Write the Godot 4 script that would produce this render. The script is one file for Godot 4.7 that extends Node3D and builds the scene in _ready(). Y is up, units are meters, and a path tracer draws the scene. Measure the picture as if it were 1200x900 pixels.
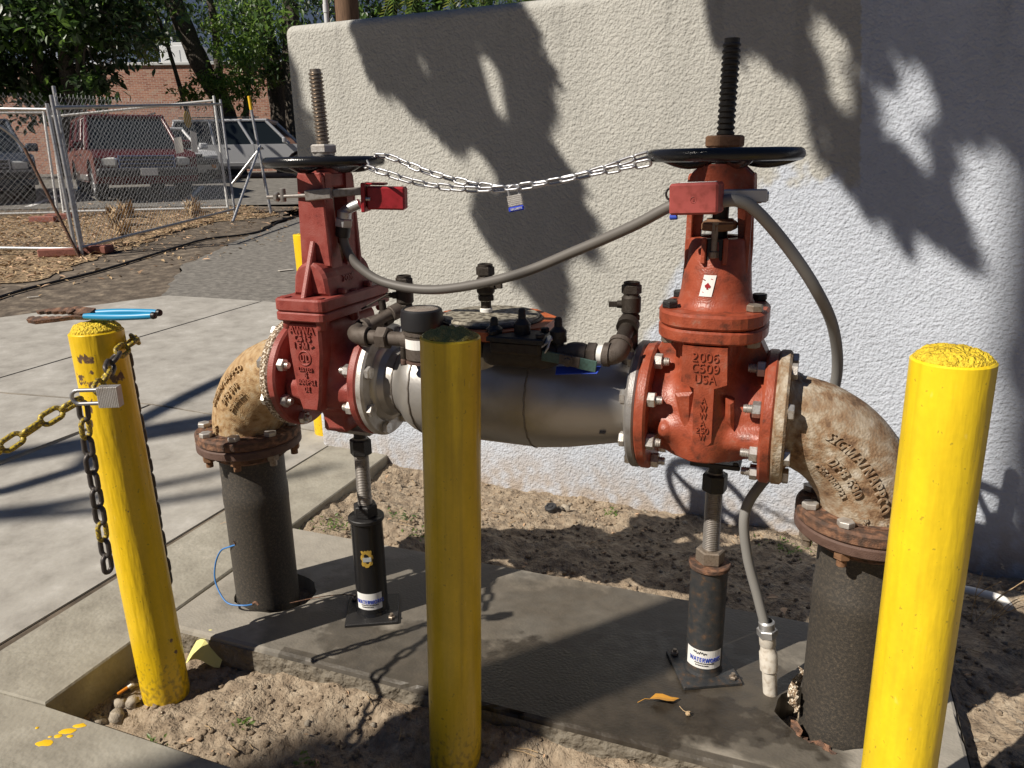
extends Node3D
# A backflow preventer behind yellow bollards beside a stucco wall, a fenced car park beyond.

var used := {}
var tex_cache := {}
var rng := RandomNumberGenerator.new()
var M := {}

# ---------------------------------------------------------------- mesh builder
class B:
	var v := PackedVector3Array()
	var n := PackedVector3Array()
	var u := PackedVector2Array()

	func tri(a: Vector3, b: Vector3, c: Vector3, na: Vector3, nb: Vector3, nc: Vector3, ua := Vector2.ZERO, ub := Vector2.ZERO, uc := Vector2.ZERO) -> void:
		var g := (b - a).cross(c - a)
		if g.length_squared() < 1e-20:
			return
		if g.dot(na + nb + nc) > 0.0:   # front faces run clockwise
			v.append(a); v.append(c); v.append(b); n.append(na); n.append(nc); n.append(nb); u.append(ua); u.append(uc); u.append(ub)
		else:
			v.append(a); v.append(b); v.append(c); n.append(na); n.append(nb); n.append(nc); u.append(ua); u.append(ub); u.append(uc)

	func flat(a: Vector3, b: Vector3, c: Vector3, out: Vector3) -> void:
		var g := (b - a).cross(c - a).normalized()
		if g.dot(out) < 0.0:
			g = -g
		tri(a, b, c, g, g, g, Vector2(a.x, a.z), Vector2(b.x, b.z), Vector2(c.x, c.z))

	func quad(a: Vector3, b: Vector3, c: Vector3, d: Vector3, out: Vector3) -> void:
		flat(a, b, c, out); flat(a, c, d, out)

	func quad_uv(a: Vector3, b: Vector3, c: Vector3, d: Vector3, out: Vector3, ua: Vector2, ub: Vector2, uc: Vector2, ud: Vector2) -> void:
		var g := (b - a).cross(c - a).normalized()
		if g.dot(out) < 0.0:
			g = -g
		tri(a, b, c, g, g, g, ua, ub, uc); tri(a, c, d, g, g, g, ua, uc, ud)

	# profile of (radius, height) turned round Y of xf; squash scales the x and z radii
	func lathe(prof: Array, xf: Transform3D, segs := 24, squash := Vector2.ONE, sharp := 35.0) -> void:
		var m := prof.size()
		var sn := []
		for i in m - 1:
			var d: Vector2 = prof[i + 1] - prof[i]
			sn.append(Vector2(d.y, -d.x).normalized())
		var lim := cos(deg_to_rad(sharp))
		var lo := []
		var hi := []
		for i in m - 1:
			var a: Vector2 = sn[i]
			var b: Vector2 = sn[i]
			if i > 0 and (sn[i - 1] as Vector2).dot(sn[i]) > lim:
				a = ((sn[i - 1] as Vector2) + sn[i]).normalized()
			if i < m - 2 and (sn[i + 1] as Vector2).dot(sn[i]) > lim:
				b = ((sn[i + 1] as Vector2) + sn[i]).normalized()
			lo.append(a); hi.append(b)
		var bi := xf.basis.inverse().transposed()
		var len_ := [0.0]
		for i in m - 1:
			len_.append(len_[i] + (prof[i + 1] as Vector2).distance_to(prof[i]))
		for i in m - 1:
			var p0: Vector2 = prof[i]
			var p1: Vector2 = prof[i + 1]
			for k in segs:
				var t0 := TAU * k / segs
				var t1 := TAU * (k + 1) / segs
				var c0 := Vector2(cos(t0), sin(t0))
				var c1 := Vector2(cos(t1), sin(t1))
				var a := xf * Vector3(p0.x * c0.x * squash.x, p0.y, p0.x * c0.y * squash.y)
				var b := xf * Vector3(p0.x * c1.x * squash.x, p0.y, p0.x * c1.y * squash.y)
				var c := xf * Vector3(p1.x * c1.x * squash.x, p1.y, p1.x * c1.y * squash.y)
				var d := xf * Vector3(p1.x * c0.x * squash.x, p1.y, p1.x * c0.y * squash.y)
				var q0: Vector2 = lo[i]
				var q1: Vector2 = hi[i]
				var na := (bi * Vector3(q0.x * c0.x / squash.x, q0.y, q0.x * c0.y / squash.y)).normalized()
				var nb := (bi * Vector3(q0.x * c1.x / squash.x, q0.y, q0.x * c1.y / squash.y)).normalized()
				var nc := (bi * Vector3(q1.x * c1.x / squash.x, q1.y, q1.x * c1.y / squash.y)).normalized()
				var nd := (bi * Vector3(q1.x * c0.x / squash.x, q1.y, q1.x * c0.y / squash.y)).normalized()
				var ua := Vector2(float(k) / segs, len_[i])
				var ub := Vector2(float(k + 1) / segs, len_[i])
				var uc := Vector2(float(k + 1) / segs, len_[i + 1])
				var ud := Vector2(float(k) / segs, len_[i + 1])
				tri(a, b, c, na, nb, nc, ua, ub, uc)
				tri(a, c, d, na, nc, nd, ua, uc, ud)

	# tube along points with one radius or one per point
	func tube(pts: Array, rad, segs := 10, closed := false, caps := true) -> void:
		var m := pts.size()
		var rings := []
		var tang := []
		for i in m:
			var a: Vector3 = pts[(i - 1 + m) % m] if closed or i > 0 else pts[i]
			var b: Vector3 = pts[(i + 1) % m] if closed or i < m - 1 else pts[i]
			tang.append((b - a).normalized())
		var nn: Vector3 = tang[0].cross(Vector3.UP)
		if nn.length() < 0.1:
			nn = tang[0].cross(Vector3.RIGHT)
		nn = nn.normalized()
		for i in m:
			var t: Vector3 = tang[i]
			nn = (nn - t * nn.dot(t)).normalized()
			var bb := t.cross(nn)
			var r: float = rad[i] if rad is Array else rad
			var ring := []
			for k in segs:
				var w := TAU * k / segs
				var o := nn * cos(w) + bb * sin(w)
				ring.append([(pts[i] as Vector3) + o * r, o])
			rings.append(ring)
		var last := m if closed else m - 1
		var along := 0.0
		for i in last:
			var j := (i + 1) % m
			var shift := 0
			if closed and j == 0:   # the frame may have turned on the way round
				var best := 1e9
				for s in segs:
					var dd: float = (rings[i][0][1] as Vector3).distance_to(rings[0][s][1])
					if dd < best:
						best = dd; shift = s
			var step: float = (pts[i] as Vector3).distance_to(pts[j])
			for k in segs:
				var k2 := (k + 1) % segs
				var a = rings[i][k]
				var b = rings[i][k2]
				var c = rings[j][(k2 + shift) % segs]
				var d = rings[j][(k + shift) % segs]
				var u0 := float(k) / segs
				var u1 := float(k + 1) / segs
				tri(a[0], b[0], c[0], a[1], b[1], c[1], Vector2(u0, along), Vector2(u1, along), Vector2(u1, along + step))
				tri(a[0], c[0], d[0], a[1], c[1], d[1], Vector2(u0, along), Vector2(u1, along + step), Vector2(u0, along + step))
			along += step
		if caps and not closed:
			for e in [0, m - 1]:
				var o: Vector3 = -tang[e] if e == 0 else tang[e]
				for k in segs:
					tri(pts[e], rings[e][k][0], rings[e][(k + 1) % segs][0], o, o, o)

	# chamfered box
	func box(xf: Transform3D, size: Vector3, bev := 0.002) -> void:
		var h := size * 0.5
		bev = minf(bev, minf(h.x, minf(h.y, h.z)) * 0.9)
		var ax := [Vector3.RIGHT, Vector3.UP, Vector3.BACK]
		for d in 3:
			var e := (d + 1) % 3
			var f := (d + 2) % 3
			for s in [-1.0, 1.0]:
				var nn: Vector3 = ax[d] * s
				var c: Vector3 = nn * h[d]
				var ee: Vector3 = ax[e] * (h[e] - bev)
				var ff: Vector3 = ax[f] * (h[f] - bev)
				quad(xf * (c - ee - ff), xf * (c + ee - ff), xf * (c + ee + ff), xf * (c - ee + ff), xf.basis * nn)
		for d in 3:
			var e := (d + 1) % 3
			var f := (d + 2) % 3
			for se in [-1.0, 1.0]:
				for sf in [-1.0, 1.0]:
					var o: Vector3 = ax[e] * se + ax[f] * sf
					var p: Vector3 = ax[e] * se * h[e] + ax[f] * sf * (h[f] - bev)
					var q: Vector3 = ax[e] * se * (h[e] - bev) + ax[f] * sf * h[f]
					var dd: Vector3 = ax[d] * (h[d] - bev)
					quad(xf * (p - dd), xf * (p + dd), xf * (q + dd), xf * (q - dd), xf.basis * o)
		for sx in [-1.0, 1.0]:
			for sy in [-1.0, 1.0]:
				for sz in [-1.0, 1.0]:
					var k := Vector3(sx, sy, sz)
					var p := Vector3(h.x, h.y - bev, h.z - bev) * k
					var q := Vector3(h.x - bev, h.y, h.z - bev) * k
					var r := Vector3(h.x - bev, h.y - bev, h.z) * k
					flat(xf * p, xf * q, xf * r, xf.basis * k)

	# polygon in xy, from z = 0 (back) to z = depth (front), chamfered round the front
	func prism(poly: PackedVector2Array, depth: float, xf: Transform3D, bev := 0.0, both := false) -> void:
		if Geometry2D.is_polygon_clockwise(poly):
			poly = poly.duplicate(); poly.reverse()
		var inner := poly
		if bev > 0.0:
			var off := Geometry2D.offset_polygon(poly, -bev)
			if off.size() == 1 and off[0].size() == poly.size():
				inner = off[0]
				var best := 0
				var bd := 1e9
				for k in inner.size():
					var dd := inner[k].distance_to(poly[0])
					if dd < bd:
						bd = dd; best = k
				var turned := PackedVector2Array()
				for k in inner.size():
					turned.append(inner[(k + best) % inner.size()])
				inner = turned
			else:
				bev = 0.0
		var m := poly.size()
		var z1 := depth - bev
		var z0 := bev if both else 0.0
		var idx := Geometry2D.triangulate_polygon(inner)
		for i in range(0, idx.size(), 3):
			var a := inner[idx[i]]
			var b := inner[idx[i + 1]]
			var c := inner[idx[i + 2]]
			flat(xf * Vector3(a.x, a.y, depth), xf * Vector3(b.x, b.y, depth), xf * Vector3(c.x, c.y, depth), xf.basis.z)
			flat(xf * Vector3(a.x, a.y, 0), xf * Vector3(b.x, b.y, 0), xf * Vector3(c.x, c.y, 0), -xf.basis.z)
		for i in m:
			var a := poly[i]
			var b := poly[(i + 1) % m]
			var ia := inner[i]
			var ib := inner[(i + 1) % m]
			var o2 := Vector2((b - a).y, -(b - a).x).normalized()
			var o := xf.basis * Vector3(o2.x, o2.y, 0)
			quad(xf * Vector3(a.x, a.y, z0), xf * Vector3(b.x, b.y, z0), xf * Vector3(b.x, b.y, z1), xf * Vector3(a.x, a.y, z1), o)
			if bev > 0.0:
				quad(xf * Vector3(a.x, a.y, z1), xf * Vector3(b.x, b.y, z1), xf * Vector3(ib.x, ib.y, depth), xf * Vector3(ia.x, ia.y, depth), o + xf.basis.z)
				if both:
					quad(xf * Vector3(a.x, a.y, z0), xf * Vector3(b.x, b.y, z0), xf * Vector3(ib.x, ib.y, 0), xf * Vector3(ia.x, ia.y, 0), o - xf.basis.z)

	func hexagon(xf: Transform3D, across: float, h: float, bev := 0.0015) -> void:   # axis along Y of xf, from 0 to h
		var r := across / sqrt(3.0)
		var p := PackedVector2Array()
		for k in 6:
			p.append(Vector2(cos(TAU * k / 6), sin(TAU * k / 6)) * r)
		prism(p, h, xf * Transform3D(Basis(Vector3.RIGHT, Vector3.FORWARD, Vector3.UP), Vector3.ZERO), bev, true)

	func mesh_in(m: Mesh, xf: Transform3D, bend = null) -> void:
		if m is PrimitiveMesh:
			var arr := (m as PrimitiveMesh).get_mesh_arrays()
			_take(arr, xf, bend)
		else:
			for s in m.get_surface_count():
				_take(m.surface_get_arrays(s), xf, bend)

	func _take(arr: Array, xf: Transform3D, bend) -> void:
		var vv: PackedVector3Array = arr[Mesh.ARRAY_VERTEX]
		var nn: PackedVector3Array = arr[Mesh.ARRAY_NORMAL]
		var ii = arr[Mesh.ARRAY_INDEX]
		var cnt: int = ii.size() if ii != null and ii.size() else vv.size()
		for i in range(0, cnt, 3):
			var p := []
			var o := Vector3.ZERO
			for k in 3:
				var j: int = ii[i + k] if ii != null and ii.size() else i + k
				var w := xf * vv[j]
				var w2 := w
				if bend != null:
					w2 = bend.call(w)
				p.append(w2)
				if bend != null:
					var e: Vector3 = bend.call(w + (xf.basis * nn[j]).normalized() * 0.0005)
					o += (e - w2).normalized()
				else:
					o += (xf.basis * nn[j]).normalized()
			flat(p[0], p[1], p[2], o)

	func done() -> ArrayMesh:
		var a := []
		a.resize(Mesh.ARRAY_MAX)
		a[Mesh.ARRAY_VERTEX] = v
		a[Mesh.ARRAY_NORMAL] = n
		a[Mesh.ARRAY_TEX_UV] = u
		var m := ArrayMesh.new()
		m.add_surface_from_arrays(Mesh.PRIMITIVE_TRIANGLES, a)
		return m


# surface nets over a distance field
func nets(f: Callable, lo: Vector3, hi: Vector3, cell: float) -> B:
	var s := Vector3i(((hi - lo) / cell).ceil())
	var nx := s.x + 1
	var ny := s.y + 1
	var nz := s.z + 1
	var val := PackedFloat32Array()
	val.resize(nx * ny * nz)
	for z in nz:
		for y in ny:
			var row := (z * ny + y) * nx
			var x := 0
			while x < nx:
				var d: float = f.call(lo + Vector3(x, y, z) * cell)
				val[row + x] = d
				var skip := int((absf(d) - 0.035) / cell)   # far from the surface: fill ahead
				x += 1
				while skip > 1 and x < nx:
					val[row + x] = d
					x += 1
					skip -= 1
	var at := {}
	var b := B.new()
	var off := [Vector3i(0, 0, 0), Vector3i(1, 0, 0), Vector3i(0, 1, 0), Vector3i(1, 1, 0), Vector3i(0, 0, 1), Vector3i(1, 0, 1), Vector3i(0, 1, 1), Vector3i(1, 1, 1)]
	var edges := [[0, 1], [2, 3], [4, 5], [6, 7], [0, 2], [1, 3], [4, 6], [5, 7], [0, 4], [1, 5], [2, 6], [3, 7]]
	var pos := PackedVector3Array()
	var nor := PackedVector3Array()
	for z in s.z:
		for y in s.y:
			for x in s.x:
				var i0 := (z * ny + y) * nx + x
				var a0 := val[i0]
				if absf(a0) > cell * 3.0:
					continue
				var c := [a0, val[i0 + 1], val[i0 + nx], val[i0 + nx + 1], val[i0 + nx * ny], val[i0 + nx * ny + 1], val[i0 + nx * ny + nx], val[i0 + nx * ny + nx + 1]]
				var neg := 0
				for k in 8:
					if c[k] < 0.0:
						neg += 1
				if neg == 0 or neg == 8:
					continue
				var sum := Vector3.ZERO
				var cnt := 0
				for e in edges:
					var p: float = c[e[0]]
					var q: float = c[e[1]]
					if (p < 0.0) != (q < 0.0):
						sum += Vector3(off[e[0]]).lerp(Vector3(off[e[1]]), p / (p - q))
						cnt += 1
				at[i0] = pos.size()
				var w := lo + (Vector3(x, y, z) + sum / cnt) * cell
				pos.append(w)
				var h := cell * 0.5
				nor.append(Vector3(f.call(w + Vector3(h, 0, 0)) - f.call(w - Vector3(h, 0, 0)), f.call(w + Vector3(0, h, 0)) - f.call(w - Vector3(0, h, 0)), f.call(w + Vector3(0, 0, h)) - f.call(w - Vector3(0, 0, h))).normalized())
	var strides := [1, nx, nx * ny]
	for i0 in at:
		var a0 := val[i0]
		for d in 3:
			var j: int = i0 + strides[d]
			if (a0 < 0.0) == (val[j] < 0.0):
				continue
			var s1: int = strides[(d + 1) % 3]
			var s2: int = strides[(d + 2) % 3]
			if not (at.has(i0 - s1) and at.has(i0 - s2) and at.has(i0 - s1 - s2)):
				continue
			var q := [at[i0], at[i0 - s1], at[i0 - s1 - s2], at[i0 - s2]]
			for t in [[0, 1, 2], [0, 2, 3]]:
				b.tri(pos[q[t[0]]], pos[q[t[1]]], pos[q[t[2]]], nor[q[t[0]]], nor[q[t[1]]], nor[q[t[2]]])
	return b


static func smin(a: float, b: float, k: float) -> float:
	var h := maxf(k - absf(a - b), 0.0) / k
	return minf(a, b) - h * h * k * 0.25


static func sd_box(p: Vector3, h: Vector3, r: float) -> float:
	var q := p.abs() - h + Vector3(r, r, r)
	return Vector3(maxf(q.x, 0), maxf(q.y, 0), maxf(q.z, 0)).length() + minf(maxf(q.x, maxf(q.y, q.z)), 0.0) - r


static func sd_cap(p: Vector3, a: Vector3, b: Vector3, ra: float, rb: float) -> float:
	var ab := b - a
	var t := clampf((p - a).dot(ab) / ab.length_squared(), 0, 1)
	return (p - a - ab * t).length() - lerpf(ra, rb, t)


# ---------------------------------------------------------------- objects
func numbered(called: String) -> String:
	if not used.has(called):
		used[called] = 0
		return called
	used[called] += 1
	return "%s_%03d" % [called, used[called]]


func tag(o: Node, label: String, category: String, group := "") -> Node:
	o.set_meta("label", label)
	o.set_meta("category", category)
	if group:
		o.set_meta("group", group)
	return o


func thing(called: String, label: String, category: String, at := Vector3.ZERO, group := "") -> Node3D:
	var o := Node3D.new()
	o.name = numbered(called)
	add_child(o)
	o.position = at
	tag(o, label, category, group)
	return o


func part(parent: Node, called: String, b, mat: Material, xf := Transform3D()) -> MeshInstance3D:
	var o := MeshInstance3D.new()
	o.mesh = b.done() if b is B else b
	o.material_override = mat
	if parent == self:
		o.name = numbered(called)
	else:
		var nm := called
		var k := 0
		while parent.has_node(NodePath(nm)):
			k += 1
			nm = "%s_%03d" % [called, k]
		o.name = nm
	parent.add_child(o, true)
	o.transform = xf
	return o


func struct(called: String, b, mat: Material) -> MeshInstance3D:
	var o := part(self, called, b, mat)
	o.set_meta("kind", "structure")
	return o


func xf(at: Vector3, turn := Vector3.ZERO) -> Transform3D:
	return Transform3D(Basis.from_euler(turn * PI / 180.0), at)


# a frame whose Y axis points along d
func along(at: Vector3, d: Vector3, roll := 0.0) -> Transform3D:
	d = d.normalized()
	var x := d.cross(Vector3.FORWARD if absf(d.z) < 0.9 else Vector3.RIGHT).normalized()
	var bs := Basis(x, d, x.cross(d))
	return Transform3D(bs * Basis(Vector3.UP, roll), at)


func rod(b: B, a: Vector3, c: Vector3, r: float, segs := 12, bev := 0.0) -> void:
	var l := a.distance_to(c)
	if bev > 0.0:
		b.lathe([Vector2(0, 0), Vector2(r - bev, 0), Vector2(r, bev), Vector2(r, l - bev), Vector2(r - bev, l), Vector2(0, l)], along(a, c - a), segs)
	else:
		b.lathe([Vector2(0, 0), Vector2(r, 0), Vector2(r, l), Vector2(0, l)], along(a, c - a), segs)


func curve(pts: Array, step := 0.01) -> Array:   # Catmull-Rom through the points
	var out := []
	var m := pts.size()
	for i in m - 1:
		var p0: Vector3 = pts[maxi(i - 1, 0)]
		var p1: Vector3 = pts[i]
		var p2: Vector3 = pts[i + 1]
		var p3: Vector3 = pts[mini(i + 2, m - 1)]
		var k := maxi(1, int(p1.distance_to(p2) / step))
		for j in k:
			out.append(p1.cubic_interpolate(p2, p0, p3, float(j) / k))
	out.append(pts[m - 1])
	return out


func threads(b: B, at: Vector3, d: Vector3, l: float, r: float, depth: float, pitch: float, segs := 16) -> void:
	var p := [Vector2(0, 0), Vector2(r - depth, 0)]
	var k := int(l / pitch)
	for i in k:
		var y := pitch * i
		p.append(Vector2(r - depth, y + pitch * 0.1)); p.append(Vector2(r, y + pitch * 0.35)); p.append(Vector2(r, y + pitch * 0.65)); p.append(Vector2(r - depth, y + pitch * 0.9))
	p.append(Vector2(r - depth, l)); p.append(Vector2(0, l))
	b.lathe(p, along(at, d), segs, Vector2.ONE, 20.0)


func text_mesh(s: String, size: float, depth: float, serif := false, bold := false) -> TextMesh:
	var t := TextMesh.new()
	var f := SystemFont.new()
	f.font_names = PackedStringArray(["Droid Serif" if serif else "Droid Sans"])
	if bold:
		f.font_weight = 700
	t.font = f
	t.text = s
	t.font_size = 32
	t.pixel_size = size / 32.0
	t.depth = depth
	t.curve_step = 2.0
	return t


func polar(r: float, deg: float) -> Vector2:
	return Vector2(cos(deg_to_rad(deg)), sin(deg_to_rad(deg))) * r


# ---------------------------------------------------------------- materials
func noise(seed_: int, freq: float, kind := FastNoiseLite.TYPE_SIMPLEX_SMOOTH, oct := 5) -> FastNoiseLite:
	var f := FastNoiseLite.new()
	f.seed = seed_
	f.frequency = freq
	f.noise_type = kind
	f.fractal_octaves = oct
	f.cellular_return_type = FastNoiseLite.RETURN_DISTANCE
	return f


func ntex(key: String, f: FastNoiseLite, ramp: Array, size := 512) -> NoiseTexture2D:
	if tex_cache.has(key):
		return tex_cache[key]
	var t := NoiseTexture2D.new()
	t.width = size
	t.height = size
	t.seamless = true
	t.noise = f
	if ramp.size():
		var g := Gradient.new()
		var o := PackedFloat32Array()
		var c := PackedColorArray()
		for r in ramp:
			o.append(r[0]); c.append(r[1])
		g.offsets = o
		g.colors = c
		t.color_ramp = g
	tex_cache[key] = t
	return t


func mat(color: Color, rough := 0.6, metal := 0.0, tex: Texture2D = null, scale := 1.0, bump: Texture2D = null, bump_cm := 0.0) -> StandardMaterial3D:
	var m := StandardMaterial3D.new()
	m.albedo_color = color
	m.roughness = rough
	m.metallic = metal
	if tex or bump:
		m.uv1_triplanar = true
		m.uv1_scale = Vector3.ONE * scale
		m.uv1_triplanar_sharpness = 4.0
	if tex:
		m.albedo_texture = tex
	if bump:
		m.heightmap_enabled = true
		m.heightmap_texture = bump
		m.heightmap_scale = bump_cm
	return m


func C(r: float, g: float, b: float) -> Color:   # real-world base colour, linear
	return Color(r, g, b).linear_to_srgb()


func terr(x: float, z: float) -> float:
	var s := -0.734 * x - 0.679 * (z - 1.6)
	var t := clampf(s - 3.2, 0.0, 60.0)
	var h := 0.045 * t * t / (t + 1.5)
	return h if h < 0.6 else 0.6 + 0.45 * (1.0 - exp(-(h - 0.6) / 0.45))


# a sheet over the terrain, cut into small pieces so that it follows the slope
func sheet(poly: PackedVector2Array, lift: float, cell: float) -> B:
	var b := B.new()
	var lo := poly[0]
	var hi := poly[0]
	for p in poly:
		lo = lo.min(p); hi = hi.max(p)
	var x := lo.x
	while x < hi.x:
		var z := lo.y
		while z < hi.y:
			var c := PackedVector2Array([Vector2(x, z), Vector2(x + cell, z), Vector2(x + cell, z + cell), Vector2(x, z + cell)])
			for q in Geometry2D.intersect_polygons(c, poly):
				var idx := Geometry2D.triangulate_polygon(q)
				for i in range(0, idx.size(), 3):
					var t := []
					for k in 3:
						var w: Vector2 = q[idx[i + k]]
						t.append(Vector3(w.x, terr(w.x, w.y) + lift, w.y))
					b.flat(t[0], t[1], t[2], Vector3.UP)
			z += cell
		x += cell
	return b


func ragged(pts: Array, amp: float, seed_: int, step := 0.12) -> PackedVector2Array:   # a closed outline with an uneven edge
	var f := noise(seed_, 1.3)
	var out := PackedVector2Array()
	for i in pts.size():
		var a: Vector2 = pts[i]
		var b: Vector2 = pts[(i + 1) % pts.size()]
		var k := clampi(int(a.distance_to(b) / step), 1, 60)
		for j in k:
			var p := a.lerp(b, float(j) / k)
			out.append(p + Vector2(f.get_noise_2d(p.x, p.y), f.get_noise_2d(p.x + 40.0, p.y)) * amp)
	return out


func make_materials() -> void:
	var W := Color.WHITE
	var grain := ntex("grain", noise(3, 0.12, FastNoiseLite.TYPE_SIMPLEX_SMOOTH, 4), [], 512)
	var rough_bump := ntex("rough_bump", noise(4, 0.03, FastNoiseLite.TYPE_SIMPLEX_SMOOTH, 6), [], 512)
	var stucco_bump := ntex("stucco_bump", noise(5, 0.075, FastNoiseLite.TYPE_SIMPLEX_SMOOTH, 2), [[0.0, C(0.02, 0.02, 0.02)], [0.42, C(0.12, 0.12, 0.12)], [0.62, C(0.75, 0.75, 0.75)], [1.0, W]], 1024)
	M.stucco = mat(W, 0.92)
	M.stucco.uv1_triplanar = false
	M.stucco_bump = stucco_bump
	var cf := noise(7, 0.005, FastNoiseLite.TYPE_SIMPLEX_SMOOTH, 10)
	cf.fractal_gain = 0.68
	var concrete := ntex("concrete", cf, [[0.0, C(0.22, 0.205, 0.175)], [0.35, C(0.3, 0.28, 0.245)], [0.55, C(0.335, 0.315, 0.275)], [0.75, C(0.37, 0.35, 0.31)], [1.0, C(0.45, 0.425, 0.38)]], 1024)
	var af := noise(8, 0.01, FastNoiseLite.TYPE_SIMPLEX_SMOOTH, 10)
	af.fractal_gain = 0.72
	var asphalt := ntex("asphalt", af, [[0.0, C(0.09, 0.083, 0.073)], [0.5, C(0.18, 0.168, 0.148)], [0.7, C(0.22, 0.205, 0.18)], [1.0, C(0.32, 0.295, 0.255)]], 1024)
	M.concrete = mat(C(1.14, 1.15, 1.17), 0.93, 0.0, concrete, 0.7, grain, 0.06)
	M.pad_side = mat(C(0.5, 0.46, 0.4), 0.75, 0.0, concrete, 1.6, rough_bump, 1.2)
	M.curb = mat(C(0.93, 0.92, 0.86), 0.93, 0.0, concrete, 0.9, grain, 0.15)
	M.asphalt = mat(W, 0.95, 0.0, asphalt, 0.9, grain, 0.06)
	M.lot = mat(C(0.9, 0.9, 0.9), 0.95, 0.0, asphalt, 0.35)
	var sof := noise(9, 0.012, FastNoiseLite.TYPE_SIMPLEX_SMOOTH, 9)
	sof.fractal_gain = 0.72
	var soil := ntex("soil", sof, [[0.0, C(0.13, 0.095, 0.065)], [0.35, C(0.25, 0.19, 0.135)], [0.55, C(0.32, 0.25, 0.18)], [0.75, C(0.38, 0.305, 0.225)], [1.0, C(0.5, 0.42, 0.32)]], 1024)
	var sbf := noise(14, 0.03, FastNoiseLite.TYPE_SIMPLEX_SMOOTH, 8)
	sbf.fractal_gain = 0.7
	var sbump := ntex("sbump", sbf, [], 1024)
	M.soil = mat(C(0.98, 0.99, 0.97), 1.0, 0.0, soil, 1.1, sbump, 0.8)
	M.clod = mat(C(1.35, 1.33, 1.28), 1.0, 0.0, soil, 4.0, grain, 0.2)
	M.stone = mat(C(0.42, 0.37, 0.3), 0.9, 0.0, ntex("mottle", noise(11, 0.02, FastNoiseLite.TYPE_SIMPLEX_SMOOTH, 6), [[0.0, C(0.45, 0.43, 0.4)], [0.5, C(0.85, 0.83, 0.8)], [1.0, W]]), 5.0, grain, 0.1)
	M.mulch = mat(W, 1.0, 0.0, ntex("mulch", noise(12, 0.045, FastNoiseLite.TYPE_SIMPLEX_SMOOTH, 6), [[0.0, C(0.09, 0.06, 0.035)], [0.45, C(0.2, 0.135, 0.075)], [0.65, C(0.36, 0.26, 0.15)], [1.0, C(0.52, 0.4, 0.25)]]), 0.9, rough_bump, 2.0)
	M.dirt = mat(C(1.0, 0.98, 0.95), 1.0, 0.0, ntex("dirt", noise(13, 0.02, FastNoiseLite.TYPE_SIMPLEX_SMOOTH, 8), [[0.0, C(0.07, 0.055, 0.04)], [0.5, C(0.13, 0.105, 0.08)], [0.75, C(0.2, 0.165, 0.125)], [1.0, C(0.36, 0.29, 0.21)]], 512), 0.5, rough_bump, 1.5)
	# metals and paints
	var worn := ntex("worn", noise(21, 0.012, FastNoiseLite.TYPE_SIMPLEX_SMOOTH, 7), [[0.0, C(0.6, 0.55, 0.5)], [0.35, C(0.88, 0.86, 0.84)], [0.6, W], [1.0, C(1, 1, 1)]])
	var smudge := ntex("smudge", noise(29, 0.008, FastNoiseLite.TYPE_SIMPLEX_SMOOTH, 7), [[0.0, C(0.68, 0.65, 0.6)], [0.4, C(0.9, 0.89, 0.88)], [1.0, W]])
	var df := noise(22, 0.007, FastNoiseLite.TYPE_SIMPLEX_SMOOTH, 10)
	df.fractal_gain = 0.62
	var dust := ntex("dust", df, [[0.0, C(0.13, 0.035, 0.026)], [0.22, C(0.26, 0.05, 0.036)], [0.4, C(0.32, 0.068, 0.048)], [0.62, C(0.345, 0.088, 0.066)], [0.85, C(0.36, 0.11, 0.085)], [1.0, C(0.33, 0.16, 0.13)]])
	M.red_old = mat(C(0.86, 0.76, 0.8), 0.5, 0.0, dust, 4.0, grain, 0.05)
	var of := noise(23, 0.006, FastNoiseLite.TYPE_SIMPLEX_SMOOTH, 10)
	of.fractal_gain = 0.62
	var orange := ntex("orange", of, [[0.0, C(0.09, 0.03, 0.018)], [0.22, C(0.21, 0.048, 0.024)], [0.4, C(0.3, 0.062, 0.029)], [0.6, C(0.34, 0.073, 0.034)], [0.78, C(0.36, 0.095, 0.055)], [1.0, C(0.32, 0.16, 0.11)]], 1024)
	M.red_new = mat(C(0.95, 0.95, 0.95), 0.42, 0.0, orange, 3.0, grain, 0.05)
	var rf := noise(24, 0.008, FastNoiseLite.TYPE_SIMPLEX_SMOOTH, 10)
	rf.fractal_gain = 0.62
	var rust := ntex("rust", rf, [[0.0, C(0.06, 0.035, 0.02)], [0.22, C(0.15, 0.085, 0.045)], [0.36, C(0.25, 0.155, 0.085)], [0.48, C(0.29, 0.205, 0.13)], [0.58, C(0.33, 0.265, 0.19)], [0.7, C(0.42, 0.355, 0.27)], [0.85, C(0.48, 0.43, 0.36)], [1.0, C(0.54, 0.5, 0.44)]], 1024)
	var rust2 := ntex("rust2", noise(124, 0.02, FastNoiseLite.TYPE_SIMPLEX_SMOOTH, 8), [[0.0, C(0.16, 0.085, 0.035)], [0.3, C(0.33, 0.205, 0.095)], [0.5, C(0.42, 0.28, 0.14)], [0.7, C(0.45, 0.33, 0.19)], [1.0, C(0.48, 0.4, 0.29)]])
	M.elbow = mat(W, 0.8, 0.0, rust, 2.6, grain, 0.12)
	M.elbow_left = mat(W, 0.8, 0.0, rust2, 4.0, grain, 0.14)
	M.elbow_letters = mat(C(0.85, 0.8, 0.76), 0.85, 0.0, rust, 6.0, grain, 0.1)
	M.rusty = mat(W, 0.8, 0.0, ntex("rusty", noise(25, 0.02, FastNoiseLite.TYPE_SIMPLEX_SMOOTH, 7), [[0.0, C(0.035, 0.025, 0.02)], [0.45, C(0.1, 0.055, 0.036)], [0.65, C(0.19, 0.095, 0.055)], [1.0, C(0.3, 0.17, 0.1)]]), 4.0, grain, 0.12)
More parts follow.
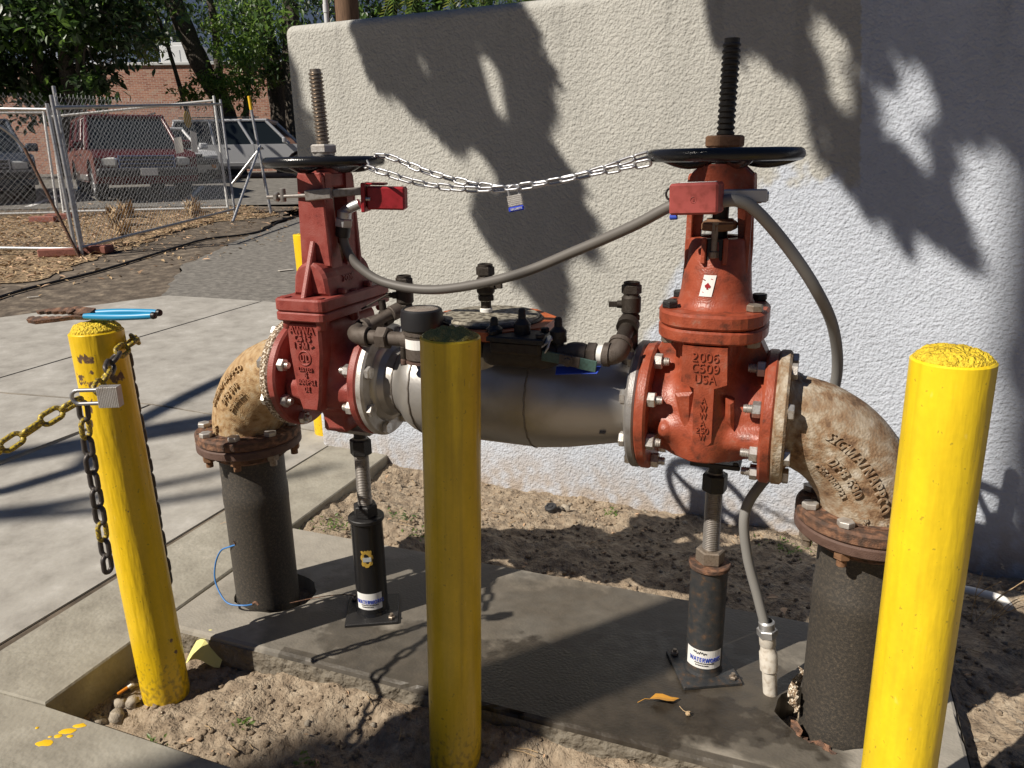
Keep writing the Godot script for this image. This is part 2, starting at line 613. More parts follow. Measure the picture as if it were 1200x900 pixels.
	M.crust = mat(W, 0.9, 0.0, ntex("crust", noise(26, 0.05, FastNoiseLite.TYPE_SIMPLEX_SMOOTH, 5), [[0.0, C(0.04, 0.03, 0.02)], [0.45, C(0.2, 0.13, 0.075)], [0.58, C(0.5, 0.4, 0.28)], [0.7, C(0.75, 0.7, 0.6)], [1.0, C(0.8, 0.78, 0.7)]]), 5.0, rough_bump, 0.3)
	var sf := noise(27, 0.03, FastNoiseLite.TYPE_SIMPLEX_SMOOTH, 8)
	sf.fractal_gain = 0.85
	var speck := ntex("speck", sf, [[0.0, C(0.026, 0.024, 0.022)], [0.45, C(0.042, 0.038, 0.033)], [0.62, C(0.066, 0.056, 0.045)], [0.8, C(0.11, 0.088, 0.064)], [1.0, C(0.2, 0.165, 0.12)]], 1024)
	M.black_pipe = mat(W, 0.6, 0.0, speck, 3.2, grain, 0.04)
	M.black_iron = mat(C(0.022, 0.021, 0.021), 0.5, 0.2, null, 3.0, grain, 0.1)
	M.black_gloss = mat(C(0.012, 0.012, 0.013), 0.22, 0.0, null, 6.0, grain, 0.03)
	M.black_plastic = mat(C(0.015, 0.015, 0.017), 0.45)
	M.bronze = mat(C(0.11, 0.09, 0.075), 0.6, 0.35, worn, 8.0, grain, 0.08)
	M.dark_bronze = mat(C(0.045, 0.036, 0.028), 0.55, 0.4, worn, 8.0, grain, 0.08)
	M.steel = mat(C(0.5, 0.485, 0.46), 0.4, 0.7, smudge, 1.3, grain, 0.02)
	M.steel_flange = mat(C(0.55, 0.53, 0.5), 0.5, 0.5, worn, 4.0, grain, 0.04)
	M.bolt = mat(C(0.6, 0.58, 0.55), 0.38, 0.75, worn, 20.0)
	M.bolt_dark = mat(C(0.3, 0.25, 0.2), 0.5, 0.6, worn, 20.0)
	M.bolt_rust = mat(C(0.24, 0.13, 0.07), 0.75, 0.2, worn, 20.0)
	M.stem = mat(C(0.35, 0.3, 0.25), 0.38, 0.8, worn, 10.0)
	M.stem_dark = mat(C(0.04, 0.037, 0.033), 0.45, 0.4, worn, 10.0)
	M.rod = mat(C(0.33, 0.31, 0.29), 0.45, 0.7, worn, 10.0)
	M.galv = mat(C(0.55, 0.56, 0.57), 0.42, 0.75, worn, 3.0)
	M.fence = mat(C(0.33, 0.34, 0.35), 0.5, 0.5)
	M.chain = mat(C(0.42, 0.42, 0.43), 0.4, 0.75)
	M.chain_dark = mat(C(0.09, 0.08, 0.075), 0.5, 0.5, worn, 30.0)
	M.chain_yellow = mat(W, 0.5, 0.1, ntex("chainy", noise(31, 0.03), [[0.0, C(0.1, 0.08, 0.05)], [0.42, C(0.2, 0.15, 0.05)], [0.55, C(0.55, 0.4, 0.03)], [1.0, C(0.62, 0.46, 0.03)]]), 9.0)
	M.conduit = mat(C(0.125, 0.115, 0.103), 0.55)
	M.conduit_grey = mat(C(0.24, 0.235, 0.222), 0.6)
	M.pvc = mat(C(0.62, 0.58, 0.51), 0.55, 0.0, worn, 8.0)
	M.switch_red = mat(C(0.36, 0.075, 0.065), 0.42, 0.0, worn, 6.0)
	M.switch_dark = mat(C(0.34, 0.02, 0.028), 0.38, 0.0, worn, 6.0)
	M.paper = mat(C(0.78, 0.77, 0.74), 0.8)
	M.ink = mat(C(0.02, 0.02, 0.02), 0.8)
	M.ink_blue = mat(C(0.02, 0.06, 0.42), 0.7)
	M.paint = mat(C(0.8, 0.5, 0.012), 0.5)
	M.white = mat(C(0.75, 0.74, 0.7), 0.5)
	M.moss = mat(W, 1.0, 0.0, ntex("moss", noise(33, 0.06), [[0.0, C(0.14, 0.115, 0.03)], [0.5, C(0.36, 0.31, 0.09)], [1.0, C(0.6, 0.5, 0.2)]]), 12.0, rough_bump, 0.6)
	M.cap_yellow = mat(C(0.84, 0.6, 0.03), 0.75, 0.0, worn, 9.0, rough_bump, 0.7)
	M.blue_grip = mat(C(0.02, 0.27, 0.5), 0.38)
	M.blue_wire = mat(C(0.05, 0.2, 0.5), 0.4)
	M.wood = mat(W, 0.85, 0.0, ntex("wood", noise(41, 0.03), [[0.0, C(0.08, 0.045, 0.025)], [1.0, C(0.24, 0.14, 0.08)]]), 1.5)
	M.wood.uv1_scale = Vector3(6, 0.4, 6)
	M.bark = mat(W, 0.95, 0.0, ntex("bark", noise(42, 0.03, FastNoiseLite.TYPE_SIMPLEX_SMOOTH, 6), [[0.0, C(0.035, 0.028, 0.022)], [0.5, C(0.09, 0.075, 0.06)], [1.0, C(0.19, 0.165, 0.135)]]), 1.0, rough_bump, 3.0)
	M.bark.uv1_scale = Vector3(2.4, 0.7, 2.4)
	M.flange_rust = mat(C(0.115, 0.066, 0.05), 0.7, 0.0, worn, 5.0, grain, 0.08)
	M.weld = mat(C(0.2, 0.18, 0.16), 0.55, 0.5, worn, 20.0)
	M.steel_dark = mat(C(0.3, 0.29, 0.28), 0.5, 0.5, worn, 4.0, grain, 0.04)
	M.hatch_orange = mat(C(0.5, 0.12, 0.035), 0.5, 0.0, worn, 5.0, grain, 0.04)
	M.cover = mat(W, 0.55, 0.2, ntex("cover", noise(35, 0.02, FastNoiseLite.TYPE_SIMPLEX_SMOOTH, 6), [[0.0, C(0.05, 0.045, 0.035)], [0.4, C(0.15, 0.13, 0.1)], [0.55, C(0.34, 0.31, 0.24)], [1.0, C(0.46, 0.43, 0.35)]]), 5.0, grain, 0.08)
	M.lock_blue = mat(C(0.03, 0.06, 0.5), 0.4)
	M.note_yellow = mat(C(0.7, 0.66, 0.25), 0.8)
	M.fence_white = mat(C(0.62, 0.62, 0.6), 0.5, 0.2)
	M.block_red = mat(C(0.3, 0.12, 0.09), 0.9, 0.0, worn, 3.0, grain, 0.2)
	M.ochre = mat(C(0.42, 0.27, 0.03), 0.6)
	M.car_maroon = mat(C(0.085, 0.014, 0.017), 0.22)
	M.car_silver = mat(C(0.52, 0.53, 0.55), 0.28, 0.35)
	M.car_blue = mat(C(0.05, 0.06, 0.08), 0.22)
	M.car_white = mat(C(0.6, 0.61, 0.62), 0.3)
	M.car_bluegrey = mat(C(0.16, 0.22, 0.4), 0.25, 0.5)
	M.stand_dark = mat(W, 0.5, 0.35, ntex("stand", noise(38, 0.015, FastNoiseLite.TYPE_SIMPLEX_SMOOTH, 6), [[0.0, C(0.03, 0.035, 0.04)], [0.55, C(0.055, 0.055, 0.056)], [0.75, C(0.075, 0.06, 0.05)], [1.0, C(0.17, 0.1, 0.06)]]), 5.0, grain, 0.06)
	M.plastic = mat(C(0.5, 0.5, 0.5), 0.2)
	M.lever_green = mat(C(0.05, 0.1, 0.085), 0.5, 0.0, worn, 15.0)
	M.meter_face = mat(W, 0.25, 0.0, ntex("meter_face", noise(36, 0.05), [[0.0, C(0.08, 0.06, 0.05)], [0.5, C(0.28, 0.23, 0.19)], [1.0, C(0.4, 0.36, 0.3)]]), 12.0)
	M.sticker_gold = mat(W, 0.5, 0.0, ntex("gold", noise(37, 0.06), [[0.0, C(0.1, 0.05, 0.01)], [0.45, C(0.45, 0.28, 0.04)], [0.7, C(0.55, 0.38, 0.07)], [1.0, C(0.6, 0.5, 0.2)]]), 30.0)
	M.sticker_grey = mat(C(0.42, 0.45, 0.46), 0.5, 0.0, worn, 30.0)
	for k in 4:
		var leaf: StandardMaterial3D = mat([C(0.045, 0.095, 0.02), C(0.085, 0.14, 0.03), C(0.018, 0.036, 0.011), C(0.13, 0.15, 0.03)][k], 0.45)
		leaf.backlight_enabled = true
		leaf.backlight = [C(0.14, 0.24, 0.04), C(0.22, 0.34, 0.06), C(0.03, 0.06, 0.015), C(0.3, 0.34, 0.06)][k]
		M["leaf%d" % k] = leaf
	M.dry_leaf = mat(C(0.55, 0.27, 0.04), 0.5)
	M.tan_leaf = mat(C(0.5, 0.33, 0.2), 0.7)
	M.straw = mat(C(0.42, 0.3, 0.17), 0.9)
	M.glass_dark = mat(C(0.012, 0.016, 0.018), 0.06)
	M.tyre = mat(C(0.018, 0.018, 0.018), 0.85)
	M.rim = mat(C(0.5, 0.5, 0.5), 0.35, 0.8)
	M.trim = mat(C(0.03, 0.03, 0.032), 0.55)
	M.chrome = mat(C(0.62, 0.63, 0.66), 0.15, 0.9)
	M.lens = mat(C(0.62, 0.63, 0.6), 0.15, 0.1)
	M.amber = mat(C(0.6, 0.22, 0.02), 0.25)
	M.hvac = mat(C(0.62, 0.63, 0.63), 0.5)
	M.plaster = mat(C(0.55, 0.6, 0.68), 0.8)


# brick courses as a wrapped pattern for the far wall, where single bricks are too small to build
func brick_material() -> StandardMaterial3D:
	var w := 512
	var h := 512
	var im := Image.create(w, h, false, Image.FORMAT_RGB8)
	var bw := 64
	var bh := 32
	var r := RandomNumberGenerator.new()
	r.seed = 77
	var tone := {}
	for y in h:
		var row := y / bh
		for x in w:
			var sx := (x + (row % 2) * bw / 2) % w
			var col := sx / bw
			var k := row * 100 + col
			if not tone.has(k):
				var t := r.randf()
				var base := Color(0.3, 0.125, 0.085).lerp(Color(0.48, 0.24, 0.165), t)
				if r.randf() < 0.14:
					base = Color(0.42, 0.26, 0.19)
				tone[k] = base.linear_to_srgb()
			var mortar := (sx % bw) < 5 or (y % bh) < 6
			im.set_pixel(x, y, C(0.5, 0.42, 0.36) if mortar else tone[k])
	var m := mat(Color.WHITE, 0.92)
	m.albedo_texture = ImageTexture.create_from_image(im)
	return m


# stucco wall: two coats of paint as they lie on the wall, splashed brown along the foot
func wall_image() -> Image:
	var w := 1024
	var h := 400
	var im := Image.create(w, h, false, Image.FORMAT_RGB8)
	var f := noise(51, 0.012, FastNoiseLite.TYPE_SIMPLEX_SMOOTH, 5)
	var edge := noise(52, 0.03, FastNoiseLite.TYPE_SIMPLEX_SMOOTH, 4)
	var cream := Color(0.44, 0.434, 0.396)
	var pale := Color(0.5, 0.54, 0.605)
	var mud := Color(0.36, 0.28, 0.2)
	for y in h:
		for x in w:
			var px := -2.1 + 4.7 * x / w          # metres along, metres up
			var py := 1.8 - 1.95 * y / h
			var e := edge.get_noise_2d(x, y)
			# roller patches: (left edge, top) steps climbing to the right
			var top := 0.30
			if px > -1.05: top = 0.27 + (px + 1.05) * 0.28
			if px > -0.56: top = 0.47 + (px + 0.56) * 2.4
			if px > -0.42: top = minf(0.82 + (px + 0.42) * 1.25, 1.156)
			var d := top + e * 0.09 - py
			if px > 0.128 + e * 0.008 + (py - 1.15) * -0.1:
				d = maxf(d, 0.1)
			var soft := 0.03 if px > -0.15 else 0.08
			var c := cream.lerp(pale, clampf(d / soft + 0.5, 0, 1))
			c *= 1.0 + 0.08 * f.get_noise_2d(x, y) + 0.07 * f.get_noise_2d(x * 6.0, y * 6.0) + 0.05 * f.get_noise_2d(x * 2.0, y * 0.12)
			var run := clampf(edge.get_noise_2d(x * 1.6, y * 0.05 + 500.0) * 1.6 - 0.25, 0, 1) * clampf((py - 1.25) / 0.4, 0, 1)
			c = c * (1.0 - 0.22 * run)
			var foot := clampf(1.0 - (py + 0.05) / (0.2 + 0.1 * f.get_noise_2d(x * 2.0, 9.0)), 0, 1)
			c = c.lerp(mud, 0.8 * foot * clampf(0.75 + f.get_noise_2d(x * 5.0, y * 5.0), 0, 1))
			im.set_pixel(x, y, c.linear_to_srgb())
	return im


# slab paint: wet dark stains with their own outlines; returns [colour, roughness]
func slab_images() -> Array:
	var w := 640
	var h := 256
	var a := Image.create(w, h, false, Image.FORMAT_RGB8)
	var q := Image.create(w, h, false, Image.FORMAT_RGB8)
	var f := noise(61, 0.01, FastNoiseLite.TYPE_SIMPLEX_SMOOTH, 6)
	var g := noise(62, 0.05, FastNoiseLite.TYPE_SIMPLEX_SMOOTH, 5)
	var stains := [[-0.4, 0.1, 0.42, 0.17, 1.0], [-0.2, 0.0, 0.34, 0.22, 0.9], [-0.8, 0.13, 0.36, 0.16, 0.78], [-0.85, -0.15, 0.45, 0.2, 0.5], [-1.15, 0.13, 0.2, 0.12, 0.5], [0.02, 0.08, 0.14, 0.16, 0.7], [-0.35, -0.2, 0.5, 0.2, 0.6], [-1.45, 0.0, 0.12, 0.1, 0.25]]
	for y in h:
		for x in w:
			var px := -1.62 + 2.06 * x / w
			var pz := -0.4 + 0.65 * y / h
			var wet := 0.0
			var n1 := f.get_noise_2d(x, y)
			var n2 := g.get_noise_2d(x, y)
			for s in stains:
				var dd := sqrt(pow((px - s[0]) / s[2], 2) + pow((pz - s[1]) / s[3], 2)) + n1 * 0.5 + n2 * 0.18
				wet = maxf(wet, s[4] * clampf((1.15 - dd) / 0.3, 0, 1))
			if pz > 0.2 and px > -1.2 and px < 0.2:
				wet = maxf(wet, 0.8)
			var damp := clampf(1.0 - absf(px + 0.55) / 0.95, 0, 1) * clampf(0.8 + n1 * 1.5, 0, 1)
			var dry := Color(0.32, 0.295, 0.25).lerp(Color(0.15, 0.128, 0.098), damp) * (1.0 + 0.22 * n1 + 0.14 * n2)
			var c := dry.lerp(Color(0.042, 0.034, 0.025) * (1.0 + 0.5 * n2 + 0.3 * n1), wet)
			a.set_pixel(x, y, c.linear_to_srgb())
			var r := lerpf(0.92, 0.42 + 0.2 * n2, clampf(wet, 0, 1))
			q.set_pixel(x, y, Color(r, r, r))
	return [a, q]


func grid(x0: float, x1: float, z0: float, z1: float, cell: float, hf: Callable) -> B:
	var b := B.new()
	var nx := int((x1 - x0) / cell)
	var nz := int((z1 - z0) / cell)
	var ps := []
	var ns := []
	for j in nz + 1:
		for i in nx + 1:
			var x := x0 + (x1 - x0) * i / nx
			var z := z0 + (z1 - z0) * j / nz
			var h: float = hf.call(x, z)
			ps.append(Vector3(x, h, z))
			ns.append(Vector3(h - hf.call(x + cell, z), cell, h - hf.call(x, z + cell)).normalized())
	for j in nz:
		for i in nx:
			var a := j * (nx + 1) + i
			var c := a + nx + 2
			b.tri(ps[a], ps[a + 1], ps[c], ns[a], ns[a + 1], ns[c])
			b.tri(ps[a], ps[c], ps[a + nx + 1], ns[a], ns[c], ns[a + nx + 1])
	return b


var soil_a: FastNoiseLite
var soil_b: FastNoiseLite

func soil_height(x: float, z: float) -> float:
	var base := lerpf(-0.082, -0.03, smoothstep(0.1, -0.4, z)) + 0.035 * smoothstep(0.38, 0.24, z) * smoothstep(0.1, 0.22, z) * smoothstep(-1.3, -1.15, x) * smoothstep(0.5, 0.42, x)
	if z > -0.3:
		base -= 0.03 * smoothstep(-1.35, -1.55, x) * smoothstep(0.3, 0.5, z)
	if x > 0.43:
		base = lerpf(base, -0.06, 0.7)
	base -= 0.02 * smoothstep(-0.6, -1.0, z)
	return base + soil_a.get_noise_2d(x * 6.0, z * 6.0) * 0.03 + soil_b.get_noise_2d(x * 40.0, z * 40.0) * 0.009


func leaf_shape(l: float, w: float, fold := 0.25) -> B:   # pointed blade along +X, folded along its midrib
	var b := B.new()
	var n := 4
	var prof := [0.05, 0.8, 1.0, 0.62, 0.02]
	for i in n:
		var x0 := l * i / n
		var x1 := l * (i + 1) / n
		for s in [-1.0, 1.0]:
			var w0: float = w * 0.5 * prof[i]
			var w1: float = w * 0.5 * prof[i + 1]
			b.quad(Vector3(x0, -l * 0.12 * pow(float(i) / n, 2), 0), Vector3(x1, -l * 0.12 * pow(float(i + 1) / n, 2), 0), Vector3(x1, w1 * fold - l * 0.12 * pow(float(i + 1) / n, 2), s * w1), Vector3(x0, w0 * fold - l * 0.12 * pow(float(i) / n, 2), s * w0), Vector3.UP)
	return b


# many leaves as real copies: list of transforms
func scatter(parent: Node, called: String, shape: B, m: Material, at: Array) -> MultiMeshInstance3D:
	var mm := MultiMesh.new()
	mm.transform_format = MultiMesh.TRANSFORM_3D
	mm.mesh = shape.done()
	mm.instance_count = at.size()
	for i in at.size():
		mm.set_instance_transform(i, at[i])
	var o := MultiMeshInstance3D.new()
	o.multimesh = mm
	o.material_override = m
	var nm := called
	var k := 0
	if parent == self:
		nm = numbered(called)
	else:
		while parent.has_node(NodePath(nm)):
			k += 1
			nm = "%s_%03d" % [called, k]
	o.name = nm
	parent.add_child(o, true)
	return o


func setting() -> void:
	soil_a = noise(101, 0.5, FastNoiseLite.TYPE_SIMPLEX_SMOOTH, 4)
	soil_b = noise(102, 0.6, FastNoiseLite.TYPE_SIMPLEX_SMOOTH, 3)
	# ground: one sheet to the horizon, the rest lies on it
	var gb := B.new()
	var rings := [0.0, 4.0, 8.0, 12.0, 16.0, 20.0, 26.0, 34.0, 50.0, 90.0, 200.0, 500.0]
	for i in rings.size() - 1:
		for k in 36:
			var q := []
			for c in [[i, k], [i, k + 1], [i + 1, k + 1], [i + 1, k]]:
				var p: Vector2 = Vector2(-4, -3) + polar(rings[c[0]], c[1] * 10.0)
				q.append(Vector3(p.x, terr(p.x, p.y) - 0.22, p.y))
			gb.quad(q[0], q[1], q[2], q[3], Vector3.UP)
	struct("ground", gb, M.dirt)
	# planter soil
	struct("planter_soil", grid(-1.66, 3.2, -1.35, 0.66, 0.014, soil_height), M.soil)
	struct("soil_bank", grid(-1.0, 3.2, 0.74, 3.0, 0.06, func(x, z): return -0.06 + soil_a.get_noise_2d(x * 6.0, z * 6.0) * 0.02), M.soil)
	# curbs round the planter: two sides with a mitred corner
	var cb := B.new()
	var xr := Transform3D(Basis(Vector3.RIGHT, Vector3.FORWARD, Vector3.UP), Vector3.ZERO)
	var left_curb := PackedVector2Array([Vector2(-1.9, -0.592), Vector2(-1.6, -0.58), Vector2(-1.605, -0.15), Vector2(-1.625, 0.85), Vector2(-1.64, 1.4), Vector2(-1.95, 1.4)])
	cb.prism(left_curb, 0.22, xr * Transform3D(Basis(), Vector3(0, 0, -0.22)), 0.004)
	var curb := struct("curb", cb, M.curb)
	var cb2 := B.new()
	cb2.prism(PackedVector2Array([Vector2(-1.9, -0.598), Vector2(-1.599, -0.586), Vector2(0.9, -0.6), Vector2(0.9, -0.76), Vector2(-1.45, -0.735), Vector2(-1.62, -0.74), Vector2(-1.9, -0.86)]), 0.22, xr * Transform3D(Basis(), Vector3(0, 0, -0.222)), 0.012)
	struct("curb", cb2, M.curb)
	# drops of yellow marking paint on the front curb
	var spots := thing("paint_spots", "splashes of yellow marking paint on the concrete curb corner", "paint marks", Vector3(-1.5, 0, 0.66))
	for s in [[-1.465, 0.672, 0.026, 0.014], [-1.447, 0.628, 0.024, 0.012], [-1.455, 0.6465, 0.012, 0.008], [-1.438, 0.605, 0.02, 0.009], [-1.43, 0.638, 0.009, 0.006], [-1.525, 0.645, 0.006, 0.005], [-1.47, 0.655, 0.007, 0.004]]:
		var sb := B.new()
		sb.lathe([Vector2(1, 0), Vector2(0.8, 0.0008), Vector2(0, 0.001)], Transform3D(Basis(Vector3(s[2] * 0.7, 0, 0), Vector3.UP, Vector3(0, 0, s[3] * 0.75)).rotated(Vector3.UP, 0.4), Vector3(s[0] - 0.02, -0.0015, s[1])), 26)
		for i in sb.v.size():
			var c0 := Vector3(s[0] - 0.02, sb.v[i].y, s[1])
			sb.v[i] = c0 + (sb.v[i] - c0) * (1.0 + 0.55 * soil_a.get_noise_2d(sb.v[i].x * 90.0, sb.v[i].z * 90.0))
		part(spots, "paint_spot", sb, M.paint, Transform3D(Basis(), -spots.position))
	# sidewalk: separate slabs with open joints between them
	var side := struct("sidewalk", _bed(), M.dirt)
	# near slabs: the long joint beside the curb, cross joints as photographed
	var quads := [
		[Vector2(-1.903, 3.0), Vector2(-1.944, -1.235), Vector2(-3.15, -1.275), Vector2(-3.15, 3.0)],
		[Vector2(-3.16, 3.0), Vector2(-3.16, -1.275), Vector2(-4.5, -1.06), Vector2(-4.5, 3.0)],
		[Vector2(-4.51, 3.0), Vector2(-4.51, -1.06), Vector2(-6.4, -0.75), Vector2(-6.4, 3.0)],
		[Vector2(-1.944, -1.244), Vector2(-1.944, -3.62), Vector2(-4.28, -3.62), Vector2(-4.34, -1.1), Vector2(-3.15, -1.287)],
		[Vector2(-4.35, -1.1), Vector2(-4.29, -3.62), Vector2(-5.2, -3.5), Vector2(-5.72, -2.5), Vector2(-6.4, -1.2), Vector2(-6.4, -0.78)]]
	for q in quads:
		var sb := B.new()
		var poly := PackedVector2Array(q)
		if Geometry2D.is_polygon_clockwise(poly):
			poly.reverse()
		for p in Geometry2D.offset_polygon(poly, -0.004):
			var top := sheet(p, 0.0, 0.6)
			for i in top.v.size():
				sb.v.append(top.v[i]); sb.n.append(top.n[i]); sb.u.append(top.u[i])
			for i in p.size():
				var a := p[i]
				var c := p[(i + 1) % p.size()]
				sb.quad(Vector3(a.x, terr(a.x, a.y), a.y), Vector3(c.x, terr(c.x, c.y), c.y), Vector3(c.x, terr(c.x, c.y) - 0.05, c.y), Vector3(a.x, terr(a.x, a.y) - 0.05, a.y), Vector3((c - a).y, 0, -(c - a).x) * -1.0)
		part(side, "concrete_slab", sb, M.concrete)
	# the curb runs on as a narrow band beside the sidewalk
	# asphalt drive, dirt strip, mulch, car park, each 4 mm above the other
	struct("dirt_verge", sheet(ragged([Vector2(-5.45, -2.4), Vector2(-4.9, -3.4), Vector2(-6.0, -4.4), Vector2(-7.6, -8.0), Vector2(-9.0, -10.6), Vector2(-14, -8.5), Vector2(-11.5, -0.6), Vector2(-6.3, -0.6)], 0.15, 5), -0.006, 0.7), M.dirt)
	struct("asphalt_drive", sheet(ragged([Vector2(-1.9, -3.58), Vector2(-4.1, -3.6), Vector2(-5.15, -3.45), Vector2(-5.6, -3.9), Vector2(-6.3, -4.9), Vector2(-7.0, -6.6), Vector2(-7.7, -8.6), Vector2(-8.8, -11.2), Vector2(-4.0, -14.0), Vector2(-1.9, -14.0)], 0.1, 6), -0.002, 0.7), M.asphalt)
	struct("mulch_bed", sheet(ragged([Vector2(-6.9, -3.6), Vector2(-7.5, -4.9), Vector2(-8.6, -7.7), Vector2(-8.3, -9.2), Vector2(-9.9, -10.2), Vector2(-10.9, -8.9), Vector2(-12.9, -7.0), Vector2(-11.2, -1.0), Vector2(-8.0, -2.0)], 0.22, 7), 0.004, 0.7), M.mulch)
	struct("car_park", sheet(PackedVector2Array([Vector2(-8.6, -11.2), Vector2(-10.3, -10.1), Vector2(-13.4, -7.9), Vector2(-24, -2), Vector2(-42, -22), Vector2(-24, -40), Vector2(-4, -28), Vector2(-4, -13.8)]), 0.006, 2.0), M.lot)
	var lines := B.new()
	for k in 5:
		var a := Vector2(-11.05 - 2.25 * k, -9.95 + 1.45 * k)
		var d := Vector2(-0.62, -0.78)
		var s := Vector2(d.y, -d.x) * 0.06
		var q := [a - s, a + s, a + d * 5.0 + s, a + d * 5.0 - s]
		var pl := PackedVector2Array(q)
		var sh := sheet(pl, 0.011, 1.0)
		for i in sh.v.size():
			lines.v.append(sh.v[i]); lines.n.append(sh.n[i]); lines.u.append(sh.u[i])
	struct("parking_lines", lines, M.white)
	# concrete pad under the pipework, with holes where the risers come up
	build_pad()
	build_wall()


func _bed() -> ArrayMesh:   # sand that shows in the open joints
	return sheet(PackedVector2Array([Vector2(-1.86, 3.0), Vector2(-1.86, -3.6), Vector2(-4.3, -3.6), Vector2(-5.2, -3.5), Vector2(-6.4, -1.2), Vector2(-6.4, 3.0)]), -0.005, 0.7).done()


func build_pad() -> void:
	var b := B.new()
	var f := noise(64, 0.9, FastNoiseLite.TYPE_SIMPLEX_SMOOTH, 3)
	var x0 := -1.602
	var x1 := 0.408
	var z0 := -0.382
	var z1 := 0.232
	var holes := [[-1.392, -0.012, 0.125, 0.105], [0.135, 0.0, 0.115, 0.1]]
	var uvf := func(p: Vector3) -> Vector2: return Vector2((p.x + 1.62) / 2.06, (p.z + 0.4) / 0.65)
	var cols := [x0 + 0.01, -1.392, -0.6, 0.135, x1 - 0.01]
	for c in 4:
		var poly := PackedVector2Array([Vector2(cols[c], z0 + 0.01), Vector2(cols[c + 1], z0 + 0.01), Vector2(cols[c + 1], z1 - 0.012), Vector2(cols[c], z1 - 0.012)])
		for h in holes:
			var ring := PackedVector2Array()
			for k in 28:
				var rr := 1.0 + 0.09 * f.get_noise_2d(cos(TAU * k / 28) * 2.0 + h[0] * 9.0, sin(TAU * k / 28) * 2.0)
				ring.append(Vector2(h[0] + cos(TAU * k / 28) * h[2] * rr, h[1] + sin(TAU * k / 28) * h[3] * rr))
			var left := Geometry2D.clip_polygons(poly, ring)
			if left.size() == 1:
				poly = left[0]
			if c == 0:
				for k in 28:
					var p := ring[k]
					var q := ring[(k + 1) % 28]
					b.quad(Vector3(p.x, 0, p.y), Vector3(q.x, 0, q.y), Vector3(q.x, -0.12, q.y), Vector3(p.x, -0.12, p.y), Vector3(h[0] - p.x, 0, h[1] - p.y))
		var idx := Geometry2D.triangulate_polygon(poly)
		for i in range(0, idx.size(), 3):
			var t := []
			for k in 3:
				t.append(Vector3(poly[idx[i + k]].x, 0, poly[idx[i + k]].y))
			b.flat(t[0], t[1], t[2], Vector3.UP)
	# worn rounded arris and rough sides
	var rim := [Vector2(x0, z0), Vector2(x1, z0), Vector2(x1, z1), Vector2(x0, z1)]
	for e in 4:
		var a: Vector2 = rim[e]
		var c: Vector2 = rim[(e + 1) % 4]
		var o := Vector2((c - a).y, -(c - a).x).normalized()
		var cnt := int(a.distance_to(c) / 0.02)
		for k in cnt:
			var q := []
			for j in [k, k + 1]:
				var p := a.lerp(c, float(j) / cnt)
				var i0 := Vector2(clampf(p.x, x0 + 0.01, x1 - 0.01), clampf(p.y, z0 + 0.01, z1 - 0.012))
				var chip := maxf(0.0, f.get_noise_2d(p.x * 9.0, p.y * 9.0) - 0.25) * 0.03 if j > 0 and j < cnt else 0.0
				q.append([Vector3(i0.x, 0, i0.y), Vector3(p.x - o.x * (0.003 + chip), -0.004 - chip, p.y - o.y * (0.003 + chip)), Vector3(p.x - o.x * chip * 0.5, -0.014 - chip, p.y - o.y * chip * 0.5), Vector3(p.x, -0.02, p.y)])
			for s in 3:
				b.quad(q[0][s], q[1][s], q[1][s + 1], q[0][s + 1], Vector3(o.x, 0.6, o.y))
	for i in b.v.size():
		b.u[i] = uvf.call(b.v[i])
	var side := B.new()
	for e in 4:
		var a: Vector2 = rim[e]
		var c: Vector2 = rim[(e + 1) % 4]
		var o := Vector2((c - a).y, -(c - a).x).normalized()
		var cnt := int(a.distance_to(c) / 0.025)
		var rows := [-0.011, -0.03, -0.06, -0.17]
		for k in cnt:
			for s in 3:
				var q := []
				for j in [[k, s], [k + 1, s], [k + 1, s + 1], [k, s + 1]]:
					var p := a.lerp(c, float(j[0]) / cnt)
					var y: float = rows[j[1]]
					var out: float = 0.002 + 0.006 * j[1] / 3.0 + 0.006 * f.get_noise_3d(p.x * 14.0, y * 14.0, p.y * 14.0) * (0.0 if j[1] == 0 else 1.0)
					q.append(Vector3(p.x + o.x * out, y, p.y + o.y * out))
				side.quad(q[0], q[1], q[2], q[3], Vector3(o.x, 0.1, o.y))
	var ims := slab_images()
	var m := mat(Color.WHITE, 1.0)
	m.albedo_texture = ImageTexture.create_from_image(ims[0])
	m.roughness_texture = ImageTexture.create_from_image(ims[1])
	m.roughness_texture_channel = BaseMaterial3D.TEXTURE_CHANNEL_RED
	m.heightmap_enabled = true
	m.heightmap_texture = ImageTexture.create_from_image(noise(65, 0.14, FastNoiseLite.TYPE_SIMPLEX_SMOOTH, 5).get_image(1280, 512))
	m.heightmap_scale = 0.08
	part(struct("concrete_pad", b, m), "pad_edge", side, M.pad_side)


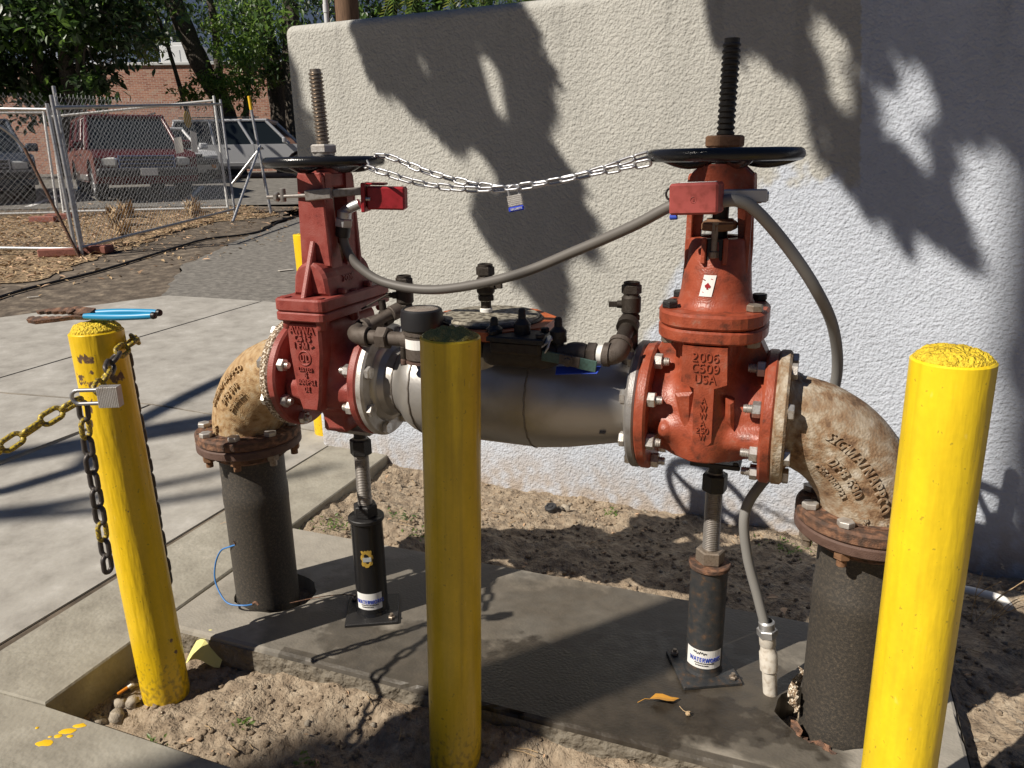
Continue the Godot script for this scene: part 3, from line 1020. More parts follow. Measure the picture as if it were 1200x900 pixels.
func build_wall() -> void:
	var b := B.new()
	var x0 := -1.988
	var L := 4.58
	var th := 0.2
	var y0 := -0.25
	var y1 := 1.738
	var r := 0.035
	# section of the wall seen from its end, rounded at the top; the near end is rounded too
	var outline := []   # plan outline of the left end, from the front face round to the back face
	outline.append([Vector2(L, 0), Vector2(0, 1)])
	for k in 7:
		var t := PI / 2 + PI / 2 * k / 6.0
		outline.append([Vector2(r, -r) + Vector2(cos(t), sin(t)) * r, Vector2(cos(t), sin(t))])
	for k in 7:
		var t := PI + PI / 2 * k / 6.0
		outline.append([Vector2(r, -th + r) + Vector2(cos(t), sin(t)) * r, Vector2(cos(t), sin(t))])
	outline.append([Vector2(L, -th), Vector2(0, -1)])
	var turn := Transform3D(Basis(Vector3.UP, deg_to_rad(-2.99)), Vector3(x0, 0, -1.108))
	var m := mat(Color.WHITE, 0.95)
	var uvf := func(p: Vector3) -> Vector2: return Vector2((p.x + x0 + 2.1) / 4.7, (1.8 - p.y) / 1.95)
	var ups := [[y0, 0.0], [y1 - r, 0.0]]
	for k in range(1, 6):
		ups.append([y1 - r + sin(PI / 2 * k / 5.0) * r, k / 5.0])
	for i in outline.size() - 1:
		var a = outline[i]
		var c = outline[i + 1]
		var na: Vector2 = a[1] if i > 0 else c[1]
		var nc: Vector2 = c[1] if i < outline.size() - 2 else a[1]
		for k in ups.size() - 1:
			var p := []
			var nn := []
			for s in [[a, na, k], [c, nc, k], [c, nc, k + 1], [a, na, k + 1]]:
				var t: float = ups[s[2]][1]
				var inn := (1.0 - cos(t * PI / 2)) * r
				var q: Vector2 = s[0][0] - (s[1] as Vector2) * inn
				p.append(Vector3(q.x, ups[s[2]][0], q.y))
				nn.append(Vector3(s[1].x * cos(t * PI / 2), sin(t * PI / 2), s[1].y * cos(t * PI / 2)).normalized())
			b.tri(p[0], p[1], p[2], nn[0], nn[1], nn[2], uvf.call(p[0]), uvf.call(p[1]), uvf.call(p[2]))
			b.tri(p[0], p[2], p[3], nn[0], nn[2], nn[3], uvf.call(p[0]), uvf.call(p[2]), uvf.call(p[3]))
	b.quad_uv(Vector3(r, y1, -r), Vector3(L, y1, -r), Vector3(L, y1, -th + r), Vector3(r, y1, -th + r), Vector3.UP, Vector2(0.1, 0.04), Vector2(0.9, 0.04), Vector2(0.9, 0.03), Vector2(0.1, 0.03))
	m.albedo_texture = ImageTexture.create_from_image(wall_image())
	m.texture_repeat = false
	var f := noise(5, 0.12, FastNoiseLite.TYPE_SIMPLEX_SMOOTH, 3)
	f.fractal_gain = 0.95
	m.heightmap_enabled = true
	m.heightmap_texture = ImageTexture.create_from_image(f.get_image(2048, 852))
	m.heightmap_scale = 0.5
	var wall := thing("stucco_wall", "cream stucco wall with rounded end and a bluish white repainted patch", "wall", turn.origin)
	wall.basis = turn.basis
	part(wall, "stucco_face", b, m)


# ---------------------------------------------------------------- pipework
const AX := 0.70          # height of the pipe axis
var xlid: Transform3D

func put(t: Node3D, called: String, b, m: Material) -> MeshInstance3D:   # shape given in world coordinates
	return part(t, called, b, m, t.transform.affine_inverse())


func set_piece(t: Node3D, called: String, mesh: Mesh, m: Material, at: Transform3D) -> MeshInstance3D:
	return part(t, called, mesh, m, t.transform.affine_inverse() * at)


func flange_ring(x: float, d: float, th: float, r: float, bore := 0.08) -> B:   # disc across X from x towards d
	var b := B.new()
	b.lathe([Vector2(bore, 0), Vector2(r - 0.004, 0), Vector2(r, 0.004), Vector2(r, th - 0.005), Vector2(r - 0.005, th), Vector2(bore, th)], along(Vector3(x, AX, 0), Vector3(d, 0, 0)), 48)
	return b


func bolt_mesh(grip: float, tail: float) -> ArrayMesh:   # along Y: head below 0, nut above grip, threaded tail beyond
	var b := B.new()
	b.hexagon(xf(Vector3(0, -0.0125, 0)), 0.0285, 0.0125)
	b.hexagon(xf(Vector3(0, grip, 0), Vector3(0, 17, 0)), 0.0285, 0.0165)
	threads(b, Vector3(0, grip + 0.0165, 0), Vector3.UP, tail, 0.0094, 0.0014, 0.0035, 10)
	rod(b, Vector3.ZERO, Vector3(0, grip, 0), 0.0092, 10)
	return b.done()


# eight bolts round a joint; heads on the side that d points away from
func ring_of_bolts(t: Node3D, x: float, d: float, grip: float, tail: float, m: Array, skip := []) -> void:
	var mesh := bolt_mesh(grip, tail)
	for k in 8:
		if k in skip:
			continue
		var p := polar(0.1205, 22.5 + 45.0 * k)
		set_piece(t, "bolt", mesh, m[k % m.size()], along(Vector3(x, AX + p.y, p.x), Vector3(d, 0, 0), k * 0.37))


func text_part(t: Node3D, s: String, size: float, at: Transform3D, m: Material, depth := 0.003, bold := true) -> MeshInstance3D:
	var b := B.new()
	b.mesh_in(text_mesh(s, size, depth, false, bold), at)
	return put(t, "cast_lettering", b, m)


func handwheel(t: Node3D, c: Vector3, r: float, tube_r: float, turn: float, m: Material) -> void:
	var b := B.new()
	var ring := []
	for k in 56:
		var p := polar(r - tube_r, 360.0 * k / 56)
		ring.append(c + Vector3(p.x, 0, p.y))
	b.tube(ring, tube_r, 14, true)
	b.lathe([Vector2(0.016, -0.012), Vector2(0.033, -0.012), Vector2(0.036, -0.004), Vector2(0.036, 0.012), Vector2(0.03, 0.017), Vector2(0.016, 0.017)], xf(c + Vector3(0, -0.004, 0)), 24)
	for k in 5:
		var p := polar(1.0, turn + 72.0 * k)
		var d := Vector3(p.x, 0, p.y)
		var pts := []
		var rad := []
		for j in 9:
			var s := j / 8.0
			pts.append(c + d * lerpf(0.03, r - tube_r, s) + Vector3(0, -0.004 - 0.012 * sin(PI * s), 0))
			rad.append(lerpf(0.012, 0.0085, s))
		b.tube(pts, rad, 10)
	put(t, "handwheel", b, m)


func gate_valve_left() -> void:
	var x := -1.09
	var x0 := -1.215
	var x1 := -0.965
	var t := thing("gate_valve", "faded red gate valve with raised UL lettering and black handwheel, left end of the pipework", "gate valve", Vector3(x, AX, 0), "handwheel gate valves on the pipework")
	var f := func(p: Vector3) -> float:
		var q := p - Vector3(x, AX, 0)
		var d := maxf(Vector2(q.y, q.z).length() - 0.092, absf(q.x) - 0.122)
		d = smin(d, sd_box(q - Vector3(0, 0.055, 0), Vector3(0.05, 0.115, 0.118), 0.03), 0.045)
		d = smin(d, sd_box(q - Vector3(0, -0.02, 0), Vector3(0.1, 0.02, 0.105), 0.012), 0.02)
		d = smin(d, sd_box(q - Vector3(0, -0.11, 0), Vector3(0.034, 0.03, 0.05), 0.008), 0.02)
		return d
	put(t, "body", nets(f, Vector3(x - 0.13, AX - 0.16, -0.14), Vector3(x + 0.13, AX + 0.18, 0.15), 0.0055), M.red_old)
	# tapered plate in front that carries the cast lettering
	var pl := B.new()
	pl.prism(PackedVector2Array([Vector2(-0.047, 0.165), Vector2(0.047, 0.165), Vector2(0.046, 0.09), Vector2(0.032, -0.02), Vector2(0.024, -0.055), Vector2(-0.024, -0.055), Vector2(-0.034, -0.02), Vector2(-0.046, 0.09)]), 0.04, xf(Vector3(x, AX, 0.103)), 0.006)
	var plate := put(t, "lettering_plate", pl, M.red_old)
	var letters := B.new()
	var rows := [["AWWA", 0.146, 0.019], ["C515", 0.127, 0.018], ["1 FM >", 0.109, 0.017], ["UL", 0.078, 0.0185], ["LISTED", 0.051, 0.011], ["6", 0.037, 0.015], ["300PSI", 0.02, 0.0145], ["DI", 0.002, 0.015]]
	for r in rows:
		letters.mesh_in(text_mesh(r[0], r[2] * 1.15, 0.005, false, true), xf(Vector3(x - 0.002, AX + r[1], 0.1445)))
	var ring := []
	for k in 28:
		var p := polar(0.017, 360.0 * k / 28)
		ring.append(Vector3(x - 0.002 + p.x, AX + 0.078 + p.y, 0.1435))
	letters.tube(ring, 0.0022, 6, true)
	part(plate, "cast_lettering", letters, M.red_old)
	# bonnet flanges, long across the pipe
	var fl := B.new()
	var oval := PackedVector2Array()
	for c in [[1, 1], [-1, 1], [-1, -1], [1, -1]]:
		for k in 5:
			var a: float = {[1, 1]: 0.0, [-1, 1]: 90.0, [-1, -1]: 180.0, [1, -1]: 270.0}[c] + 22.5 * k
			oval.append(Vector2(0.048 * c[0], 0.135 * c[1]) + polar(0.022, a))
	var up := Transform3D(Basis(Vector3.RIGHT, Vector3.FORWARD, Vector3.UP), Vector3(x, 0, 0))
	fl.prism(oval, 0.021, up * xf(Vector3(0, 0, 0.868)), 0.003, true)
	put(t, "body_flange", fl, M.red_old)
	var f2 := B.new()
	f2.prism(oval, 0.03, up * xf(Vector3(0, 0, 0.8905)), 0.004, true)
	put(t, "bonnet_flange", f2, M.red_old)
	for c in [[-0.046, 0.134], [0.046, 0.134], [-0.05, 0.0], [0.05, 0.0], [-0.046, -0.134], [0.046, -0.134]]:
		var nb := B.new()
		nb.lathe([Vector2(0, 0.845), Vector2(0.009, 0.846), Vector2(0.0125, 0.851), Vector2(0.0125, 0.868)], xf(Vector3(x + c[0], 0, c[1])), 14)
		put(t, "flange_stud", nb, M.red_old)
		nb = B.new()
		nb.lathe([Vector2(0.0125, 0.92), Vector2(0.0125, 0.9235), Vector2(0, 0.9245)], xf(Vector3(x + c[0], 0, c[1])), 14)
		put(t, "flange_stud", nb, M.red_old)
	for s in [-1.0, 1.0]:
		var lug := B.new()
		lug.box(xf(Vector3(x + 0.058 * s, 0.927, 0.055)), Vector3(0.02, 0.016, 0.018), 0.004)
		put(t, "bonnet_lug", lug, M.red_old)
		lug = B.new()
		lug.box(xf(Vector3(x + 0.058 * s, 0.927, -0.06)), Vector3(0.02, 0.016, 0.018), 0.004)
		put(t, "bonnet_lug", lug, M.red_old)
	# arched bonnet with a rib up the front
	var bo := B.new()
	var arch := PackedVector2Array()
	for k in 13:
		arch.append(polar(0.046, 180.0 * k / 12) * Vector2(1, 1.05) + Vector2(0, 0.03))
	arch.append(Vector2(-0.05, 0)); arch.append(Vector2(0.05, 0))
	bo.prism(arch, 0.2, xf(Vector3(x, 0.92, -0.1)), 0.007, true)
	put(t, "bonnet", bo, M.red_old)
	var year := B.new()
	year.mesh_in(text_mesh("2006", 0.021, 0.004, false, true), xf(Vector3(x + 0.0475, 0.953, 0.01), Vector3(-6, 90, 0)))
	put(t, "cast_lettering", year, M.red_old)
	for s in [1.0, -1.0]:
		var rb := B.new()
		rb.prism(PackedVector2Array([Vector2(0.0, 0.0), Vector2(0.062, 0.0), Vector2(0.006, 0.125), Vector2(0.0, 0.125)]), 0.014, Transform3D(Basis(Vector3(0, 0, s), Vector3.UP, Vector3(-s, 0, 0)), Vector3(x + 0.007 * s, 0.92, 0.072 * s)), 0.003, true)
		put(t, "bonnet_rib", rb, M.red_old)
	# yoke: front and back arms, channel shaped, and the bridge under the wheel
	for s in [1.0, -1.0]:
		var ar := B.new()
		ar.prism(PackedVector2Array([Vector2(-0.042, 0.985), Vector2(0.042, 0.985), Vector2(0.034, 1.19), Vector2(0.03, 1.2), Vector2(-0.03, 1.2), Vector2(-0.034, 1.19)]), 0.014, Transform3D(Basis(Vector3(s, 0, 0), Vector3(0, 1, 0), Vector3(0, 0, s)), Vector3(x, 0, 0.055 * s)), 0.003, true)
		for e in [1.0, -1.0]:
			ar.prism(PackedVector2Array([Vector2(0, 0.965), Vector2(0.05, 0.965), Vector2(0.028, 1.06), Vector2(0.024, 1.198), Vector2(0, 1.198)]), 0.011, Transform3D(Basis(Vector3(0, 0, -s), Vector3.UP, Vector3(s, 0, 0)), Vector3(x + (0.03 * e - 0.0055) , 0, 0.056 * s)) if s > 0 else Transform3D(Basis(Vector3(0, 0, 1), Vector3.UP, Vector3(-1, 0, 0)), Vector3(x + 0.03 * e + 0.0055, 0, -0.056)), 0.002, true)
		put(t, "yoke_arm", ar, M.red_old)
	var br := B.new()
	br.box(xf(Vector3(x, 1.183, 0)), Vector3(0.058, 0.034, 0.118), 0.004)
	br.lathe([Vector2(0.0, 1.198), Vector2(0.03, 1.198), Vector2(0.03, 1.212), Vector2(0, 1.212)], xf(Vector3(x, 0, 0)), 20)
	put(t, "yoke_bridge", br, M.red_old)
	var gl := B.new()
	gl.box(xf(Vector3(x, 1.0, 0)), Vector3(0.05, 0.02, 0.1), 0.005)
	gl.lathe([Vector2(0.026, 0.97), Vector2(0.026, 1.03), Vector2(0.015, 1.033)], xf(Vector3(x, 0, 0)), 20)
	gl.hexagon(xf(Vector3(x, 1.01, 0.04)), 0.02, 0.016); gl.hexagon(xf(Vector3(x, 1.01, -0.04)), 0.02, 0.016)
	put(t, "packing_gland", gl, M.bolt_rust)
	var hub := B.new()
	hub.lathe([Vector2(0, 1.236), Vector2(0.024, 1.236), Vector2(0.026, 1.24), Vector2(0.026, 1.25), Vector2(0, 1.25)], xf(Vector3(x, 0, 0)), 20)
	hub.hexagon(xf(Vector3(x, 1.243, 0), Vector3(0, 8, 0)), 0.056, 0.02, 0.003)
	put(t, "wheel_nut", hub, M.steel_flange)
	var st := B.new()
	threads(st, Vector3(x, 1.256, 0), Vector3(-0.03, 1, 0.0), 0.172, 0.0165, 0.0036, 0.0083, 20)
	rod(st, Vector3(x, 0.98, 0), Vector3(x, 1.26, 0), 0.0155)
	put(t, "stem", st, M.stem)
	handwheel(t, Vector3(x, 1.224, 0), 0.142, 0.0115, 20, M.black_gloss)
	put(t, "pipe_flange", flange_ring(x0, 1, 0.023, 0.14), M.red_old)
	put(t, "pipe_flange", flange_ring(x1, -1, 0.023, 0.14), M.red_old)
	ring_of_bolts(t, x0 - 0.024, 1, 0.047, 0.01, [M.bolt, M.bolt, M.steel_flange])
	ring_of_bolts(t, x1 + 0.0205, -1, 0.0435, 0.012, [M.bolt, M.steel_flange, M.bolt])


func gate_valve_right() -> void:
	var x := -0.17
	var x0 := -0.305
	var x1 := -0.035
	var t := thing("gate_valve", "orange red gate valve cast USA with a small playing card sticker on its bonnet", "gate valve", Vector3(x, AX, 0), "handwheel gate valves on the pipework")
	var f := func(p: Vector3) -> float:
		var q := p - Vector3(x, AX, 0)
		var d := maxf(Vector2(q.y, q.z).length() - 0.094, absf(q.x) - 0.13)
		# oval trunk
		var e := Vector2(q.x / 0.064, q.z / 0.112)
		var trunk := maxf((e.length() - 1.0) * 0.075, absf(q.y - 0.055) - 0.13)
		d = smin(d, trunk, 0.035)
		d = smin(d, (Vector3(q.x / 0.078, (q.y + 0.04) / 0.066, q.z / 0.108).length() - 1.0) * 0.06, 0.03)
		# webs that spread to the bonnet flange and the pipe flanges
		var w := absf(q.x)
		d = smin(d, maxf(sd_box(q - Vector3(0, 0.09, -0.01), Vector3(0.13, 0.095, 0.03), 0.012), (w * 0.8 + q.y * 0.42) - 0.145), 0.035)
		# bosses by the flanges in front
		d = smin(d, sd_cap(q, Vector3(0.065, -0.028, 0.082), Vector3(0.14, -0.028, 0.09), 0.027, 0.03), 0.012)
		d = smin(d, sd_cap(q, Vector3(-0.062, -0.02, 0.085), Vector3(-0.075, -0.02, 0.098), 0.026, 0.016), 0.02)
		return d
	put(t, "body", nets(f, Vector3(x - 0.14, AX - 0.15, -0.14), Vector3(x + 0.14, AX + 0.19, 0.14), 0.0055), M.red_new)
	# raised T in front: wide head, narrow stem
	var pl := B.new()
	pl.prism(PackedVector2Array([Vector2(-0.045, 0.125), Vector2(0.04, 0.125), Vector2(0.043, 0.052), Vector2(0.019, 0.042), Vector2(0.019, -0.072), Vector2(0.012, -0.08), Vector2(-0.012, -0.08), Vector2(-0.018, -0.072), Vector2(-0.02, 0.04), Vector2(-0.045, 0.052)]), 0.04, xf(Vector3(x + 0.002, AX + 0.045, 0.086), Vector3(3, 0, 0)), 0.006)
	pl.prism(PackedVector2Array([Vector2(-0.058, 0.02), Vector2(-0.022, 0.026), Vector2(-0.02, -0.075), Vector2(-0.036, -0.068)]), 0.03, xf(Vector3(x, AX + 0.045, 0.083), Vector3(3, 0, 0)), 0.006)
	pl.prism(PackedVector2Array([Vector2(0.042, 0.02), Vector2(0.058, 0.012), Vector2(0.062, -0.05), Vector2(0.044, -0.03)]), 0.03, xf(Vector3(x, AX + 0.045, 0.083), Vector3(3, 0, 0)), 0.006)
	var plate := put(t, "lettering_plate", pl, M.red_new)
	var letters := B.new()
	for r in [["2006", 0.148, 0.0205], ["C509", 0.126, 0.0205], ["USA", 0.104, 0.0205], ["A", 0.059, 0.014], ["W", 0.043, 0.014], ["W", 0.027, 0.014], ["A", 0.011, 0.014], ["250", -0.004, 0.0135], ["W", -0.019, 0.013]]:
		letters.mesh_in(text_mesh(r[0], r[2] * 1.15, 0.004, false, false), xf(Vector3(x + 0.002, AX + r[1], 0.127 + (r[1] - 0.045) * 0.0524), Vector3(3, 0, 0)))
	part(plate, "cast_lettering", letters, M.red_new)
	# round-cornered bonnet flanges
	var oval := PackedVector2Array()
	for k in 40:
		var c := cos(TAU * k / 40)
		var s := sin(TAU * k / 40)
		oval.append(Vector2(0.109 * signf(c) * pow(absf(c), 0.72), 0.135 * signf(s) * pow(absf(s), 0.8)))
	var up := Transform3D(Basis(Vector3.RIGHT, Vector3.FORWARD, Vector3.UP), Vector3(x, 0, 0))
	var f1 := B.new()
	f1.prism(oval, 0.026, up * xf(Vector3(0, 0, 0.872)), 0.004, true)
	put(t, "body_flange", f1, M.red_new)
	var f2 := B.new()
	f2.prism(oval, 0.03, up * xf(Vector3(0, 0, 0.8995)), 0.005, true)
	put(t, "bonnet_flange", f2, M.red_new)
	for c in [[-0.082, 0.062], [0.082, 0.062], [-0.082, -0.07], [0.082, -0.07]]:
		var nb := B.new()
		nb.hexagon(xf(Vector3(x + c[0], 0.9295, c[1]), Vector3(0, c[0] * 300.0, 0)), 0.029, 0.014, 0.002)
		var nn := B.new()
		nn.hexagon(xf(Vector3(x + c[0], 0.858, c[1])), 0.027, 0.0135)
		put(t, "bonnet_nut", nn, M.bolt_dark)
		put(t, "bonnet_bolt", nb, M.bolt_dark if c[0] > 0.0 and c[1] > 0.0 else M.black_iron)
	# bonnet cone, notched gland box, yoke
	var bo := B.new()
	bo.lathe([Vector2(0.092, 0.928), Vector2(0.084, 0.934), Vector2(0.078, 0.945), Vector2(0.0745, 0.965), Vector2(0.067, 1.062), Vector2(0.063, 1.067), Vector2(0.04, 1.067), Vector2(0.04, 1.03), Vector2(0, 1.03)], xf(Vector3(x, 0, 0)), 40, Vector2(0.94, 1.0))
	put(t, "bonnet", bo, M.red_new)
	for s in [-1.0, 1.0]:
		var nt := B.new()
		nt.box(xf(Vector3(x + 0.0205 * s, 1.045, 0.0685), Vector3(-4, 0, 0)), Vector3(0.009, 0.05, 0.012), 0.002)
		put(t, "bonnet_ridge", nt, M.red_new)
	var slot := B.new()
	slot.box(xf(Vector3(x, 1.047, 0.0655), Vector3(-4, 0, 0)), Vector3(0.03, 0.042, 0.004), 0.001)
	put(t, "gland_slot", slot, M.black_iron)
	var eb := B.new()
	rod(eb, Vector3(x - 0.001, 1.045, 0.071), Vector3(x - 0.001, 1.1, 0.068), 0.006, 10)
	eb.hexagon(xf(Vector3(x - 0.001, 1.032, 0.071)), 0.017, 0.013)
	put(t, "gland_bolt", eb, M.bolt_dark)
	var card := B.new()
	for r in 2:
		for k in 5:
			var q := []
			for c in [[k, r], [k + 1, r], [k + 1, r + 1], [k, r + 1]]:
				var yy: float = 0.957 + 0.042 * c[1] / 2.0
				var a: float = -17.0 + 20.0 * c[0] / 5.0 + (c[1] - 1) * 3.0
				var rr := lerpf(0.0752, 0.0705, (yy - 0.965) / 0.055) + 0.0012
				q.append(Vector3(x + 0.94 * rr * sin(deg_to_rad(a)), yy, rr * cos(deg_to_rad(a))))
			card.quad(q[0], q[1], q[2], q[3], Vector3(0, 0.1, 1))
	var sticker := put(t, "playing_card_sticker", card, M.paper)
	var pip := B.new()
	var cc := Vector3(x - 0.0085, 0.978, 0.0748)
	pip.prism(PackedVector2Array([Vector2(0, 0.0065), Vector2(0.003, 0.003), Vector2(0.0058, 0.0005), Vector2(0.0045, -0.0035), Vector2(0.0012, -0.003), Vector2(0.002, -0.0065), Vector2(-0.002, -0.0065), Vector2(-0.0012, -0.003), Vector2(-0.0045, -0.0035), Vector2(-0.0058, 0.0005), Vector2(-0.003, 0.003)]), 0.0012, xf(cc, Vector3(-4, -7, -4)))
	for c in [[-0.0075, 0.012], [0.0075, 0.013], [-0.0085, -0.013], [0.007, -0.014]]:
		pip.box(xf(cc + Vector3(c[0], c[1], -absf(c[0]) * 0.12 - 0.0002), Vector3(0, c[0] * 800.0 - 7.0, -20)), Vector3(0.0045, 0.0014, 0.0012), 0.0002)
	part(sticker, "card_pip", pip, M.switch_dark)
	for s in [-1.0, 1.0]:
		var ar := B.new()
		var outl := PackedVector2Array([Vector2(0.038, 1.045), Vector2(0.066, 0.985), Vector2(0.0665, 1.05), Vector2(0.06, 1.19), Vector2(0.033, 1.19), Vector2(0.03, 1.15)])
		if s < 0:
			for k in outl.size():
				outl[k].x *= -1.0
		ar.prism(outl, 0.016, xf(Vector3(x, 0, -0.008)), 0.002, true)
		ar.prism(PackedVector2Array([Vector2(-0.034, 1.0), Vector2(0.034, 1.0), Vector2(0.03, 1.19), Vector2(-0.03, 1.19)]), 0.012, Transform3D(Basis(Vector3(0, 0, -s), Vector3.UP, Vector3(s, 0, 0)), Vector3(x + 0.05 * s, 0, 0)) * Transform3D(Basis(Vector3.BACK, deg_to_rad(0.0)), Vector3.ZERO), 0.002, true)
		put(t, "yoke_arm", ar, M.red_new)
	var br := B.new()
	br.prism(PackedVector2Array([Vector2(-0.064, 1.155), Vector2(0.064, 1.155), Vector2(0.062, 1.185), Vector2(0.038, 1.207), Vector2(-0.038, 1.207), Vector2(-0.062, 1.185)]), 0.016, xf(Vector3(x, 0, 0.022)), 0.003, true)
	br.prism(PackedVector2Array([Vector2(-0.064, 1.155), Vector2(0.064, 1.155), Vector2(0.062, 1.185), Vector2(0.038, 1.207), Vector2(-0.038, 1.207), Vector2(-0.062, 1.185)]), 0.016, xf(Vector3(x, 0, -0.038)), 0.003, true)
	br.box(xf(Vector3(x, 1.17, 0)), Vector3(0.05, 0.03, 0.07), 0.003)
	br.box(xf(Vector3(x, 1.19, 0)), Vector3(0.08, 0.028, 0.05), 0.003)
	put(t, "yoke_bridge", br, M.red_new)
	var gl := B.new()
	gl.lathe([Vector2(0.02, 1.1), Vector2(0.026, 1.102), Vector2(0.03, 1.085), Vector2(0.0, 1.085)], xf(Vector3(x, 0, 0)), 20)
	gl.prism(PackedVector2Array([Vector2(-0.03, -0.02), Vector2(0.03, -0.02), Vector2(0.034, 0), Vector2(0.03, 0.05), Vector2(0, 0.075), Vector2(-0.03, 0.05), Vector2(-0.034, 0)]), 0.016, Transform3D(Basis(Vector3.RIGHT, Vector3.BACK, Vector3.DOWN), Vector3(x, 1.098, 0)), 0.003, true)
	put(t, "packing_gland", gl, M.bolt_rust)
	var hub := B.new()
	hub.lathe([Vector2(0, 1.228), Vector2(0.031, 1.228), Vector2(0.031, 1.246), Vector2(0, 1.246)], xf(Vector3(x, 0, 0)), 20)
	hub.hexagon(xf(Vector3(x, 1.238, 0), Vector3(0, 22, 0)), 0.066, 0.022, 0.003)
	put(t, "wheel_nut", hub, M.bolt_rust)
	var st := B.new()
	threads(st, Vector3(x, 1.258, 0), Vector3(0.012, 1, 0), 0.175, 0.0172, 0.0028, 0.0105, 20)
	rod(st, Vector3(x, 1.03, 0), Vector3(x, 1.26, 0), 0.016)
	put(t, "stem", st, M.stem_dark)
	handwheel(t, Vector3(x, 1.224, 0), 0.15, 0.0125, -8, M.black_gloss)
	put(t, "pipe_flange", flange_ring(x0, 1, 0.024, 0.14), M.red_new)
	put(t, "pipe_flange", flange_ring(x1, -1, 0.024, 0.14), M.red_new)
	ring_of_bolts(t, x0 - 0.0205, 1, 0.0445, 0.013, [M.bolt, M.steel_flange, M.bolt])
	ring_of_bolts(t, x1 + 0.024, -1, 0.048, 0.017, [M.bolt, M.steel_flange, M.bolt, M.bolt])
	var plug := B.new()
	plug.box(xf(Vector3(x - 0.105, AX - 0.045, 0.09), Vector3(0, -20, 4)), Vector3(0.02, 0.02, 0.03), 0.002)
	put(t, "square_plug", plug, M.bolt)


# ninety degree flanged bend from a riser at rx to a valve face at fx
func elbow(fx: float, rx: float, label: String, words: Array) -> void:
	var s := signf(rx - fx)
	var R := 0.195
	var t := thing("pipe_elbow", label, "pipe elbow", Vector3(rx, 0.5, 0), "flanged cast iron elbows at the ends")
	var c := Vector3(fx, AX - R, 0)
	var pts := []
	var rad := []
	var rr := 0.092
	pts.append(Vector3(fx + 0.004 * s, AX, 0)); rad.append(rr)
	for k in 21:
		var a := PI / 2 * k / 20.0
		pts.append(c + Vector3(s * (R - 0.0) * sin(a), R * cos(a), 0)); rad.append(rr + 0.005 * sin(2 * a))
	pts.append(Vector3(rx, 0.49, 0)); rad.append(rr)
	var b := B.new()
	b.tube(pts, rad, 40)
	for e in [[Vector3(fx + 0.025 * s, AX, 0), Vector3(s, 0, 0)], [Vector3(rx, 0.527, 0), Vector3.DOWN]]:
		b.lathe([Vector2(0.092, 0.022), Vector2(0.098, 0.008), Vector2(0.11, 0.0)], along(e[0], e[1]), 36)
	var f := noise(81, 30.0, FastNoiseLite.TYPE_SIMPLEX_SMOOTH, 3)
	for i in b.v.size():   # lumpy casting
		b.v[i] += b.n[i] * f.get_noise_3dv(b.v[i]) * 0.0016
	var body := put(t, "bend", b, M.elbow if s > 0 else M.elbow_left)
	var fl := flange_ring(fx, s, 0.0245, 0.14)
	put(t, "pipe_flange", fl, M.crust if s < 0 else M.elbow)
	var bf := B.new()
	bf.lathe([Vector2(0.08, 0), Vector2(0.136, 0), Vector2(0.14, 0.004), Vector2(0.14, 0.023), Vector2(0.135, 0.028), Vector2(0.09, 0.028)], xf(Vector3(rx, 0.4975, 0)), 48)
	put(t, "bottom_flange", bf, M.rusty)
	var bm := B.new()
	bm.hexagon(xf(Vector3(0, 0, 0)), 0.029, 0.0125)
	rod(bm, Vector3(0, -0.07, 0), Vector3.ZERO, 0.0092, 10)
	var head := bm.done()
	var nm := B.new()
	nm.hexagon(xf(Vector3(0, -0.0165, 0), Vector3(0, 20, 0)), 0.0285, 0.0165)
	rod(nm, Vector3(0, -0.032, 0), Vector3(0, -0.016, 0), 0.0098, 10)
	var nut := nm.done()
	for k in 8:
		var p := polar(0.1205, 22.5 + 45.0 * k)
		set_piece(t, "bolt", head, M.steel_flange, xf(Vector3(rx + p.x, 0.5255, p.y), Vector3(0, k * 23, 0)))
		set_piece(t, "nut", nut, M.bolt_rust if k % 3 else M.bolt_dark, xf(Vector3(rx + p.x, 0.4725, p.y), Vector3(0, k * 31, 0)))
	var lt := B.new()
	for w in words:   # [text, arc angle of its middle from the top, outward angle round the pipe, size]
		var bend := func(p: Vector3) -> Vector3:
			var phi: float = deg_to_rad(w[2]) - p.y / 0.097
			var ring: float = R + 0.097 * cos(phi)
			var a: float = deg_to_rad(w[1]) + s * p.x / ring
			var k := 0.0945 + 0.005 * sin(2 * a) + p.z
			return c + Vector3(s * (R + k * cos(phi)) * sin(a), (R + k * cos(phi)) * cos(a), k * sin(phi))
		lt.mesh_in(text_mesh(w[0], w[3], 0.007, false, true), Transform3D(), bend)
	part(body, "cast_lettering", lt, M.elbow if s > 0 else M.elbow_left)


func riser(rx: float, label: String, m: Material) -> void:
	var t := thing("riser_pipe", label, "pipe", Vector3(rx, -0.11, 0), "black riser pipes under the elbows")
	var b := B.new()
	b.lathe([Vector2(0.0875, -0.13), Vector2(0.0885, 0.0), Vector2(0.0885, 0.3), Vector2(0.0895, 0.305), Vector2(0.0895, 0.345), Vector2(0.0875, 0.35), Vector2(0.0875, 0.473)], xf(Vector3(rx, 0, 0)), 48)
	put(t, "pipe", b, m)
	var f := B.new()
	f.lathe([Vector2(0.08, 0.4725), Vector2(0.136, 0.4725), Vector2(0.14, 0.476), Vector2(0.14, 0.493), Vector2(0.137, 0.4965), Vector2(0.08, 0.4965)], xf(Vector3(rx, 0, 0)), 48)
	put(t, "threaded_flange", f, M.flange_rust)
	var h := B.new()
	h.lathe([Vector2(0.089, 0.473), Vector2(0.1, 0.472), Vector2(0.102, 0.45), Vector2(0.088, 0.44)], xf(Vector3(rx, 0, 0)), 36)
	put(t, "flange_hub", h, M.rusty)


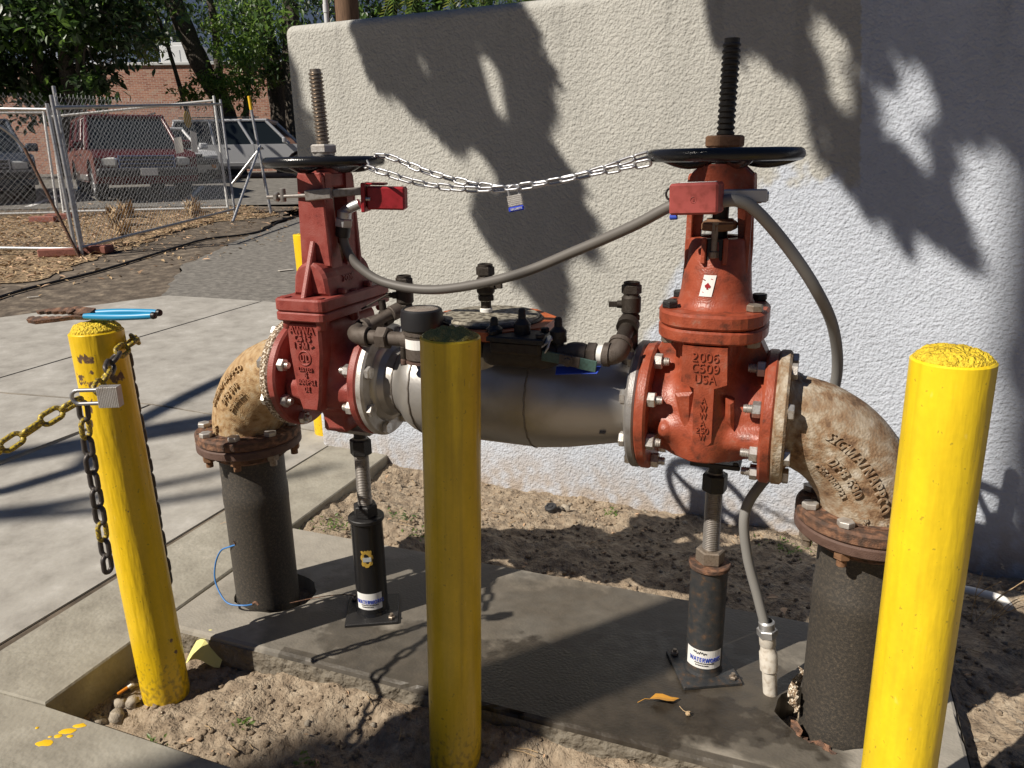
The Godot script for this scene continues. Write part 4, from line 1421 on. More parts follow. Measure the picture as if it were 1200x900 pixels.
func backflow() -> void:
	var t := thing("backflow_preventer", "grey stainless steel double cone body with orange hatch between the two valves", "backflow preventer", Vector3(-0.64, AX, 0))
	var right := along(Vector3(0, AX, 0), Vector3.RIGHT)
	var b := B.new()
	b.lathe([Vector2(0.083, -0.955), Vector2(0.083, -0.9), Vector2(0.088, -0.885), Vector2(0.108, -0.868), Vector2(0.118, -0.85), Vector2(0.1225, -0.83), Vector2(0.1235, -0.55), Vector2(0.1235, -0.535), Vector2(0.115, -0.47), Vector2(0.0855, -0.325)], right, 64)
	put(t, "barrel", b, M.steel)
	for w in [[-0.548, 0.1236], [-0.832, 0.1226], [-0.898, 0.0838]]:
		var ring := []
		for k in 72:
			var p := polar(w[1], 5.0 * k)
			ring.append(Vector3(w[0] + 0.0008 * sin(k * 2.1), AX + p.y, p.x))
		var wb := B.new()
		wb.tube(ring, 0.0023, 8, true)
		put(t, "weld_bead", wb, M.weld)
	put(t, "pipe_flange", flange_ring(-0.9645, 1, 0.02, 0.14), M.steel_flange)
	put(t, "pipe_flange", flange_ring(-0.3055, -1, 0.02, 0.14), M.steel_dark)
	for f in [[-0.9445, 1], [-0.3255, -1]]:
		var hb := B.new()
		hb.lathe([Vector2(0.105, 0.0), Vector2(0.1, 0.006), Vector2(0.09, 0.01), Vector2(0.083, 0.024)], along(Vector3(f[0], AX, 0), Vector3(f[1], 0, 0)), 48)
		put(t, "flange_hub", hb, M.steel)
	# access port
	var hx := -0.672
	var p := B.new()
	p.lathe([Vector2(0.1, 0.76), Vector2(0.1, 0.85)], xf(Vector3(hx, 0, 0)), 48)
	put(t, "port_neck", p, M.steel)
	var o := PackedVector2Array()
	for k in 8:
		var a := polar(0.156, 22.5 + 45.0 * k)
		var nx := polar(0.156, 22.5 + 45.0 * (k + 1))
		for j in 3:
			o.append(a.lerp(nx, 0.06 + 0.44 * j))
	var up := Transform3D(Basis(Vector3.RIGHT, Vector3.FORWARD, Vector3.UP), Vector3(hx, 0, 0))
	var hf := B.new()
	hf.prism(o, 0.02, up * xf(Vector3(0, 0, 0.85)), 0.003, true)
	put(t, "hatch_flange", hf, M.hatch_orange)
	var cv := B.new()
	cv.lathe([Vector2(0.113, 0.87), Vector2(0.113, 0.877), Vector2(0.109, 0.881), Vector2(0.05, 0.883), Vector2(0.0, 0.8835)], xf(Vector3(hx, 0, 0)), 48)
	var cover := put(t, "hatch_cover", cv, M.cover)
	var gr := B.new()
	var ring := []
	for k in 48:
		var q := polar(0.117, 7.5 * k)
		ring.append(Vector3(hx + q.x, 0.872, q.y))
	gr.tube(ring, 0.004, 8, true)
	part(cover, "clamp_ring", gr, M.black_iron)
	# test cocks: nipple, white thread tape, ball valve with a capped side screw
	test_cock(t, Vector3(-0.683, 0.882, 0.0), 0.03, true)
	test_cock(t, Vector3(-0.905, 0.775, -0.02), 0.1, false)
	var rp := B.new()
	rp.lathe([Vector2(0.017, 0.77), Vector2(0.017, 0.87), Vector2(0.019, 0.87), Vector2(0.019, 0.88), Vector2(0.015, 0.88), Vector2(0.015, 0.895)], xf(Vector3(-0.345, 0, 0)), 20)
	rp.lathe([Vector2(0.024, 0.781), Vector2(0.021, 0.787), Vector2(0.016, 0.788)], xf(Vector3(-0.345, 0, 0)), 20)
	put(t, "nipple", rp, M.bronze)
	test_cock(t, Vector3(-0.345, 0.86, 0), 0.025, false)
	# little tags welded on
	var lug := B.new()
	lug.box(xf(Vector3(-0.79, 0.645, 0.108), Vector3(25, 0, 0)), Vector3(0.012, 0.004, 0.012), 0.001)
	put(t, "weld_lug", lug, M.weld)
	lug = B.new()
	lug.box(xf(Vector3(-0.38, 0.655, 0.088), Vector3(25, 0, 0)), Vector3(0.014, 0.004, 0.01), 0.001)
	put(t, "weld_lug", lug, M.weld)


func test_cock(t: Node3D, p: Vector3, stalk: float, tape: bool) -> void:
	var b := B.new()
	var y := stalk
	b.lathe([Vector2(0.012, 0), Vector2(0.012, y)], xf(p), 16)
	b.hexagon(xf(p + Vector3(0, y, 0)), 0.034, 0.014, 0.002)
	b.lathe([Vector2(0.016, y + 0.014), Vector2(0.021, y + 0.02), Vector2(0.021, y + 0.05), Vector2(0.017, y + 0.055), Vector2(0.017, y + 0.062)], xf(p), 20)
	b.hexagon(xf(p + Vector3(0, y + 0.058, 0), Vector3(0, 12, 0)), 0.037, 0.02, 0.002)
	b.lathe([Vector2(0.0175, y + 0.078), Vector2(0.0175, y + 0.083), Vector2(0.0145, y + 0.084), Vector2(0.0145, y + 0.079), Vector2(0, y + 0.079)], xf(p), 20)
	var d := Vector3(-1, 0, 0.25) if not tape else Vector3(1, 0.05, 0.3)
	rod(b, p + Vector3(0, y + 0.035, 0), p + Vector3(0, y + 0.035, 0) + d.normalized() * 0.03, 0.0085, 12)
	b.box(Transform3D(Basis.looking_at(d, Vector3.UP), p + Vector3(0, y + 0.035, 0) + d.normalized() * 0.038), Vector3(0.006, 0.012, 0.02), 0.001)
	var o := put(t, "test_cock", b, M.dark_bronze)
	if tape:
		for h in [0.002, 0.029]:
			var w := B.new()
			w.lathe([Vector2(0.013, h), Vector2(0.0145, h + 0.002), Vector2(0.0145, h + 0.009), Vector2(0.013, h + 0.011)], xf(p), 16)
			part(o, "thread_tape", w, M.white)


func bypass() -> void:
	var z := 0.115
	var t := thing("bypass_line", "small dark bypass line of bronze fittings in front of the steel barrel", "pipe fittings", Vector3(-0.6, 0.83, z))
	var y := 0.835
	# left elbow, union and return pipe to the rear test cock
	var e := B.new()
	var bend := []
	for k in 9:
		var a := PI / 2 * k / 8.0
		bend.append(Vector3(-0.945, y, z - 0.035) + Vector3(-0.035 * cos(a) + 0.0, 0.004 * (1 - sin(a)), 0.035 * sin(a)))
	e.tube(bend, 0.02, 16)
	e.lathe([Vector2(0.0, 0), Vector2(0.024, 0), Vector2(0.024, 0.016), Vector2(0.02, 0.018)], along(Vector3(-0.945, y, z), Vector3.RIGHT), 18)
	e.lathe([Vector2(0.02, 0), Vector2(0.024, 0.002), Vector2(0.024, 0.016), Vector2(0.0, 0.016)], along(Vector3(-0.98, y + 0.004, z - 0.05), Vector3(0.2, 0.1, -1)), 18)
	put(t, "pipe_bend", e, M.bronze)
	var rp := B.new()
	rod(rp, Vector3(-0.979, y + 0.004, z - 0.05), Vector3(-0.925, 0.873, -0.005), 0.0135, 16)
	rod(rp, Vector3(-0.972, y + 0.01, z - 0.07), Vector3(-0.957, 0.85, z - 0.1), 0.019, 16, 0.002)
	rod(rp, Vector3(-0.93, 0.868, 0.01), Vector3(-0.917, 0.876, -0.015), 0.019, 16, 0.002)
	put(t, "return_pipe", rp, M.bronze)
	var sv := B.new()
	rod(sv, Vector3(-0.953, 0.855, 0.012), Vector3(-0.94, 0.863, -0.006), 0.021, 16, 0.003)
	rod(sv, Vector3(-0.95, 0.855, 0.006), Vector3(-0.955, 0.9, 0.006), 0.009, 10)
	sv.box(xf(Vector3(-0.968, 0.898, 0.01), Vector3(0, 10, 28)), Vector3(0.085, 0.004, 0.013), 0.001)
	put(t, "shutoff_valve", sv, M.dark_bronze)
	var un := B.new()
	rod(un, Vector3(-0.93, y, z), Vector3(-0.82, y, z), 0.0165, 16)
	un.hexagon(along(Vector3(-0.905, y, z), Vector3.RIGHT, 0.2), 0.046, 0.03, 0.003)
	put(t, "union_nut", un, M.bronze)
	# middle pieces
	var mid := B.new()
	rod(mid, Vector3(-0.76, y, z), Vector3(-0.62, y, z), 0.0165, 16)
	mid.hexagon(along(Vector3(-0.735, y, z), Vector3.RIGHT, 0.1), 0.046, 0.026, 0.003)
	mid.lathe([Vector2(0, 0), Vector2(0.027, 0), Vector2(0.027, 0.02), Vector2(0.0, 0.02)], along(Vector3(-0.655, y, z), Vector3.RIGHT), 20)
	put(t, "union_nut", mid, M.dark_bronze)
	var cv := B.new()
	cv.lathe([Vector2(0, 0), Vector2(0.03, 0), Vector2(0.034, 0.01), Vector2(0.034, 0.13), Vector2(0.03, 0.145), Vector2(0.022, 0.16), Vector2(0, 0.16)], along(Vector3(-0.632, y - 0.008, z), Vector3.RIGHT), 28)
	cv.box(xf(Vector3(-0.555, y + 0.008, z + 0.002)), Vector3(0.115, 0.03, 0.078), 0.006)
	put(t, "check_body", cv, M.dark_bronze)
	var pl := B.new()
	pl.prism(PackedVector2Array([Vector2(-0.058, -0.042), Vector2(0.07, -0.045), Vector2(0.06, 0.042), Vector2(-0.045, 0.045)]), 0.012, Transform3D(Basis(Vector3.RIGHT, Vector3.FORWARD, Vector3.UP), Vector3(-0.56, y + 0.02, z)), 0.003)
	for c in [[-0.048, 0.03], [0.058, 0.03], [0.048, -0.032], [-0.036, -0.034]]:
		pl.hexagon(xf(Vector3(-0.56 + c[0], y + 0.032, z + c[1])), 0.017, 0.009)
	put(t, "check_cover", pl, M.black_iron)
	for s in [[-0.612, 0.872, 0.03], [-0.552, 0.874, 0.048], [-0.472, 0.868, 0.04]]:
		var cap := B.new()
		var at := Vector3(s[0], s[1] - 0.012, z + (0.0 if s[0] > -0.6 else 0.01))
		cap.lathe([Vector2(0.0, -0.02), Vector2(0.012, -0.02), Vector2(0.012, 0.004), Vector2(0.017, 0.006), Vector2(0.018, s[2] * 0.55), Vector2(0.012, s[2] * 0.7), Vector2(0.0085, s[2] * 0.8), Vector2(0.0085, s[2] + 0.006), Vector2(0.006, s[2] + 0.011), Vector2(0, s[2] + 0.012)], xf(at), 16)
		cap.hexagon(xf(at + Vector3(0, -0.002, 0)), 0.032, 0.014)
		put(t, "test_cock", cap, M.black_iron)
	# tape and rag of plastic round the last cock
	var wrap := B.new()
	wrap.box(xf(Vector3(-0.5, 0.853, z + 0.02), Vector3(10, 20, 38)), Vector3(0.05, 0.004, 0.03), 0.001)
	put(t, "plastic_wrap", wrap, M.plastic)
	wrap = B.new()
	wrap.box(xf(Vector3(-0.487, 0.848, z + 0.03), Vector3(40, 0, 60)), Vector3(0.035, 0.003, 0.024), 0.001)
	put(t, "plastic_wrap", wrap, M.plastic)
	# ball valve with green lever, tape, elbow and pipe up to the front riser
	var bv := B.new()
	rod(bv, Vector3(-0.47, y - 0.004, z), Vector3(-0.385, y, z), 0.0175, 18)
	bv.lathe([Vector2(0.0, 0), Vector2(0.021, 0), Vector2(0.0245, 0.012), Vector2(0.0245, 0.03), Vector2(0.021, 0.042), Vector2(0, 0.042)], along(Vector3(-0.452, y - 0.003, z), Vector3.RIGHT), 18)
	bv.hexagon(along(Vector3(-0.408, y, z), Vector3.RIGHT), 0.04, 0.02)
	bv.hexagon(along(Vector3(-0.438, y - 0.008, z + 0.018), Vector3.BACK), 0.015, 0.02)
	put(t, "ball_valve", bv, M.bronze)
	var lv := B.new()
	lv.box(xf(Vector3(-0.472, y - 0.006, z + 0.034), Vector3(0, 0, -6)), Vector3(0.05, 0.022, 0.004), 0.001)
	put(t, "valve_lever", lv, M.lever_green)
	var lv2 := B.new()
	lv2.box(xf(Vector3(-0.4, y - 0.016, z + 0.034), Vector3(0, 0, -8)), Vector3(0.04, 0.024, 0.004), 0.001)
	put(t, "valve_lever", lv2, M.lever_green)
	var lc := B.new()
	lc.box(xf(Vector3(-0.437, y - 0.01, z + 0.035), Vector3(0, 0, -7)), Vector3(0.044, 0.022, 0.005), 0.001)
	lc.hexagon(along(Vector3(-0.44, y - 0.01, z + 0.037), Vector3.BACK), 0.014, 0.006)
	lc.lathe([Vector2(0.012, 0), Vector2(0.012, 0.0025), Vector2(0, 0.0025)], along(Vector3(-0.44, y - 0.01, z + 0.0375), Vector3.BACK), 16)
	put(t, "lever_plate", lc, M.bronze)
	var bt := B.new()
	bt.box(xf(Vector3(-0.44, y - 0.034, z + 0.02), Vector3(30, 10, 6)), Vector3(0.06, 0.003, 0.024), 0.001)
	put(t, "blue_tape", bt, M.ink_blue)
	bt = B.new()
	bt.box(xf(Vector3(-0.395, y - 0.03, z + 0.022), Vector3(30, -10, 12)), Vector3(0.04, 0.003, 0.022), 0.001)
	put(t, "blue_tape", bt, M.ink_blue)
	var tp := B.new()
	tp.lathe([Vector2(0.017, 0), Vector2(0.0195, 0.001), Vector2(0.0195, 0.012), Vector2(0.017, 0.013)], along(Vector3(-0.387, y, z), Vector3.RIGHT), 18)
	put(t, "thread_tape", tp, M.white)
	var el := B.new()
	var a0 := Vector3(-0.374, y, z)
	var up := (Vector3(-0.345, 0.905, 0.005) - Vector3(-0.352, y + 0.012, z - 0.02)).normalized()
	var ep := curve([a0, Vector3(-0.36, y, z), Vector3(-0.346, y + 0.006, z - 0.008), Vector3(-0.346, y + 0.016, z - 0.024)], 0.004)
	el.tube(ep, 0.0215, 18)
	el.lathe([Vector2(0, 0), Vector2(0.025, 0), Vector2(0.025, 0.012), Vector2(0, 0.012)], along(Vector3(-0.373, y, z), Vector3.RIGHT), 18)
	el.lathe([Vector2(0, 0), Vector2(0.025, 0), Vector2(0.025, 0.01), Vector2(0, 0.01)], along(Vector3(-0.346, y + 0.014, z - 0.022), up), 18)
	put(t, "pipe_bend", el, M.bronze)
	var sp := B.new()
	rod(sp, Vector3(-0.346, y + 0.016, z - 0.024), Vector3(-0.345, 0.884, 0.008), 0.0165, 18)
	sp.lathe([Vector2(0.0, 0), Vector2(0.024, 0), Vector2(0.024, 0.018), Vector2(0.019, 0.02)], along(Vector3(-0.345, 0.875, 0.035), Vector3(0, 0.45, -1)), 18)
	put(t, "slanted_pipe", sp, M.dark_bronze)
	# water meter
	var mt := thing("water_meter", "small bronze water meter with a black round lid on the bypass line", "water meter", Vector3(-0.79, 0.79, z))
	var mb := B.new()
	mb.lathe([Vector2(0, 0.792), Vector2(0.034, 0.792), Vector2(0.0405, 0.797), Vector2(0.0405, 0.85), Vector2(0.043, 0.852), Vector2(0.043, 0.861), Vector2(0.03, 0.862)], xf(Vector3(-0.79, 0, z)), 32)
	mb.lathe([Vector2(0.016, 0), Vector2(0.019, 0.0), Vector2(0.026, 0.03)], along(Vector3(-0.84, y, z), Vector3.RIGHT), 18)
	mb.lathe([Vector2(0.016, 0), Vector2(0.019, 0.0), Vector2(0.026, 0.03)], along(Vector3(-0.742, y, z), Vector3.LEFT), 18)
	put(mt, "meter_body", mb, M.bronze)
	var sk := B.new()
	sk.lathe([Vector2(0.035, 0.787), Vector2(0.041, 0.787), Vector2(0.041, 0.793), Vector2(0.0, 0.793)], xf(Vector3(-0.79, 0, z)), 32)
	rod(sk, Vector3(-0.828, 0.782, z + 0.022), Vector3(-0.828, 0.796, z + 0.022), 0.008, 12, 0.002)
	put(mt, "rubber_skirt", sk, M.flange_rust)
	var ln := B.new()
	rod(ln, Vector3(-0.828, 0.796, z + 0.022), Vector3(-0.828, 0.824, z + 0.022), 0.0075, 12, 0.001)
	put(mt, "seal_screw", ln, M.dark_bronze)
	var pt := B.new()
	for k in 6:
		var q := []
		for c in [[k, 0], [k + 1, 0], [k + 1, 1], [k, 1]]:
			var a: float = 18.0 - 62.0 * c[0] / 6.0
			q.append(Vector3(-0.79 + 0.0412 * sin(deg_to_rad(a)), 0.822 + 0.022 * c[1], z + 0.0412 * cos(deg_to_rad(a))))
		pt.quad(q[0], q[1], q[2], q[3], Vector3(q[0].x + 0.79, 0, q[0].z - z))
	put(mt, "meter_label", pt, M.paper)
	var ld := B.new()
	ld.lathe([Vector2(0.043, 0.861), Vector2(0.047, 0.865), Vector2(0.0475, 0.895), Vector2(0.0455, 0.906), Vector2(0.042, 0.909), Vector2(0.04, 0.909), Vector2(0.039, 0.906), Vector2(0, 0.906)], xf(Vector3(-0.79, 0, z)), 36)
	put(mt, "meter_lid", ld, M.black_plastic)
	var gz := B.new()
	gz.lathe([Vector2(0.0385, 0.9062), Vector2(0.036, 0.9078), Vector2(0, 0.9082)], xf(Vector3(-0.79, 0, z)), 32)
	put(mt, "meter_glass", gz, M.meter_face)


func stand(x: float, z: float, tube_m: Material, rod_m: Material, nut_m: Material, top_y: float, label: String, gold: bool) -> void:
	var t := thing("pipe_stand", label, "pipe stand", Vector3(x, 0, z), "adjustable pipe stands under the valves")
	var turn := 27.0
	var b := B.new()
	b.box(xf(Vector3(x, 0.0045, z), Vector3(0, turn, 0)), Vector3(0.145, 0.009, 0.145), 0.0015)
	put(t, "base_plate", b, M.stand_dark if not gold else M.black_iron)
	for s in [[0.055, 0.055], [-0.055, -0.055]]:
		var an := B.new()
		var p := Vector3(s[0], 0, s[1]).rotated(Vector3.UP, deg_to_rad(turn)) + Vector3(x, 0.009, z)
		an.hexagon(xf(p), 0.017, 0.008)
		rod(an, p, p + Vector3(0, 0.015, 0), 0.0048, 10)
		put(t, "anchor_bolt", an, M.bolt_dark)
	var tb := B.new()
	tb.lathe([Vector2(0.0, 0.0092), Vector2(0.0465, 0.0092), Vector2(0.044, 0.016), Vector2(0.0433, 0.018), Vector2(0.0433, 0.29), Vector2(0.03, 0.29)], xf(Vector3(x, 0, z)), 36)
	put(t, "tube", tb, tube_m)
	var cp := B.new()
	cp.lathe([Vector2(0.0, 0.288), Vector2(0.0475, 0.288), Vector2(0.049, 0.29), Vector2(0.049, 0.298), Vector2(0.047, 0.3), Vector2(0, 0.3)], xf(Vector3(x, 0, z)), 36)
	put(t, "cap_plate", cp, M.rusty if not gold else M.black_iron)
	var nt := B.new()
	nt.hexagon(xf(Vector3(x, 0.3, z), Vector3(0, 12, 0)), 0.058, 0.034, 0.003)
	put(t, "adjusting_nut", nt, nut_m)
	var rd := B.new()
	threads(rd, Vector3(x, 0.33, z), Vector3.UP, top_y - 0.36, 0.0195, 0.0014, 0.0046, 20)
	put(t, "threaded_rod", rd, rod_m)
	var tn := B.new()
	tn.hexagon(xf(Vector3(x, top_y - 0.078, z), Vector3(0, 20, 0)), 0.05, 0.044, 0.003)
	put(t, "lock_nut", tn, M.black_iron)
	var hd := B.new()
	rod(hd, Vector3(x, top_y - 0.06, z), Vector3(x, top_y - 0.008, z), 0.0165, 16)
	put(t, "neck", hd, M.black_iron)
	# flat strap that carries the valve
	var st := B.new()
	st.box(xf(Vector3(x + 0.0, top_y - 0.006, z)), Vector3(0.11 if not gold else 0.1, 0.012, 0.06), 0.002)
	for s in [-1.0, 1.0]:
		st.box(xf(Vector3(x + s * 0.045, top_y + 0.003, z)), Vector3(0.012, 0.008, 0.058), 0.002)
	put(t, "saddle", st, M.black_iron if not gold else M.rod)
	# maker's paper label round the foot
	var lb := B.new()
	var r := 0.0438
	var hid := 50.0 if gold else 62.0
	var mid := 20.0 if gold else 6.0
	for k in 14:
		var q := []
		for c in [[k, 0], [k + 1, 0], [k + 1, 1], [k, 1]]:
			var a: float = mid - hid + 2.0 * hid * c[0] / 14.0
			q.append(Vector3(x + r * sin(deg_to_rad(a)), 0.032 + 0.05 * c[1], z + r * cos(deg_to_rad(a))))
		lb.quad(q[0], q[1], q[2], q[3], Vector3(q[0].x - x, 0, q[0].z - z))
	var label_o := put(t, "paper_label", lb, M.paper)
	var wrap := func(p: Vector3) -> Vector3:
		var a := deg_to_rad(mid) + p.x / r
		return Vector3(x + (r + p.z) * sin(a), p.y, z + (r + p.z) * cos(a))
	var tx := B.new()
	tx.mesh_in(text_mesh("WATERWORKS", 0.0165, 0.0008, false, true), Transform3D(Basis().scaled(Vector3(0.72, 1, 1)), Vector3(0.004, 0.056, 0.0005)), wrap)
	part(label_o, "label_print", tx, M.ink_blue)
	var t2 := B.new()
	for ln in [[-0.022, 0.0465, 0.046], [-0.02, 0.0405, 0.03]]:   # lines too small to read: broken dashes of print
		var px := 0.0
		var k := 0
		while px < ln[2]:
			var w: float = [0.0032, 0.0018, 0.004, 0.0026][k % 4]
			var bm := B.new()
			bm.box(xf(Vector3(ln[0] + px + w / 2, ln[1], 0.0005)), Vector3(w, 0.0028, 0.0006), 0.0001)
			t2.mesh_in(bm.done(), Transform3D(), wrap)
			px += w + 0.0012
			k += 1
	if not gold:   # flourish of script above the name
		var fl := []
		for k in 30:
			fl.append(wrap.call(Vector3(-0.026 + 0.0011 * k, 0.0745 + 0.003 * sin(k * 1.3) + 0.0015 * sin(k * 0.45) , 0.0006)))
		t2.tube(fl, 0.0008, 5)
	part(label_o, "label_print", t2, M.ink)
	if gold:   # shield sticker
		var sh := B.new()
		var o := PackedVector2Array()
		for p in [[-16, 22], [-11, 24], [-8, 21], [-4, 25], [0, 22], [4, 26], [8, 23], [13, 24], [15, 20], [13, 12], [17, 8], [18, 0], [14, -4], [16, -14], [14, -20], [7, -21], [4, -26], [-4, -27], [-6, -23], [-13, -22], [-15, -16], [-13, -6], [-17, 0], [-16, 9], [-12, 13]]:
			o.append(Vector2(p[0], p[1]) * 0.001)
		var sm := B.new()
		sm.prism(o, 0.0006, Transform3D())
		var midg := deg_to_rad(24)
		var w2 := func(p: Vector3) -> Vector3:
			var a := midg + p.x / r
			return Vector3(x + (r - 0.0002 + p.z) * sin(a), 0.19 + p.y, z + (r - 0.0002 + p.z) * cos(a))
		sh.mesh_in(sm.done(), Transform3D(), w2)
		var sticker := put(t, "shield_sticker", sh, M.sticker_gold)
		var s2 := B.new()
		for rr in [[[-11, 3], [12, 4], [12, -9], [-10, -10]]]:
			var o2 := PackedVector2Array()
			for p in rr:
				o2.append(Vector2(p[0], p[1]) * 0.001)
			var s3 := B.new()
			s3.prism(o2, 0.0006, xf(Vector3(0, 0, 0.0006)))
			s2.mesh_in(s3.done(), Transform3D(), w2)
		part(sticker, "sticker_print", s2, M.sticker_grey)


func conduit_tube(t: Node3D, pts: Array, r: float, m: Material, called := "flexible_conduit") -> void:
	var c := curve(pts, 0.0024)
	var rad := []
	for i in c.size():
		rad.append(r + 0.00055 * sin(i * TAU / 2.0 + 0.5) * (1.0 if i % 2 else -1.0))
	var b := B.new()
	b.tube(c, rad, 18)
	put(t, called, b, m)


func connector(t: Node3D, p: Vector3, d: Vector3, r: float, m: Material, m2: Material) -> void:   # compression fitting along d
	var b := B.new()
	b.hexagon(along(p, d), r * 3.0, 0.02, 0.002)
	b.lathe([Vector2(r, 0.02), Vector2(r * 1.35, 0.021), Vector2(r * 1.35, 0.036), Vector2(r, 0.04)], along(p, d), 20)
	put(t, "connector", b, m)
	var c := B.new()
	c.lathe([Vector2(r * 1.3, -0.024), Vector2(r * 1.4, -0.022), Vector2(r * 1.4, -0.001), Vector2(r, 0.0)], along(p, d), 20)
	put(t, "connector_ring", c, m2)


func conduits() -> void:
	var a := thing("signal_conduit", "grey flexible conduit sagging between the two red switch boxes", "conduit", Vector3(-0.79, 0.93, 0.03), "grey flexible conduits")
	conduit_tube(a, [Vector3(-1.033, 1.1, 0.02), Vector3(-1.04, 1.055, 0.02), Vector3(-1.033, 1.02, 0.02), Vector3(-1.0, 0.98, 0.022), Vector3(-0.925, 0.945, 0.025), Vector3(-0.79, 0.937, 0.03), Vector3(-0.6, 0.978, 0.052), Vector3(-0.445, 1.04, 0.075), Vector3(-0.327, 1.092, 0.1), Vector3(-0.255, 1.13, 0.112), Vector3(-0.21, 1.147, 0.118)], 0.0112, M.conduit)
	connector(a, Vector3(-1.038, 1.075, 0.02), Vector3(0.2, 1, 0), 0.0125, M.galv, M.black_plastic)
	var b := thing("signal_conduit", "grey ribbed conduit from the right switch box down to a white pipe stub", "conduit", Vector3(0.0, 0.0, 0.0), "grey flexible conduits")
	conduit_tube(b, [Vector3(-0.165, 1.14, 0.11), Vector3(-0.13, 1.142, 0.105), Vector3(-0.098, 1.125, 0.095), Vector3(-0.043, 1.062, 0.06), Vector3(0.018, 0.974, 0.02), Vector3(0.062, 0.877, -0.06), Vector3(0.08, 0.76, -0.13), Vector3(0.06, 0.65, -0.16), Vector3(0.0, 0.57, -0.12), Vector3(-0.055, 0.52, -0.05), Vector3(-0.082, 0.455, -0.03), Vector3(-0.07, 0.352, -0.035), Vector3(-0.04, 0.248, -0.04), Vector3(-0.014, 0.16, -0.042)], 0.0116, M.conduit_grey)
	connector(b, Vector3(-0.012, 0.15, -0.042), Vector3(-0.12, 1, 0), 0.0135, M.galv, M.pvc)
	var pv := B.new()
	pv.lathe([Vector2(0.0165, -0.02), Vector2(0.0165, 0.062), Vector2(0.0205, 0.064), Vector2(0.0205, 0.108), Vector2(0.018, 0.112), Vector2(0.0165, 0.128), Vector2(0.01, 0.129)], along(Vector3(0.006, 0.0, -0.04), Vector3(-0.12, 1, -0.01)), 24)
	put(b, "pipe_stub", pv, M.pvc)


func switches() -> void:
	# right switch: box in front of the yoke
	var t := thing("supervisory_switch", "faded red switch box facing the viewer on the right valve yoke", "switch box", Vector3(-0.2, 1.11, 0.13), "red supervisory switch boxes")
	var b := B.new()
	b.box(xf(Vector3(-0.2, 1.148, 0.135), Vector3(0, -4, 2)), Vector3(0.088, 0.056, 0.062), 0.004)
	put(t, "housing", b, M.switch_red)
	var lb := B.new()
	lb.box(xf(Vector3(-0.198, 1.1768, 0.137), Vector3(0, -4, 2)), Vector3(0.066, 0.0012, 0.011), 0.0003)
	put(t, "paper_strip", lb, M.paper)
	var em := B.new()
	var ring := []
	for k in 24:
		var p := polar(0.0052, 15.0 * k)
		ring.append(Vector3(-0.2016 + p.x, 1.1465 + p.y, 0.1662))
	em.tube(ring, 0.0006, 6, true)
	em.mesh_in(text_mesh("B", 0.007, 0.0012, false, true), xf(Vector3(-0.2016, 1.1465, 0.1664), Vector3(0, -4, 2)))
	put(t, "cast_emblem", em, M.switch_red)
	var br := B.new()
	br.box(xf(Vector3(-0.13, 1.15, 0.085), Vector3(0, 8, 0)), Vector3(0.1, 0.024, 0.02), 0.002)
	br.box(xf(Vector3(-0.098, 1.148, 0.05)), Vector3(0.02, 0.024, 0.06), 0.002)
	br.hexagon(along(Vector3(-0.088, 1.148, 0.06), Vector3.RIGHT), 0.016, 0.01)
	put(t, "bracket", br, M.galv)
	var bl := B.new()
	rod(bl, Vector3(-0.25, 1.112, 0.12), Vector3(-0.236, 1.113, 0.12), 0.005, 10, 0.001)
	put(t, "plug_tip", bl, M.ink_blue)
	var lp := []
	for k in 16:
		var p := polar(0.009, 24.0 * k)
		lp.append(Vector3(-0.25 + p.x, 1.155 + p.y * 1.2, 0.12))
	var lpb := B.new()
	lpb.tube(lp, 0.0022, 8, true)
	put(t, "wire_loop", lpb, M.black_iron)
	# left switch: box beside the yoke on a clamp bar
	var s := thing("supervisory_switch", "deep red switch box with a proud cover plate beside the left valve yoke", "switch box", Vector3(-0.94, 1.11, 0), "red supervisory switch boxes")
	var tn := Vector3(0, 20, -2)
	var c := Vector3(-0.935, 1.141, 0.0)
	var fr := Transform3D(Basis.from_euler(tn * PI / 180.0), c)
	var hb := B.new()
	hb.box(fr * xf(Vector3(0.008, 0, 0)), Vector3(0.088, 0.052, 0.052), 0.004)
	put(s, "housing", hb, M.switch_dark)
	var cp := B.new()
	cp.box(fr * xf(Vector3(-0.042, 0.001, 0)), Vector3(0.009, 0.066, 0.076), 0.002)
	cp.box(fr * xf(Vector3(-0.018, 0.031, -0.012)), Vector3(0.045, 0.005, 0.05), 0.002)
	put(s, "cover_plate", cp, M.switch_dark)
	var sc := B.new()
	rod(sc, fr * Vector3(-0.036, -0.002, 0.03), fr * Vector3(-0.026, -0.002, 0.03), 0.0045, 10)
	put(s, "screw", sc, M.bolt)
	var bar := B.new()
	bar.box(xf(Vector3(-1.06, 1.152, 0.078), Vector3(0, 0, 5)), Vector3(0.07, 0.024, 0.012), 0.002)
	bar.box(xf(Vector3(-1.0, 1.156, 0.05), Vector3(0, 25, 4)), Vector3(0.07, 0.018, 0.01), 0.002)
	put(s, "clamp_bar", bar, M.rod)
	var hk := B.new()
	rod(hk, Vector3(-1.215, 1.145, 0.062), Vector3(-1.09, 1.15, 0.078), 0.0045, 10)
	hk.hexagon(along(Vector3(-1.18, 1.146, 0.066), Vector3(-1, 0, 0)), 0.02, 0.01)
	rod(hk, Vector3(-1.166, 1.135, 0.068), Vector3(-1.166, 1.165, 0.068), 0.007, 10, 0.001)
	put(s, "clamp_bolt", hk, M.rod)
	var lead := B.new()
	lead.tube(curve([Vector3(-1.036, 1.108, 0.02), Vector3(-1.02, 1.118, 0.015), Vector3(-0.995, 1.128, 0.01)], 0.005), 0.012, 12)
	put(s, "cable_entry", lead, M.galv)


